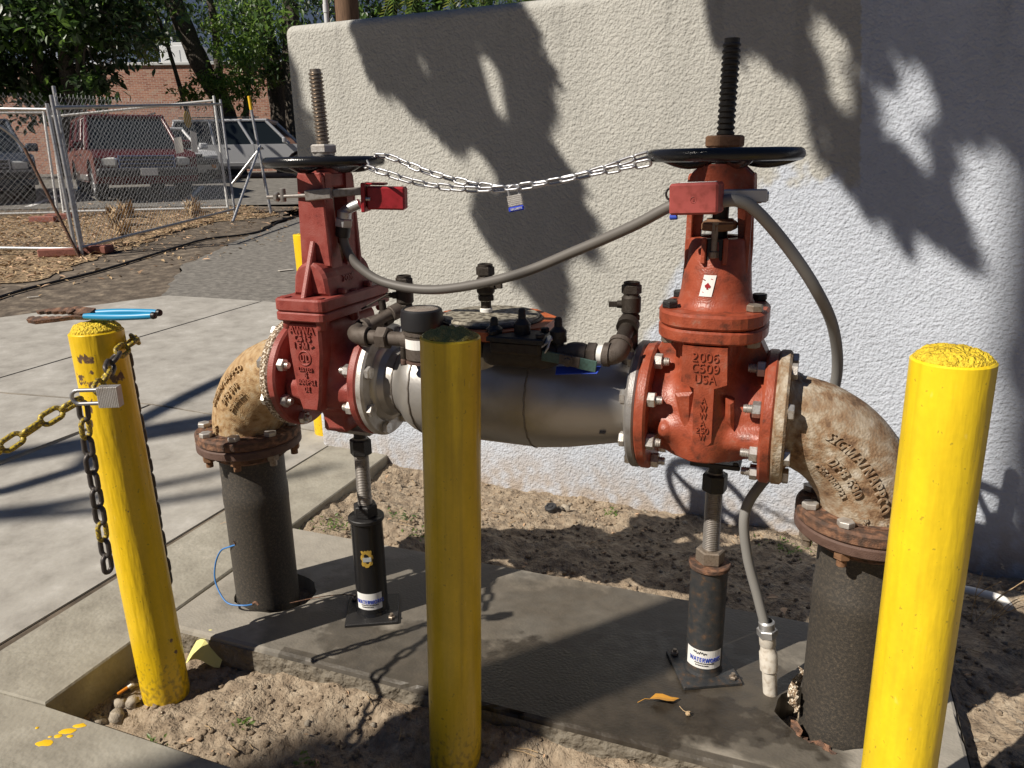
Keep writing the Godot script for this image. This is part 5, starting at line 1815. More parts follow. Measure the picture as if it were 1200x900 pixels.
# ---------------------------------------------------------------- posts, chains and small things
func link_mesh(l: float, w: float, r: float) -> ArrayMesh:   # outer length along X, lying in the XZ plane
	var pts := []
	var hs := l / 2 - w / 2
	var rr := w / 2 - r
	for k in 9:
		var p := polar(rr, -90.0 + 22.5 * k)
		pts.append(Vector3(hs + p.x, 0, p.y))
	for k in 9:
		var p := polar(rr, 90.0 + 22.5 * k)
		pts.append(Vector3(-hs + p.x, 0, p.y))
	var b := B.new()
	b.tube(pts, r, 8, true)
	return b.done()


# links strung along a path, each turned a quarter from the last
func string_links(t: Node3D, path: Array, l: float, w: float, r: float, mats: Array, roll0 := 20.0) -> void:
	var mesh := link_mesh(l, w, r)
	var pitch := l - 2.0 * r - 0.0006
	var dense := curve(path, 0.002)
	var total := 0.0
	var seg := [0.0]
	for i in range(1, dense.size()):
		total += (dense[i] as Vector3).distance_to(dense[i - 1])
		seg.append(total)
	var at := func(s: float) -> Vector3:
		var lo := 0
		var hi := seg.size() - 1
		while hi - lo > 1:
			var mid := (lo + hi) / 2
			if seg[mid] < s: lo = mid
			else: hi = mid
		return (dense[lo] as Vector3).lerp(dense[hi], clampf((s - seg[lo]) / maxf(seg[hi] - seg[lo], 1e-6), 0, 1))
	var n := int(total / pitch)
	for i in n:
		var a: Vector3 = at.call(pitch * i)
		var c: Vector3 = at.call(pitch * (i + 1))
		var x := (c - a).normalized()
		var side := x.cross(Vector3.UP)
		if side.length() < 0.2:
			side = x.cross(Vector3(0.6, 0, 0.8))
		side = side.normalized()
		var bs := Basis(x, side.cross(x) * -1.0, side).orthonormalized()
		if bs.determinant() < 0:
			bs.y = -bs.y
		bs = bs * Basis(Vector3.RIGHT, deg_to_rad(roll0 + 90.0 * (i % 2) + rng.randf_range(-12, 12)))
		set_piece(t, "link", mesh, mats[(i * 7 + i / 3) % mats.size()], Transform3D(bs, (a + c) / 2))


func bollard_image(seed_: int, chips: Array, shade: Color, dirt: float, streaks: float) -> ImageTexture:
	var w := 384
	var h := 768
	var im := Image.create(w, h, false, Image.FORMAT_RGB8)
	var f := noise(seed_, 0.012, FastNoiseLite.TYPE_SIMPLEX_SMOOTH, 5)
	var g := noise(seed_ + 1, 0.06, FastNoiseLite.TYPE_SIMPLEX_SMOOTH, 4)
	for y in h:
		var v := 1.0 - float(y) / h    # 1 at the top
		for x in w:
			var a := 360.0 * x / w
			var n1 := f.get_noise_2d(x, y * 0.6)
			var n2 := g.get_noise_2d(x, y)
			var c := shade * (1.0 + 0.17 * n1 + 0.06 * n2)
			c = c.lerp(Color(0.9, 0.78, 0.3), clampf(f.get_noise_2d(x * 3.0 + 700.0, y * 1.4) * 2.2 - 1.25, 0, 0.16))
			var drip := f.get_noise_2d(x * 4.0, y * 0.12 + 900.0)
			c = c * (1.0 - 0.09 * clampf(drip * 3.0 - 0.9, 0, 1))
			if streaks > 0.0:
				c = c.lerp(Color(0.3, 0.2, 0.02), clampf(f.get_noise_2d(x * 2.2, y * 0.09 + 300.0) * 2.0 - 0.45, 0, 1) * streaks)
			c = c.lerp(Color(0.13, 0.09, 0.03), clampf((dirt * (0.15 - v) * 4.0 + n2 * 0.9 - 0.2), 0, 0.6) if v < 0.2 else 0.0)
			if n2 > 0.6 - dirt * 0.03:
				c = c.lerp(Color(0.2, 0.14, 0.03), 0.5)
			for s in chips:   # [angle, height, half width deg, half height, depth]
				var da: float = absf(fposmod(a - s[0] + 180.0, 360.0) - 180.0) / s[2]
				var dv: float = absf(v - s[1]) / s[3]
				if da < 1.6 and dv < 1.6:
					var e := sqrt(da * da + dv * dv) + n2 * 1.1 + n1 * 0.5
					if e < 0.62:
						c = Color(0.14, 0.085, 0.05) * (1.0 + n2 * 0.5)
					elif e < 0.75:
						c = Color(0.33, 0.2, 0.05)
			im.set_pixel(x, y, c.linear_to_srgb())
	return ImageTexture.create_from_image(im)


func bollard(top: Vector3, foot: Vector3, r: float, label: String, tex: ImageTexture, cap_m: Material, dome: float, bump: float) -> Node3D:
	var t := thing("bollard", label, "bollard", foot, "yellow steel bollards round the pipework")
	var b := B.new()
	var l := top.distance_to(foot)
	var prof := [Vector2(r, -0.25)]
	for k in 25:
		prof.append(Vector2(r, l * k / 24.0 - (0.003 if k == 24 else 0.0)))
	prof.append(Vector2(r - 0.003, l))
	prof.append(Vector2(r - 0.006, l))
	b.lathe(prof, along(foot, top - foot), 64)
	var bi := along(foot, top - foot).affine_inverse()
	for i in b.v.size():
		var q := bi * b.v[i]
		b.u[i].y = 1.0 - clampf(q.y / l, 0.0, 1.0)
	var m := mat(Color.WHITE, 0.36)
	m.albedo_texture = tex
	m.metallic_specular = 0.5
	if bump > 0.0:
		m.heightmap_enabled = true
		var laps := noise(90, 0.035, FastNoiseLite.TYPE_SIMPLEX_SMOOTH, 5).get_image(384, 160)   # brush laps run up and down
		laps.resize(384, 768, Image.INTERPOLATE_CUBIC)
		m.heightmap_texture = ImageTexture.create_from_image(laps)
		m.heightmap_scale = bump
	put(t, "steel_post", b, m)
	var c := B.new()
	var f := noise(92, 40.0, FastNoiseLite.TYPE_SIMPLEX_SMOOTH, 3)
	var cp := []
	for k in 16:
		var a := k / 15.0
		cp.append(Vector2((r - 0.004) * cos(a * PI / 2) if k < 15 else 0.0, l - 0.002 + dome * sin(a * PI / 2)))
	c.lathe(cp, along(foot, top - foot), 56, Vector2.ONE, 60.0)
	for i in c.v.size():
		c.v[i] += Vector3(0, f.get_noise_3dv(c.v[i]) * (0.01 if cap_m == M.moss else 0.006), 0)
	for i in range(0, c.v.size(), 3):   # rough, broken faces
		var fn := (c.v[i + 2] - c.v[i]).cross(c.v[i + 1] - c.v[i]).normalized()
		for k in 3:
			c.n[i + k] = (fn * 0.7 + c.n[i + k] * 0.3).normalized()
	put(t, "concrete_fill", c, cap_m)
	return t


func padlock(label: String, xfm: Transform3D, w: float, h: float, th: float, sh: float, band: bool, shackle_r: float) -> void:   # body hangs from the shackle, +Y up
	var t := thing("padlock", label, "padlock", xfm.origin)
	var b := B.new()
	var layers := 9 if band else 12
	for k in layers:
		var y := -h + h * (k + 0.5) / layers
		if band and k < 3:
			continue
		b.box(xfm * xf(Vector3(0, y, 0)), Vector3(w - 0.0005 * (k % 2), h / layers - 0.0003, th), 0.0006)
	put(t, "body", b, M.steel_flange)
	if band:
		var c := B.new()
		c.box(xfm * xf(Vector3(0, -h + h / 6.0, 0)), Vector3(w + 0.002, h / 3.0 - 0.001, th + 0.002), 0.002)
		var bumper := put(t, "blue_bumper", c, M.lock_blue)
		var tx := B.new()
		tx.mesh_in(text_mesh("SECURITY", 0.0058, 0.0008, false, true), xfm * Transform3D(Basis().scaled(Vector3(0.92, 1, 1)), Vector3(0, -h + h / 6.0, th / 2 + 0.0012)))
		part(bumper, "print", tx, M.white)
	var s := B.new()
	var pts := []
	var hw := w / 2 - shackle_r * 1.8
	pts.append(xfm * Vector3(-hw, -0.006, 0))
	pts.append(xfm * Vector3(-hw, sh - hw, 0))
	for k in range(1, 8):
		var p := polar(hw, 180.0 - 22.5 * k)
		pts.append(xfm * Vector3(p.x, sh - hw + p.y, 0))
	pts.append(xfm * Vector3(hw, sh - hw, 0))
	pts.append(xfm * Vector3(hw, -0.006, 0))
	s.tube(pts, shackle_r, 12)
	put(t, "shackle", s, M.chain)


func posts() -> void:
	var yl := Color(0.82, 0.54, 0.012)
	# chips: [across the view from -1 left to 1 right, height, half width deg, half height]
	var chips_left := [[-0.55, 0.945, 17.0, 0.012], [-0.35, 0.94, 8.0, 0.01], [-0.85, 0.895, 16.0, 0.014], [-0.5, 0.882, 17.0, 0.012], [-0.25, 0.888, 9.0, 0.009], [0.25, 0.892, 12.0, 0.013], [0.55, 0.893, 9.0, 0.011], [-0.6, 0.845, 4.0, 0.008], [-0.7, 0.825, 5.0, 0.01], [-0.45, 0.86, 4.0, 0.006], [-0.75, 0.79, 3.0, 0.01], [0.55, 0.18, 5.0, 0.008], [0.7, 0.14, 7.0, 0.008], [-0.4, 0.915, 4.0, 0.006], [0.1, 0.93, 4.0, 0.005], [-0.1, 0.56, 3.0, 0.004]]
	for c in chips_left:
		c[0] = 220.0 - rad_to_deg(asin(c[0]))
	bollard(Vector3(-1.482, 0.868, 0.367), Vector3(-1.454, -0.09, 0.367), 0.057, "chipped yellow bollard with a chain and padlock round it, left of the slab", bollard_image(301, chips_left, yl, 0.9, 0.15), M.cap_yellow, 0.024, 0.14)
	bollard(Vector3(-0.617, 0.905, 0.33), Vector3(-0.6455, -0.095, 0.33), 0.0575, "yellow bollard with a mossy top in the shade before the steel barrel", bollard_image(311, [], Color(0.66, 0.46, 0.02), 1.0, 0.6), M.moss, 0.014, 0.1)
	bollard(Vector3(0.2165, 0.925, 0.33), Vector3(0.2315, -0.09, 0.33), 0.0585, "clean bright yellow bollard, the nearest, at the right beside the elbow", bollard_image(321, [], Color(0.84, 0.595, 0.016), 0.6, 0.12), M.cap_yellow, 0.02, 0.1)
	bollard(Vector3(-2.07, 0.925, -1.25), Vector3(-2.05, -0.05, -1.25), 0.055, "thin strip of a yellow bollard showing past the left end of the wall", bollard_image(331, [], Color(0.82, 0.54, 0.012), 0.5, 0.0), M.cap_yellow, 0.0, 0.0)
	# worn chain round the left bollard
	var ch := thing("bollard_chain", "heavy chain with worn yellow paint wrapped round the left bollard, its end hanging down", "chain", Vector3(-1.47, 0.7, 0.4))
	var my := [M.chain_yellow, M.chain_yellow, M.chain_dark, M.chain_yellow]
	string_links(ch, [Vector3(-1.315, 0.785, 0.53), Vector3(-1.35, 0.802, 0.47), Vector3(-1.39, 0.822, 0.41), Vector3(-1.408, 0.832, 0.36), Vector3(-1.425, 0.838, 0.315), Vector3(-1.455, 0.835, 0.292), Vector3(-1.495, 0.81, 0.292)], 0.052, 0.032, 0.0052, my, 55.0)
	string_links(ch, [Vector3(-1.345, 0.765, 0.54), Vector3(-1.352, 0.68, 0.54), Vector3(-1.356, 0.5, 0.54), Vector3(-1.362, 0.345, 0.54)], 0.05, 0.031, 0.0052, [M.chain_dark, M.chain_dark, M.chain_dark, M.chain_yellow], 30.0)
	string_links(ch, [Vector3(-1.492, 0.8, 0.29), Vector3(-1.488, 0.68, 0.288), Vector3(-1.482, 0.45, 0.288), Vector3(-1.475, 0.17, 0.288)], 0.05, 0.031, 0.0052, [M.chain_dark], 30.0)
	string_links(ch, [Vector3(-1.335, 0.775, 0.55), Vector3(-1.36, 0.748, 0.62), Vector3(-1.38, 0.715, 0.7), Vector3(-1.39, 0.68, 0.82), Vector3(-1.41, 0.63, 1.0), Vector3(-1.45, 0.57, 1.4), Vector3(-1.5, 0.56, 1.9)], 0.052, 0.032, 0.0052, [M.chain_yellow, M.chain_dark, M.chain_yellow, M.chain_dark, M.chain_yellow], 40.0)
	var lk := Transform3D(Basis(Vector3(0, 1, 0), Vector3(-1, 0.02, 0), Vector3(0, 0, 1)).orthonormalized(), Vector3(-1.283, 0.785, 0.55))
	lk.basis = Basis(Vector3.UP, deg_to_rad(24)) * lk.basis
	padlock("square laminated steel padlock joining the chain in front of the left bollard", lk, 0.042, 0.04, 0.022, 0.054, false, 0.004)
	# bright chain between the two wheels
	var wc := thing("handwheel_chain", "bright galvanised chain strung double between the two handwheels", "chain", Vector3(-0.6, 1.17, 0))
	string_links(wc, [Vector3(-0.965, 1.215, -0.02), Vector3(-0.945, 1.238, 0.0), Vector3(-0.9, 1.228, 0.0), Vector3(-0.82, 1.2, 0.01), Vector3(-0.695, 1.172, 0.025), Vector3(-0.6, 1.164, 0.03), Vector3(-0.461, 1.186, 0.03), Vector3(-0.34, 1.222, 0.01), Vector3(-0.295, 1.232, 0.0)], 0.0375, 0.0185, 0.0028, [M.chain], 50.0)
	string_links(wc, [Vector3(-0.965, 1.226, 0.03), Vector3(-0.94, 1.208, 0.05), Vector3(-0.9, 1.2, 0.06), Vector3(-0.801, 1.174, 0.06), Vector3(-0.661, 1.161, 0.055), Vector3(-0.52, 1.174, 0.055), Vector3(-0.403, 1.195, 0.06), Vector3(-0.3, 1.212, 0.07), Vector3(-0.28, 1.225, 0.06)], 0.0375, 0.0185, 0.0028, [M.chain], 35.0)
	padlock("small steel padlock with a blue SECURITY band hanging from the handwheel chain", Transform3D(Basis.from_euler(Vector3(-0.05, 0.25, 0.18)), Vector3(-0.588, 1.15, 0.057)), 0.031, 0.034, 0.016, 0.02, true, 0.0027)
	pliers()
	odds()


func pliers() -> void:
	var t := thing("pliers", "rusty slip joint pliers with light blue grips lying on top of the left bollard", "pliers", Vector3(-1.48, 0.895, 0.367))
	# long axis along X of this frame, lying flat
	var fr := Transform3D(Basis.from_euler(Vector3(deg_to_rad(22), deg_to_rad(8), deg_to_rad(2.5))), Vector3(-1.478, 0.905, 0.375))
	for s in [1.0, -1.0]:
		var g := B.new()
		var pts := []
		var rad := []
		for k in 12:
			var u := k / 11.0
			pts.append(fr * Vector3(-0.01 + 0.175 * u, 0.002 * s, s * (0.009 + 0.006 * sin(u * 2.6) - 0.003 * u)))
			rad.append([0.0075, 0.009, 0.0095, 0.0095, 0.0095, 0.0093, 0.009, 0.0088, 0.0085, 0.0084, 0.0086, 0.0078][k] * 0.85)
		g.tube(pts, rad, 12)
		put(t, "blue_grip", g, M.blue_grip)
		var e := B.new()
		e.lathe([Vector2(0.0075, 0), Vector2(0.0082, 0.002), Vector2(0.007, 0.008), Vector2(0, 0.009)], along(pts[11], pts[11] - pts[10]), 12)
		put(t, "grip_end", e, M.black_plastic)
	var j := B.new()
	var jaw := PackedVector2Array([Vector2(0.0, -0.014), Vector2(-0.04, -0.012), Vector2(-0.085, -0.022), Vector2(-0.13, -0.03), Vector2(-0.156, -0.024), Vector2(-0.16, -0.012), Vector2(-0.15, -0.008)])
	var inner := PackedVector2Array()
	for k in 10:
		inner.append(Vector2(-0.14 + 0.009 * k, -0.012 + (0.003 if k % 2 else 0.0)))
	jaw.append_array(inner); jaw.append(Vector2(0.0, 0.002))
	j.prism(jaw, 0.009, fr * Transform3D(Basis(Vector3.RIGHT, Vector3.FORWARD, Vector3.UP), Vector3(0, -0.005, 0)), 0.001, true)
	put(t, "lower_jaw", j, M.rusty)
	var u := B.new()
	var up := PackedVector2Array([Vector2(0.005, 0.014), Vector2(-0.045, 0.022), Vector2(-0.075, 0.02), Vector2(-0.12, 0.016), Vector2(-0.15, 0.004)])
	for k in 8:
		up.append(Vector2(-0.138 + 0.01 * k, 0.0 + (0.003 if k % 2 else 0.0)))
	up.append(Vector2(-0.02, -0.01)); up.append(Vector2(0.005, -0.006))
	u.prism(up, 0.008, fr * Transform3D(Basis(Vector3.RIGHT, Vector3.FORWARD, Vector3.UP), Vector3(0, 0.001, 0)), 0.001, true)
	put(t, "upper_jaw", u, M.rusty)
	var r := B.new()
	r.lathe([Vector2(0.009, 0), Vector2(0.009, 0.006), Vector2(0.006, 0.008), Vector2(0, 0.008)], fr * xf(Vector3(-0.05, 0.006, 0.0)), 16)
	put(t, "pivot", r, M.rusty)


func lump(seed_: int, r: Vector3) -> B:
	var b := B.new()
	var f := noise(seed_, 1.3, FastNoiseLite.TYPE_SIMPLEX_SMOOTH, 2)
	var p := []
	for k in 7:
		p.append(Vector2(sin(PI * k / 6.0), -cos(PI * k / 6.0)))
	p[0].x = 0.0; p[6].x = 0.0
	b.lathe(p, Transform3D(), 9, Vector2.ONE, 70.0)
	for i in b.v.size():
		b.v[i] = b.v[i] * r * (1.0 + 0.75 * f.get_noise_3dv(b.v[i] * 1.2 + Vector3(seed_, 0, 0)))
	return b


func odds() -> void:
	# blue wire looped on the left riser
	var w := thing("loose_wire", "loop of blue insulated wire sticking out of the left riser", "wire", Vector3(-1.49, 0.1, 0.06))
	var b := B.new()
	b.tube(curve([Vector3(-1.375, 0.03, 0.1), Vector3(-1.4, 0.028, 0.115), Vector3(-1.455, 0.03, 0.12), Vector3(-1.505, 0.07, 0.1), Vector3(-1.512, 0.12, 0.085), Vector3(-1.49, 0.165, 0.08), Vector3(-1.455, 0.185, 0.082), Vector3(-1.43, 0.197, 0.085)], 0.006), 0.0024, 8)
	put(w, "insulation", b, M.blue_wire)
	var b2 := B.new()
	b2.tube(curve([Vector3(-1.43, 0.197, 0.085), Vector3(-1.427, 0.203, 0.088), Vector3(-1.432, 0.21, 0.089)], 0.003), 0.0016, 6)
	b2.tube(curve([Vector3(-1.36, 0.03, 0.1), Vector3(-1.37, 0.036, 0.1), Vector3(-1.38, 0.028, 0.102)], 0.003), 0.004, 6)
	put(w, "bare_end", b2, M.rusty)
	var gw := B.new()
	gw.tube(curve([Vector3(-1.31, 0.004, 0.03), Vector3(-1.25, 0.006, -0.02), Vector3(-1.18, 0.012, -0.05), Vector3(-1.12, 0.004, -0.07)], 0.01), 0.0015, 6)
	tag(put2("thin_wire", gw, M.rusty), "thin rusty wire trailing over the slab to the black pipe stand", "wire")
	# curled sheet in the hole by the right riser
	var sh := thing("torn_wrap", "torn crumpled pipe wrap poking out of the hole by the right riser", "debris", Vector3(0.04, 0.0, 0.05))
	var f := noise(401, 14.0, FastNoiseLite.TYPE_SIMPLEX_SMOOTH, 3)
	for s in 2:
		var cb := B.new()
		for i in 12:
			for j in 5:
				var q := []
				for c in [[i, j], [i + 1, j], [i + 1, j + 1], [i, j + 1]]:
					var a: float = deg_to_rad(lerpf(150.0, 215.0, c[0] / 12.0) if s == 0 else lerpf(95.0, 150.0, c[0] / 12.0))
					var rr: float = 0.1 + 0.012 * s
					var y: float = (0.02 if s == 0 else -0.02) + 0.05 * c[1] / 5.0 * (1.0 if s == 0 else 0.5)
					var p := Vector3(0.155 + cos(a) * rr, y, sin(a) * rr)
					q.append(p + Vector3(f.get_noise_3dv(p * 3.0), f.get_noise_3dv(p * 3.0 + Vector3(9, 0, 0)) * 0.8, f.get_noise_3dv(p * 3.0 + Vector3(0, 9, 0))) * 0.025)
				cb.quad(q[0], q[1], q[2], q[3], q[0] - Vector3(0.155, 0, 0))
		put(sh, "torn_sheet", cb, M.crust if s == 0 else M.rusty)
	# yellow paper by the bollard's foot
	var pn := B.new()
	for i in 6:
		for j in 4:
			var q := []
			for c in [[i, j], [i + 1, j], [i + 1, j + 1], [i, j + 1]]:
				var u: float = c[0] / 6.0
				var v: float = c[1] / 4.0
				q.append(Vector3(-1.465 + 0.085 * u, -0.062 + 0.05 * v + 0.014 * sin(u * 5.0), 0.283 - 0.06 * v - 0.03 * u + 0.006 * sin(v * 4.0)))
			pn.quad(q[0], q[1], q[2], q[3], Vector3(0, 1, 1))
	tag(put2("paper_scrap", pn, M.note_yellow), "pale yellow scrap of paper behind the left bollard's foot", "paper")
	# cigarette end
	var cg := thing("cigarette_end", "orange cigarette end lying among stones in the planter corner", "cigarette end", Vector3(-1.55, -0.07, 0.42))
	var c1 := B.new()
	rod(c1, Vector3(-1.553, -0.075, 0.428), Vector3(-1.541, -0.068, 0.405), 0.004, 10, 0.0005)
	put(cg, "filter", c1, M.amber)
	var c2 := B.new()
	rod(c2, Vector3(-1.541, -0.068, 0.405), Vector3(-1.536, -0.065, 0.396), 0.004, 10, 0.0005)
	put(cg, "paper_end", c2, M.paper)
	# round plastic lid on the soil by the wall
	var cap := thing("bottle_cap", "dark ridged plastic screw cap on the soil near the wall foot", "cap", Vector3(-0.81, -0.02, -0.87))
	var cb := B.new()
	var prof := [Vector2(0.0, 0.024), Vector2(0.008, 0.024), Vector2(0.009, 0.021), Vector2(0.013, 0.021), Vector2(0.014, 0.024), Vector2(0.02, 0.024), Vector2(0.0225, 0.021), Vector2(0.0225, 0.0), Vector2(0.0, 0.0)]
	cb.lathe(prof, xf(Vector3(-0.81, soil_height(-0.81, -0.87) - 0.002, -0.87), Vector3(14, 0, 8)), 28)
	put(cap, "cap_top", cb, M.trim)
	# white plastic pipe lying in the shade at the right
	var pv := B.new()
	pv.tube(curve([Vector3(0.4, -0.035, -0.78), Vector3(0.5, -0.03, -0.76), Vector3(0.585, -0.03, -0.745), Vector3(0.62, -0.032, -0.73), Vector3(0.628, -0.04, -0.705)], 0.012), 0.012, 14)
	tag(put2("plastic_pipe", pv, M.white), "short white plastic pipe with a bent end lying in the shade behind the right bollard", "pipe")
	# fallen leaves, each with its own curl
	var spec := [
		[Vector3(-0.255, 0.004, 0.09), 25.0, 0.07, 0.036, "dry_leaf", "large curled orange and yellow leaf lying on the wet slab"],
		[Vector3(0.005, -0.02, -0.5), 200.0, 0.035, 0.016, "tan_leaf", "small pale tan leaf on dark soil behind the conduit"],
		[Vector3(0.025, -0.02, -0.42), 100.0, 0.03, 0.02, "tan_leaf", "second tan leaf, curled, by the slab's back edge"],
		[Vector3(0.52, -0.05, 0.02), 60.0, 0.05, 0.03, "dry_leaf", "orange leaf at the bottom right corner beside the slab"],
		[Vector3(-0.22, -0.02, -0.78), 20.0, 0.06, 0.035, "tan_leaf", "brown leaf on the soil under the right valve near the wall"],
		[Vector3(-1.5, 0.002, -0.85), 110.0, 0.03, 0.015, "tan_leaf", "tan leaf on the back left curb"],
		[Vector3(-1.83, 0.002, -0.32), 10.0, 0.022, 0.012, "tan_leaf", "tiny dry leaf on the left curb beside the riser"],
		[Vector3(-2.62, 0.002, 0.02), 50.0, 0.03, 0.014, "tan_leaf", "brown leaf on the sidewalk left of the bollard"]]
	for s in spec:
		var t := thing("fallen_leaf", s[5], "leaf", s[0], "fallen leaves on the ground")
		var lf := leaf_shape(s[2], s[3], 0.35)
		for i in lf.v.size():
			lf.v[i].y = lf.v[i].y * 0.4 + lf.v[i].z * 0.25 + 0.006 + 0.004 * sin(lf.v[i].x * 90.0)
		part(t, "blade", lf, M[s[4]], xf(Vector3.ZERO, Vector3(0, s[1], 0)))
		var st := B.new()
		st.tube([Vector3(0, 0.005, 0), Vector3(-0.012, 0.008, 0.001), Vector3(-0.03, 0.001, 0.004)], 0.0008, 5)
		part(t, "stalk", st, M[s[4]], xf(Vector3.ZERO, Vector3(0, s[1], 0)))
	var bd := thing("seed_pod", "small round brown seed with a thin stalk on the wet slab", "seed", Vector3(-0.165, 0.006, 0.105))
	var sb := B.new()
	sb.mesh_in(lump(5, Vector3(0.006, 0.0055, 0.006)).done(), Transform3D())
	part(bd, "seed", sb, M.straw)
	var s2 := B.new()
	s2.tube([Vector3(0, 0.001, 0), Vector3(-0.012, 0.001, -0.006), Vector3(-0.022, 0.0, -0.018)], 0.0009, 5)
	part(bd, "stalk", s2, M.straw)
	# stones one can pick out
	var stones := [[-1.535, 0.44, 0.022, "flat grey stone in the planter corner by the curb"], [-1.545, 0.5, 0.02, "pale rounded stone nearest the curb's corner"], [-1.5, 0.43, 0.02, "angular grey stone left of the bollard's foot"], [-1.51, 0.475, 0.024, "jagged light stone in front of the bollard's foot"], [-1.56, 0.38, 0.016, "brown stone against the curb's inner face"], [-1.36, 0.54, 0.012, "white stone by the front curb"], [-1.02, 0.36, 0.01, "grey pebble on the sunlit soil"], [-0.77, -0.92, 0.022, "pale round stone beside the screw cap"], [-0.79, -0.89, 0.017, "cream stone just behind the screw cap"], [-1.46, -0.62, 0.018, "pale stone by the back left curb"], [-0.33, -0.93, 0.013, "white pebble at the wall foot under the right valve"], [-0.87, 0.31, 0.009, "white pebble by the slab's front edge"], [-0.4, 0.36, 0.012, "tan pebble on the soil right of the middle bollard"], [-0.36, 0.38, 0.009, "cream pebble at the bottom edge right of the middle bollard"]]
	for i in stones.size():
		var s: Array = stones[i]
		var o := put2("stone", lump(500 + i, Vector3(s[2], s[2] * 0.65, s[2] * 0.8)), M.stone, xf(Vector3(s[0], soil_height(s[0], s[1]) + s[2] * 0.3, s[1]), Vector3(0, i * 47.0, 0)))
		tag(o, s[3], "stone", "stones on the planter soil")
	# crumbs of soil, too many to count
	var at := []
	for i in 8000:
		var x := rng.randf_range(-1.58, 1.0)
		var z := rng.randf_range(-1.05, 0.57)
		if x < 0.41 and z > -0.385 and z < 0.235:
			continue
		var k := pow(rng.randf(), 3.0)
		if soil_a.get_noise_2d(x * 9.0 + 50.0, z * 9.0) < 0.0 and rng.randf() < 0.75:
			continue
		var r := lerpf(0.0022, 0.0085, k)
		at.append(Transform3D(Basis.from_euler(Vector3(rng.randf() * 6, rng.randf() * 6, rng.randf() * 6)).scaled(Vector3(r, r * 0.8, r)), Vector3(x, soil_height(x, z) + r * 0.3, z)))
	scatter(self, "soil_crumbs", lump(9, Vector3.ONE), M.clod, at).set_meta("kind", "stuff")
	var pb := []
	for i in 420:
		var x := rng.randf_range(-1.58, 1.0)
		var z := rng.randf_range(-1.05, 0.57)
		if x < 0.41 and z > -0.385 and z < 0.235:
			continue
		var r := lerpf(0.003, 0.008, pow(rng.randf(), 2.0))
		pb.append(Transform3D(Basis.from_euler(Vector3(0, rng.randf() * 6, rng.randf())).scaled(Vector3(r, r * 0.7, r * 0.85)), Vector3(x, soil_height(x, z) + r * 0.2, z)))
	scatter(self, "gravel", lump(15, Vector3.ONE), M.stone, pb).set_meta("kind", "stuff")
	var tw := []
	for i in 150:
		var x := rng.randf_range(-1.58, 1.0)
		var z := rng.randf_range(-1.0, 0.57)
		if x < 0.43 and z > -0.4 and z < 0.25:
			continue
		tw.append(Transform3D(Basis.from_euler(Vector3(rng.randf_range(-0.2, 0.2), rng.randf() * TAU, rng.randf_range(-0.2, 0.2))).scaled(Vector3(rng.randf_range(0.5, 1.6), 1, 1)), Vector3(x, soil_height(x, z) + 0.004, z)))
	var twig := B.new()
	twig.tube([Vector3(-0.02, 0, 0), Vector3(0.0, 0.002, 0.001), Vector3(0.02, 0.001, -0.002)], 0.0011, 5)
	scatter(self, "twigs", twig, M.straw, tw).set_meta("kind", "stuff")
	var lb := []
	for i in 220:
		var x := rng.randf_range(-1.58, 1.0)
		var z := rng.randf_range(-1.0, 0.57)
		if x < 0.43 and z > -0.4 and z < 0.25:
			continue
		lb.append(Transform3D(Basis.from_euler(Vector3(rng.randf_range(-0.5, 0.5), rng.randf() * TAU, rng.randf_range(-0.3, 0.3))).scaled(Vector3.ONE * rng.randf_range(0.4, 1.2)), Vector3(x, soil_height(x, z) + 0.004, z)))
	scatter(self, "leaf_bits", leaf_shape(0.02, 0.009, 0.6), M.tan_leaf, lb).set_meta("kind", "stuff")
	# low weeds
	var weeds := [[-1.5, -0.47, 0.09, 60, "low green weed patch in the corner behind the slab's left end"], [-1.3, -0.62, 0.06, 45, "green weed tuft behind the black pipe stand"], [-1.16, -0.5, 0.07, 35, "sparse weed right of the black stand"], [-0.6, -0.93, 0.03, 30, "thin feathery seedling at the wall foot in the middle"], [0.03, -0.86, 0.09, 70, "bright weeds at the wall foot left of the right elbow"], [-1.16, 0.42, 0.02, 14, "tiny seedling on the sunlit planter soil"], [-1.34, 0.54, 0.03, 16, "little weed by the front curb"], [-0.96, 0.45, 0.03, 16, "weed sprig between the left and middle bollards"]]
	for s in weeds:
		var t := thing("weed", s[4], "weed", Vector3(s[0], soil_height(s[0], s[1]), s[1]), "weeds on the planter soil")
		var la := []
		for i in s[3]:
			var p := Vector3(rng.randfn() * s[2] * 0.5, rng.randf() * 0.022, rng.randfn() * s[2] * 0.35)
			var k := rng.randf_range(0.5, 1.1)
			la.append(Transform3D(Basis.from_euler(Vector3(rng.randf_range(-0.5, 0.9), rng.randf() * TAU, rng.randf_range(-0.2, 0.9))).scaled(Vector3.ONE * k), p))
		scatter(t, "leaves", leaf_shape(0.018, 0.008), M.leaf1 if rng.randf() < 0.6 else M.leaf0, la).set_meta("kind", "stuff")
	var gr := thing("dry_grass", "wisps of dry grass in the shade behind the right bollard", "grass", Vector3(0.5, -0.05, -0.62))
	for i in 7:
		var g := B.new()
		var a := rng.randf_range(-0.5, 1.2)
		g.tube(curve([Vector3(rng.randf() * 0.08, 0, 0), Vector3(0.03 * a + 0.02 * i, 0.09, 0.02), Vector3(0.09 * a + 0.03 * i, 0.15 + 0.05 * rng.randf(), 0.05)], 0.02), 0.0011, 4)
		part(gr, "blade", g, M.straw)
	# green leaf scraps on the sidewalk
	var gl := [[-3.32, -0.92], [-3.18, -0.93], [-3.06, -0.97]]
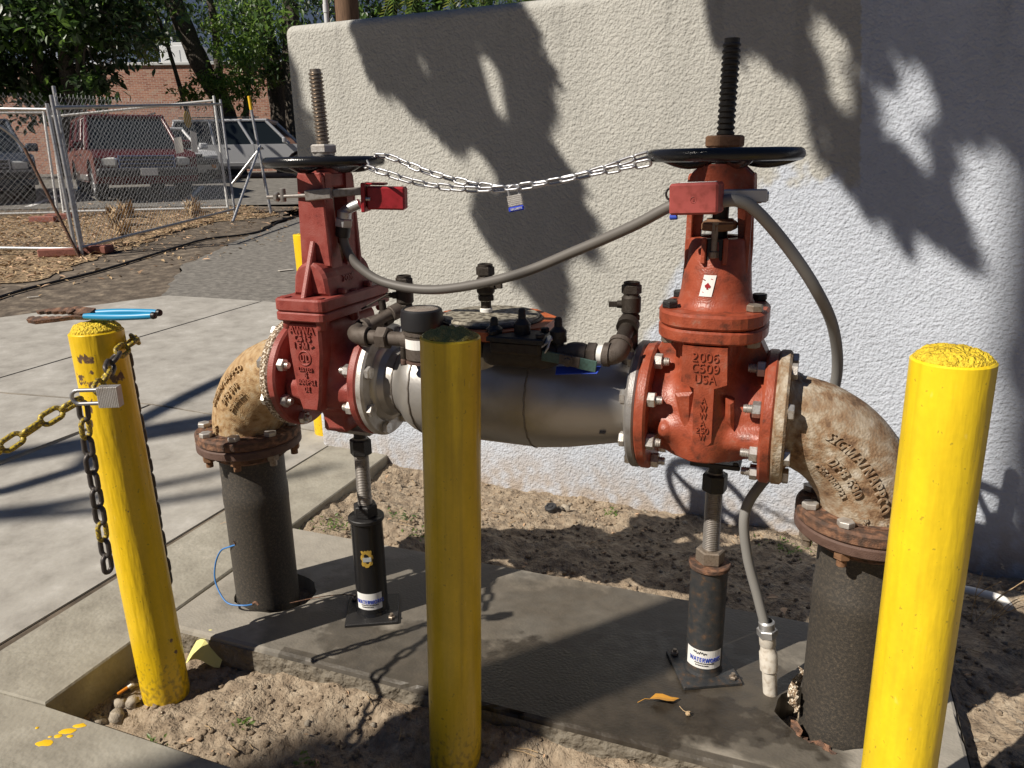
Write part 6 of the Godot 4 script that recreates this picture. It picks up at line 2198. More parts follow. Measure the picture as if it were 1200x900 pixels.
	for i in 3:
		var o := put2("green_leaf_scrap", leaf_shape(0.05, 0.02, 0.3), M.leaf2, xf(Vector3(gl[i][0], 0.012, gl[i][1]), Vector3(0, 40 + 90 * i, 0)))
		tag(o, ["leftmost of three green leaf scraps on the sidewalk left of the bollard", "middle one of three green leaf scraps on the sidewalk", "rightmost of three green leaf scraps, nearest the bollard"][i], "leaf", "fallen leaves on the ground")


func put2(called: String, b, m: Material, x := Transform3D()) -> MeshInstance3D:
	return part(self, called, b, m, x)


# ---------------------------------------------------------------- beyond the wall
func wire_mesh(t: Node3D, a: Vector3, c: Vector3, h: float, called := "chain_link_mesh") -> void:   # woven diamonds between a and c, h high
	var d := c - a
	var L := Vector2(d.x, d.z).length()
	var s := 0.08
	var b := B.new()
	var sg := d.normalized().cross(Vector3.UP).normalized() * 0.002
	var pt := func(u: float, v: float) -> Vector3: return a + d * (u / L) + Vector3(0, v, 0)
	for dir in [1.0, -1.0]:
		var k := -int(h / s) - 1
		while k * s < L + h:
			var u0 := k * s
			# line u = u0 + dir * v (or mirrored)
			var p := []
			for v in [0.0, h]:
				p.append(Vector2(u0 + v if dir > 0 else u0 + h - v, v))
			var q0: Vector2 = p[0]
			var q1: Vector2 = p[1]
			var lo := 0.0
			var hi := 1.0
			var du := q1.x - q0.x
			var t0 := (0.0 - q0.x) / du
			var t1 := (L - q0.x) / du
			lo = maxf(lo, minf(t0, t1)); hi = minf(hi, maxf(t0, t1))
			if hi - lo > 0.01:
				var m := q0.lerp(q1, lo)
				var n := q0.lerp(q1, hi)
				b.tube([pt.call(m.x, m.y) + sg * dir, pt.call(n.x, n.y) + sg * dir], 0.0016, 3, false, false)
			k += 1
	# cut ends that stick up along the top
	var u := 0.02
	while u < L:
		b.tube([pt.call(u, h - 0.005), pt.call(u + 0.014, h + 0.035)], 0.0016, 3, false, false)
		b.tube([pt.call(u + 0.028, h - 0.005), pt.call(u + 0.014, h + 0.035)], 0.0016, 3, false, false)
		u += s
	var o := put(t, called, b, M.fence)
	o.set_meta("kind", "stuff")


func pipe_part(t: Node3D, called: String, a: Vector3, c: Vector3, r: float, m: Material) -> MeshInstance3D:
	var b := B.new()
	rod(b, a, c, r, 14, 0.003)
	return put(t, called, b, m)


func fences() -> void:
	var p1 := Vector3(-7.74, terr(-7.74, -4.83), -4.83)
	var p2 := Vector3(-9.11, terr(-9.11, -9.03), -9.03)
	var p0 := Vector3(-10.2, terr(-10.2, -3.9), -3.9)
	var lean := Vector3(-0.13, 1.86, -0.06)
	var q1 := Vector3(-11.26, terr(-11.26, -7.55), -7.55)
	var q0 := Vector3(-13.6, terr(-13.6, -5.6), -5.6)
	for s in [
		["front chain link panel between the two leaning posts, with a wire mesh and grey rails", p1, p2, Vector3(-0.11, 1.6, -0.05), Vector3(-0.2, 1.77, -0.2), 0.0],
		["front chain link panel running out of view at the far left", p0, p1 + Vector3(-0.05, 0, 0.03), Vector3(-0.13, 1.6, -0.06), Vector3(-0.11, 1.58, -0.05), 0.0],
		["rear chain link panel with whitish frame in front of the maroon car", q1, p2 + Vector3(-0.08, 0.03, 0.06), Vector3(-0.28, 1.56, -0.3), Vector3(-0.24, 1.8, -0.25), 0.05],
		["rear chain link panel at the far left behind the leaning brace pole", q0, q1 + Vector3(-0.08, 0, 0.05), Vector3(-0.1, 1.56, -0.1), Vector3(-0.28, 1.62, -0.3), 0.05]]:
		var a: Vector3 = s[1]
		var c: Vector3 = s[2]
		var up: Vector3 = s[3]
		var uc: Vector3 = s[4]
		var t := thing("chain_link_fence", s[0], "fence", a, "temporary chain link fence panels")
		var m: Material = M.galv if s[5] == 0.0 else M.fence_white
		var rr := 0.021
		pipe_part(t, "post", a + Vector3(0, -0.02, 0), a + up * 1.08, rr, m)
		pipe_part(t, "post", c + Vector3(0, -0.02, 0), c + uc * 1.04, rr, m)
		pipe_part(t, "top_rail", a + up, c + uc, 0.019, m)
		pipe_part(t, "bottom_rail", a + Vector3(0, 0.09, 0), c + Vector3(0, 0.08, 0), 0.019, m if s[5] > 0.0 else M.galv)
		# mesh follows the lean of the posts
		var b0 := a + Vector3(0, 0.06, 0)
		var c0 := c + Vector3(0, 0.06, 0)
		wire_mesh(t, b0, c0, 1.66)
		var wm: MeshInstance3D = t.get_child(t.get_child_count() - 1)
		var sh := up.lerp(uc, 0.5) / 1.7
		wm.transform = wm.transform * Transform3D(Basis(Vector3.RIGHT, Vector3(sh.x, 1.0, sh.z), Vector3.BACK), Vector3(-sh.x * b0.y, 0, -sh.z * b0.y))
	var post := pipe_part(self2("fence_post", "second steel post leaning beside the left panel joint", "post", p1 + Vector3(-0.1, 0, -0.1)), "tube", p1 + Vector3(-0.1, 0, -0.1), p1 + Vector3(-0.26, 1.84, -0.22), 0.021, M.galv)
	# brace pole in front
	var bp := thing("brace_pole", "thin dark brace pole slanting down to the blocks at the left", "pole", Vector3(-7.56, 0.25, -4.66))
	var b := B.new()
	b.tube(curve([Vector3(-7.55, 0.24, -4.64), Vector3(-7.97, 1.43, -4.54)], 0.2), 0.017, 10)
	put(bp, "lower_pole", b, M.rusty)
	var b2 := B.new()
	b2.tube(curve([Vector3(-7.97, 1.43, -4.54), Vector3(-8.0, 1.56, -4.45), Vector3(-8.06, 1.68, -4.32), Vector3(-8.2, 1.8, -4.1)], 0.05), 0.016, 10)
	put(bp, "upper_pole", b2, M.galv)
	# clamped struts at the right end
	var g := thing("fence_brace", "pair of galvanised struts propping the right end of the fence", "brace", Vector3(-8.39, 0.37, -8.12))
	pipe_part(g, "strut", Vector3(-8.39, terr(-8.39, -8.12), -8.12), Vector3(-8.66, 1.52, -9.3), 0.021, M.galv)
	pipe_part(g, "strut", Vector3(-9.05, terr(-9.05, -8.95) + 0.5, -8.98), Vector3(-8.66, 1.5, -9.32), 0.021, M.galv)
	var sp := thing("sign_post", "single steel post with a yellow painted tip by the wall", "post", Vector3(-8.8, 0.43, -9.59))
	pipe_part(sp, "tube", Vector3(-8.62, terr(-8.62, -9.3), -9.35), Vector3(-8.86, 2.1, -9.42), 0.025, M.galv)
	pipe_part(sp, "yellow_tip", Vector3(-8.858, 2.09, -9.4195), Vector3(-8.885, 2.31, -9.43), 0.0275, M.paint)
	# red blocks under the posts
	var bk := [[Vector3(-7.78, 0.0, -5.02), 20.0, "red block under the front post joint, nearest the drive"], [Vector3(-7.95, 0.0, -4.72), 35.0, "red block left of the post joint"], [Vector3(-11.1, 0.0, -7.35), 30.0, "red block behind, at the rear panel's foot"], [Vector3(-11.0, 0.0, -7.0), 20.0, "second red block at the rear panel's foot"]]
	for k in bk:
		var p: Vector3 = k[0]
		var bb := B.new()
		bb.box(Transform3D(), Vector3(0.4, 0.09, 0.2), 0.012)
		var o := put2("paving_block", bb, M.block_red, xf(Vector3(p.x, terr(p.x, p.z) + 0.045, p.z), Vector3(0, k[1], 0)))
		tag(o, k[2], "block", "red concrete blocks at the fence foot")
	# notices wired to the mesh
	var r := (p2 - p1).normalized()
	var out := r.cross(Vector3.UP).normalized()
	if out.x < 0: out = -out
	for s in [[Vector3(-9.62, 1.54, -8.5), 0.27, 0.24, M.paper, "left of the two white notices on the fence", 4.0], [Vector3(-9.5, 1.59, -8.72), 0.22, 0.32, M.paper, "right, taller one of the two white notices on the fence", -8.0]]:
		var nb := B.new()
		nb.box(Transform3D(), Vector3(s[1], s[2], 0.003), 0.0008)
		var bs := Basis(r, Vector3.UP, out).orthonormalized() * Basis(Vector3.BACK, deg_to_rad(s[5]))
		tag(put2("notice", nb, s[3], Transform3D(bs, s[0])), s[4], "sign", "notices wired to the fence")
	var ys := B.new()
	var oct := PackedVector2Array()
	for k in 12:
		oct.append(polar(0.125, 30.0 * k))
	ys.prism(oct, 0.004, Transform3D())
	tag(put2("round_notice", ys, M.ochre, Transform3D(Basis(r, Vector3.UP, out).orthonormalized(), Vector3(-9.05, 1.9, -8.15))), "ochre round notice high on the fence before the maroon car", "sign")


func self2(called: String, label: String, cat: String, at: Vector3) -> Node3D:
	return thing(called, label, cat, at)


# a boxy off-road car; x forward, z to its right
func car(called: String, label: String, cat: String, at: Vector3, heading: Vector2, L: float, W: float, H: float, paint: Material, grille: Material, wagon := true) -> void:
	var t := thing(called, label, cat, at, "cars in the car park")
	t.rotation.y = atan2(-heading.y, heading.x)
	var hl := L / 2
	var belt := H * 0.58
	var hood := H * 0.56
	var wr := 0.36 if wagon else 0.31
	var wf := hl - 0.85
	var wb := -hl + 0.95
	var body := PackedVector2Array([Vector2(-hl, 0.45), Vector2(-hl + 0.05, 0.36), Vector2(hl - 0.1, 0.32), Vector2(hl, 0.45), Vector2(hl, hood - 0.14), Vector2(hl - 0.1, hood - 0.03), Vector2(hl - 1.15, belt), Vector2(-hl + 0.05, belt), Vector2(-hl, belt - 0.1)])
	for w in [wf, wb]:
		var c := PackedVector2Array()
		for k in 20:
			c.append(Vector2(w, wr) + polar(wr + 0.07, 18.0 * k))
		var cut := Geometry2D.clip_polygons(body, c)
		body = cut[0]
	var b := B.new()
	b.prism(body, W, xf(Vector3(0, 0, -W / 2)), 0.05, true)
	b.box(xf(Vector3(0, wr + 0.05, 0)), Vector3(L * 0.9, 0.25, W - 0.5), 0.02)
	part(t, "body", b, paint)
	# cabin: slanted posts and a roof over dark glass
	var x0 := -hl + 0.08
	var x1 := hl - 1.15
	var rx0 := x0 + (0.22 if wagon else 0.75)
	var rx1 := x1 - (0.65 if wagon else 0.8)
	var zi := W / 2 - 0.06
	var zr := W / 2 - 0.2
	var g := B.new()
	var lo := [Vector3(x0, belt, -zi), Vector3(x1, belt, -zi), Vector3(x1, belt, zi), Vector3(x0, belt, zi)]
	var hi := [Vector3(rx0, H - 0.05, -zr), Vector3(rx1, H - 0.05, -zr), Vector3(rx1, H - 0.05, zr), Vector3(rx0, H - 0.05, zr)]
	var outs := [Vector3.FORWARD, Vector3.RIGHT, Vector3.BACK, Vector3.LEFT]
	var sides := ["window", "windshield", "window", "rear_window"]
	for k in 4:
		var gp := B.new()
		gp.quad(lo[k], lo[(k + 1) % 4], hi[(k + 1) % 4], hi[k], outs[k])
		part(t, sides[k], gp, M.glass_dark)
	var rf := B.new()
	rf.box(xf(Vector3((rx0 + rx1) / 2, H - 0.04, 0)), Vector3(rx1 - rx0 + 0.12, 0.08, zr * 2 + 0.1), 0.03)
	part(t, "roof", rf, paint)
	for s in [0, 2]:
		var a0: Vector3 = lo[s]
		var a1: Vector3 = lo[s + 1]
		var h0: Vector3 = hi[s]
		var h1: Vector3 = hi[s + 1]
		for u in ([0.0, 0.3, 0.62, 1.0] if wagon else [0.0, 0.5, 1.0]):
			var pl := B.new()
			pl.tube([a0.lerp(a1, u) + outs[s] * 0.004, h0.lerp(h1, u) + outs[s] * 0.004], 0.045, 6)
			part(t, "pillar", pl, paint)
	if wagon:
		for s in [-1.0, 1.0]:
			var rr := B.new()
			rod(rr, Vector3(rx0 + 0.1, H + 0.05, s * (zr - 0.08)), Vector3(rx1 - 0.2, H + 0.05, s * (zr - 0.08)), 0.018)
			for u in [0.1, 0.5, 0.9]:
				var xx := lerpf(rx0 + 0.1, rx1 - 0.2, u)
				rod(rr, Vector3(xx, H - 0.02, s * (zr - 0.08)), Vector3(xx, H + 0.05, s * (zr - 0.08)), 0.015)
			part(t, "roof_rail", rr, M.trim)
	for s in [-1.0, 1.0]:
		var mi := B.new()
		mi.box(xf(Vector3(x1 - 0.1, belt + 0.1, s * (W / 2 + 0.1))), Vector3(0.1, 0.16, 0.22), 0.03)
		part(t, "mirror", mi, paint)
		var hlm := B.new()
		hlm.box(xf(Vector3(hl - 0.02, hood - 0.22, s * (W / 2 - 0.22)), Vector3(0, s * -14.0, 0)), Vector3(0.08, 0.17, 0.34), 0.03)
		part(t, "headlight", hlm, M.lens)
		var am := B.new()
		am.box(xf(Vector3(hl - 0.01, hood - 0.4, s * (W / 2 - 0.12)), Vector3(0, s * -20.0, 0)), Vector3(0.07, 0.12, 0.12), 0.02)
		part(t, "turn_signal", am, M.amber)
		var tl := B.new()
		tl.box(xf(Vector3(-hl + 0.02, belt - 0.2, s * (W / 2 - 0.12))), Vector3(0.07, 0.32, 0.16), 0.02)
		part(t, "tail_light", tl, M.switch_dark)
		# cladding, handles
		var cl := B.new()
		cl.box(xf(Vector3((wf + wb) / 2, 0.42, s * (W / 2 - 0.005))), Vector3(wf - wb - 2 * wr - 0.2, 0.12, 0.05), 0.015)
		part(t, "side_step", cl, M.rim if wagon else M.trim)
		for u in [0.35, -0.6]:
			var dh := B.new()
			dh.box(xf(Vector3(u, belt - 0.1, s * (W / 2 + 0.005))), Vector3(0.16, 0.035, 0.03), 0.008)
			part(t, "door_handle", dh, M.trim)
			var gp := B.new()
			gp.box(xf(Vector3(u - 0.16, belt - 0.28, s * (W / 2 - 0.0005))), Vector3(0.012, 0.5, 0.004), 0.001)
			part(t, "door_seam", gp, M.trim)
		for x in [wf, wb]:
			var wn := Node3D.new()
			wn.name = "wheel" if not t.has_node("wheel") else "wheel_%03d" % [1 + int(s > 0) + int(x == wb) + int(s > 0 and x == wb) ]
			t.add_child(wn, true)
			var ty := B.new()
			ty.lathe([Vector2(wr * 0.62, -0.11), Vector2(wr - 0.04, -0.115), Vector2(wr, -0.085), Vector2(wr, 0.085), Vector2(wr - 0.04, 0.115), Vector2(wr * 0.62, 0.11)], along(Vector3(x, wr, s * (W / 2 - 0.14)), Vector3(0, 0, s)), 28)
			part(wn, "tyre", ty, M.tyre)
			var ri := B.new()
			ri.lathe([Vector2(wr * 0.66, 0.1), Vector2(wr * 0.62, 0.105), Vector2(wr * 0.56, 0.06), Vector2(wr * 0.2, 0.085), Vector2(0, 0.09)], along(Vector3(x, wr, s * (W / 2 - 0.14)), Vector3(0, 0, s)), 28)
			for k in 5:
				var p := polar(wr * 0.4, 72.0 * k)
				ri.box(along(Vector3(x + p.x, wr + p.y, s * (W / 2 - 0.05)), Vector3(p.x, p.y, 0)), Vector3(0.05, wr * 0.42, 0.03), 0.008)
			part(wn, "rim", ri, M.rim)
	var gr := B.new()
	gr.box(xf(Vector3(hl + 0.005, hood - 0.22, 0)), Vector3(0.05, 0.2, W - 0.86), 0.02)
	part(t, "grille", gr, M.black_plastic)
	var fr := B.new()
	for y in [-0.105, -0.035, 0.035, 0.105]:
		fr.box(xf(Vector3(hl + 0.025, hood - 0.22 + y, 0)), Vector3(0.03, 0.022, W - 0.82), 0.006)
	for z in [-0.5, 0.5]:
		fr.box(xf(Vector3(hl + 0.028, hood - 0.22, z * (W - 0.84))), Vector3(0.03, 0.24, 0.03), 0.006)
	part(t, "grille_bars", fr, grille)
	var bu := B.new()
	bu.box(xf(Vector3(hl + 0.03, 0.52, 0)), Vector3(0.16, 0.16, W - 0.02), 0.04)
	part(t, "bumper", bu, M.trim)
	bu = B.new()
	bu.box(xf(Vector3(-hl - 0.03, 0.52, 0)), Vector3(0.16, 0.18, W - 0.02), 0.04)
	part(t, "bumper", bu, M.trim)
	var np := B.new()
	np.box(xf(Vector3(hl + 0.116, 0.52, 0)), Vector3(0.01, 0.13, 0.3), 0.003)
	part(t, "number_plate", np, M.white)


func leaf_cloud(t: Node3D, blobs: Array, leaf: B, m: Material, keep: Callable) -> void:
	var at := []
	for s in blobs:   # [centre, radius, count, flatten]
		var sub := []
		for k in 9:   # clumps inside the blob
			sub.append((s[0] as Vector3) + Vector3(rng.randfn() * s[1] * 0.5, rng.randfn() * s[1] * 0.36, rng.randfn() * s[1] * 0.5))
		for i in s[2]:
			var c: Vector3 = sub[rng.randi() % 9]
			var p: Vector3 = c + Vector3(rng.randfn(), rng.randfn() * 0.7, rng.randfn()) * s[1] * 0.24
			if not keep.call(p):
				continue
			var k := rng.randf_range(0.6, 1.2)
			at.append(Transform3D(Basis.from_euler(Vector3(rng.randf_range(-0.6, 0.6), rng.randf() * TAU, rng.randf_range(-1.3, 0.2))).scaled(Vector3.ONE * k), p))
	var o := scatter(t, "crown", leaf, m, at)
	o.transform = t.transform.affine_inverse()
	o.set_meta("kind", "stuff")


func tree(called: String, label: String, cat: String, at: Vector3, limbs: Array, blobs: Array, leaf_mats: Array, leaf: B, group := "trees beyond the fence", grow := 1.0) -> Node3D:
	var o := Vector3(0, 1.22, 1.6)
	at = o + (at - o) * grow
	for l in limbs:
		l[1] *= grow
		l[2] *= grow
		for i in l[0].size():
			l[0][i] = o + (l[0][i] - o) * grow
		l[0][0].y = 0.6
	for s in blobs:
		s[0] = o + (s[0] - o) * grow
		s[1] *= grow
	var t := thing(called, label, cat, at, group)
	for k in limbs.size():
		var l: Array = limbs[k]
		var b := B.new()
		var pts := curve(l[0], 0.25)
		var rad := []
		for i in pts.size():
			rad.append(lerpf(l[1], l[2], float(i) / (pts.size() - 1)) * (1.0 + 0.06 * sin(i * 1.7)))
		b.tube(pts, rad, 14)
		put(t, "trunk" if k == 0 else "limb", b, M.bark)
	var n := leaf_mats.size()
	for k in n:
		var part_blobs := []
		for s in blobs:
			part_blobs.append([s[0], s[1], int(s[2] * 1.9 / n)])
		leaf_cloud(t, part_blobs, leaf, leaf_mats[k], func(_p): return true)
	return t


func background() -> void:
	var brick := brick_material()
	# brick building
	var bd := thing("brick_building", "long low red brick building with a pale roof edge behind the car park", "building", Vector3(-25, 1.0, -24))
	var A := Vector3(-36.0, 0.6, -18.4)
	var Bp := Vector3(-8.0, 0.6, -30.5)
	var dir := (Bp - A).normalized()
	var back := dir.cross(Vector3.UP).normalized()
	if back.z > 0: back = -back
	var L := A.distance_to(Bp)
	var top := 5.0
	var wb := B.new()
	wb.quad_uv(A, Bp, Bp + Vector3(0, top - 0.6, 0), A + Vector3(0, top - 0.6, 0), -back, Vector2(0, top / 1.2), Vector2(L / 1.76, top / 1.2), Vector2(L / 1.76, 0), Vector2(0, 0))
	wb.quad_uv(A, A + back * 9, A + back * 9 + Vector3(0, top - 0.6, 0), A + Vector3(0, top - 0.6, 0), -dir, Vector2(0, top / 1.2), Vector2(5, top / 1.2), Vector2(5, 0), Vector2(0, 0))
	wb.quad_uv(Bp, Bp + back * 9, Bp + back * 9 + Vector3(0, top - 0.6, 0), Bp + Vector3(0, top - 0.6, 0), dir, Vector2(0, top / 1.2), Vector2(5, top / 1.2), Vector2(5, 0), Vector2(0, 0))
	wb.quad(A + back * 9, Bp + back * 9, Bp + back * 9 + Vector3(0, top - 0.6, 0), A + back * 9 + Vector3(0, top - 0.6, 0), back)
	put(bd, "brick_wall", wb, brick)
	var ro := B.new()
	ro.box(Transform3D(Basis(dir, Vector3.UP, -back), (A + Bp) / 2 + back * 4.5 + Vector3(0, top - 0.55, 0)), Vector3(L + 0.15, 0.12, 9.15), 0.02)
	put(bd, "roof_edge", ro, M.hvac)
	# rooftop unit
	var hv := thing("rooftop_unit", "white sheet metal air conditioning unit on the brick building's roof", "air conditioner", Vector3(-25.6, 4.95, -27.2))
	var hb := B.new()
	var hc := Transform3D(Basis(dir, Vector3.UP, -back), Vector3(-25.75, 5.62, -26.6))
	hb.box(hc, Vector3(1.75, 0.95, 1.4), 0.03)
	put(hv, "casing", hb, M.hvac)
	var h2 := B.new()
	h2.box(hc * xf(Vector3(-0.15, 0.55, 0)), Vector3(0.7, 0.18, 0.7), 0.03)
	h2.box(hc * xf(Vector3(-0.3, 0, 0.71)), Vector3(0.5, 0.6, 0.02), 0.005)
	put(hv, "hood", h2, M.hvac)
	var h3 := B.new()
	h3.box(hc * xf(Vector3(0, -0.54, 0)), Vector3(1.6, 0.12, 1.3), 0.01)
	put(hv, "kerb", h3, M.trim)
	for k in 2:
		var vp := B.new()
		rod(vp, hc * Vector3(-0.75 + 0.3 * k, 0.4, 0.3), hc * Vector3(-0.75 + 0.3 * k, 0.85, 0.3), 0.04, 10)
		put(hv, "vent_pipe", vp, M.hvac)
	# pale house behind
	var hs := thing("pale_house", "bluish white upper storey with a dark window behind the brick roof", "house", Vector3(-31, 4.9, -26))
	var hx := Transform3D(Basis(dir, Vector3.UP, -back), Vector3(-30.4, 5.2, -25.2))
	var pb := B.new()
	pb.box(hx, Vector3(2.4, 1.7, 2.0), 0.02)
	put(hs, "wall", pb, M.plaster)
	for k in 2:
		var wn := B.new()
		wn.box(hx * xf(Vector3(-0.75 + 1.2 * k, 0.1, 1.0)), Vector3(0.5, 0.8, 0.06), 0.01)
		put(hs, "window", wn, M.glass_dark)
	var rf := B.new()
	rf.box(hx * xf(Vector3(0, 0.9, 0)), Vector3(2.6, 0.12, 2.3), 0.02)
	put(hs, "roof", rf, M.hvac)
	# cars
	car("sport_utility_car", "dark maroon off road car nose on behind the fence, with clear headlights", "car", Vector3(-13.9, terr(-12.9, -10.8), -11.45), Vector2(0.82, 0.57), 4.6, 1.82, 1.66, M.car_maroon, M.car_bluegrey)
	car("sport_utility_car", "silver off road car seen from its side, beyond the maroon one", "car", Vector3(-16.0, terr(-16.4, -17.6) - 0.02, -18.3), Vector2(0.9, -0.43), 4.7, 1.84, 1.7, M.car_silver, M.trim)
	car("parked_car", "dark blue grey car at the far left edge behind the fence", "car", Vector3(-16.1, terr(-14.6, -8.8), -9.6), Vector2(0.84, 0.54), 4.5, 1.8, 1.6, M.car_blue, M.chrome, false)
	car("parked_car", "white car half hidden between the maroon and silver ones", "car", Vector3(-17.2, terr(-17.0, -15.0), -15.6), Vector2(0.88, 0.48), 4.4, 1.75, 1.45, M.car_white, M.trim, false)
	# trees
	var lf := leaf_shape(0.3, 0.14, 0.2)
	var lf2 := leaf_shape(0.2, 0.085, 0.2)
	tree("shade_tree", "dark spreading tree with two trunks at the left behind the fence", "tree", Vector3(-25.3, 1.0, -19.5),
		[[[Vector3(-25.3, 0.8, -19.5), Vector3(-25.4, 2.8, -19.5), Vector3(-25.7, 4.5, -19.4), Vector3(-26.2, 7.5, -19.2)], 0.34, 0.16], [[Vector3(-24.7, 0.8, -19.8), Vector3(-24.8, 3.0, -19.7), Vector3(-24.7, 5.0, -19.6), Vector3(-24.0, 7.6, -19.4)], 0.36, 0.16], [[Vector3(-24.75, 5.0, -19.65), Vector3(-23.2, 5.9, -19.0), Vector3(-21.6, 5.9, -18.8)], 0.1, 0.04], [[Vector3(-24.6, 4.4, -19.6), Vector3(-23.0, 4.9, -18.9), Vector3(-22.3, 4.2, -18.6)], 0.07, 0.025]],
		[[Vector3(-25.85, 5.9, -18.9), 2.3, 1700], [Vector3(-24.5, 6.5, -19.5), 2.2, 1700], [Vector3(-22.4, 6.0, -19.1), 1.7, 620], [Vector3(-21.8, 7.4, -19.6), 1.8, 500], [Vector3(-25.9, 7.8, -19.4), 2.4, 1400], [Vector3(-27.4, 4.6, -18.6), 1.5, 1100], [Vector3(-22.4, 3.9, -18.5), 0.55, 110], [Vector3(-25.8, 4.4, -20.3), 1.4, 700], [Vector3(-29.5, 6.0, -17.5), 2.2, 900]], [M.leaf2, M.leaf2, M.leaf2, M.leaf0], lf, "trees beyond the fence", 0.86)
	tree("leaning_tree", "tree with a thick leaning trunk and lit green leaves left of the wall", "tree", Vector3(-14.5, 1.0, -15.4),
		[[[Vector3(-14.35, 0.7, -15.4), Vector3(-14.64, 2.7, -15.5), Vector3(-15.03, 3.55, -15.4), Vector3(-15.26, 4.34, -15.26), Vector3(-15.5, 5.3, -15.1), Vector3(-15.8, 6.6, -15.0)], 0.3, 0.2], [[Vector3(-14.3, 1.2, -15.4), Vector3(-13.9, 2.6, -15.5), Vector3(-13.7, 3.8, -15.6)], 0.12, 0.05], [[Vector3(-15.2, 4.2, -15.2), Vector3(-15.9, 5.0, -14.9), Vector3(-16.4, 4.8, -14.6)], 0.08, 0.03], [[Vector3(-14.9, 3.2, -15.3), Vector3(-14.3, 3.4, -14.9), Vector3(-14.0, 3.0, -14.7)], 0.05, 0.02], [[Vector3(-14.8, 3.1, -15.4), Vector3(-14.6, 4.4, -15.5), Vector3(-14.7, 5.6, -15.4)], 0.15, 0.08]],
		[[Vector3(-13.6, 3.9, -15.2), 0.75, 420], [Vector3(-14.2, 3.2, -14.75), 0.5, 220], [Vector3(-14.95, 2.95, -14.7), 0.4, 130], [Vector3(-13.55, 3.05, -14.95), 0.55, 260], [Vector3(-13.9, 4.7, -15.35), 0.8, 360], [Vector3(-16.6, 5.0, -14.9), 0.8, 200], [Vector3(-15.6, 5.6, -14.9), 0.8, 220], [Vector3(-16.2, 4.3, -14.7), 0.6, 240], [Vector3(-14.4, 5.9, -15.4), 0.9, 220], [Vector3(-17.6, 5.9, -14.4), 1.0, 260]], [M.leaf0, M.leaf1], lf2, "trees beyond the fence", 1.3)
	tree("dark_tree", "dark tree with a grey trunk close to the wall's left end", "tree", Vector3(-15.2, 1.0, -18.4),
		[[[Vector3(-15.0, 0.8, -18.4), Vector3(-15.4, 3.4, -18.8), Vector3(-15.8, 5.0, -19.15), Vector3(-16.2, 7.0, -19.4)], 0.3, 0.2], [[Vector3(-13.9, 0.8, -17.8), Vector3(-14.3, 3.2, -18.1), Vector3(-14.4, 5.6, -18.5)], 0.34, 0.22]],
		[[Vector3(-15.15, 4.4, -18.1), 0.9, 520], [Vector3(-14.7, 3.8, -18.0), 0.6, 300], [Vector3(-15.5, 5.6, -18.3), 1.1, 420], [Vector3(-14.6, 5.3, -18.5), 1.0, 420], [Vector3(-15.9, 3.9, -18.2), 0.5, 160], [Vector3(-13.2, 5.6, -18.9), 1.5, 800]], [M.leaf2, M.leaf0], lf2, "trees beyond the fence", 1.22)
	tree("far_tree", "tall dark tree rising behind the brick roof", "tree", Vector3(-27, 1.0, -33),
		[[[Vector3(-27, 0.5, -33), Vector3(-27, 4, -33), Vector3(-27.3, 9, -33)], 0.4, 0.2]],
		[[Vector3(-30.5, 7.6, -30), 2.6, 700], [Vector3(-27.5, 8.6, -31), 2.4, 500], [Vector3(-33, 8, -28), 2.6, 900], [Vector3(-29, 6.6, -30), 1.4, 250]], [M.leaf2, M.leaf2], lf, "trees beyond the fence")
	tree("far_tree", "bushy dark tree behind the wall, right of the wooden pole", "tree", Vector3(-9.5, 0.6, -15),
		[[[Vector3(-9.5, 0.4, -15), Vector3(-9.4, 3, -15), Vector3(-9.2, 5.5, -15.2)], 0.25, 0.12]],
		[[Vector3(-9.6, 4.5, -14.6), 1.3, 700], [Vector3(-8.2, 4.6, -14.8), 1.2, 700], [Vector3(-6.8, 4.8, -15.2), 1.3, 700], [Vector3(-5.0, 5.0, -15.6), 1.5, 700], [Vector3(-10.6, 5.2, -14.4), 0.8, 260], [Vector3(-12.3, 5.8, -14.5), 0.7, 160]], [M.leaf2, M.leaf0], lf2, "trees beyond the fence")
	# drooping fronds over the wall
	var pt := thing("feathery_tree", "feathery tree with drooping light green fronds just over the wall top", "tree", Vector3(-3.6, 0.3, -8.6))
	var tb := B.new()
	tb.tube(curve([Vector3(-3.2, 0.1, -8.9), Vector3(-3.3, 2.4, -8.9), Vector3(-3.7, 4.2, -8.5)], 0.3), 0.14, 12)
	put(pt, "trunk", tb, M.bark)
	var fr := leaf_shape(0.075, 0.016, 0.15)
	var at1 := []
	var at2 := []
	var stems := B.new()
	for i in 66:
		var base := Vector3(rng.randf_range(-5.1, -2.0), rng.randf_range(3.25, 4.3), -8.0 + rng.randf_range(-0.8, 0.8))
		var dl := Vector3(rng.randf_range(-0.6, 0.6), -1.0, rng.randf_range(-0.2, 0.6)).normalized()
		var ln := rng.randf_range(0.35, 0.7)
		var pts := []
		for k in 9:
			var u := k / 8.0
			pts.append(base + dl * ln * u + Vector3(0, -0.12 * u * u, 0))
		stems.tube(pts, 0.004, 4)
		for k in 34:
			var u := k / 34.0
			var p := base + dl * ln * u + Vector3(0, -0.12 * u * u, 0)
			var sd := dl.cross(Vector3(0.3, 0.1, 1)).normalized() * (1.0 if k % 2 else -1.0)
			var d := (sd + dl * 0.9).normalized()
			var y := d.cross(Vector3(rng.randf(), rng.randf(), 1)).normalized()
			(at1 if rng.randf() < 0.6 else at2).append(Transform3D(Basis(d, y, d.cross(y)).scaled(Vector3.ONE * rng.randf_range(0.9, 1.5)), p))
	put(pt, "frond_stems", stems, M.leaf0)
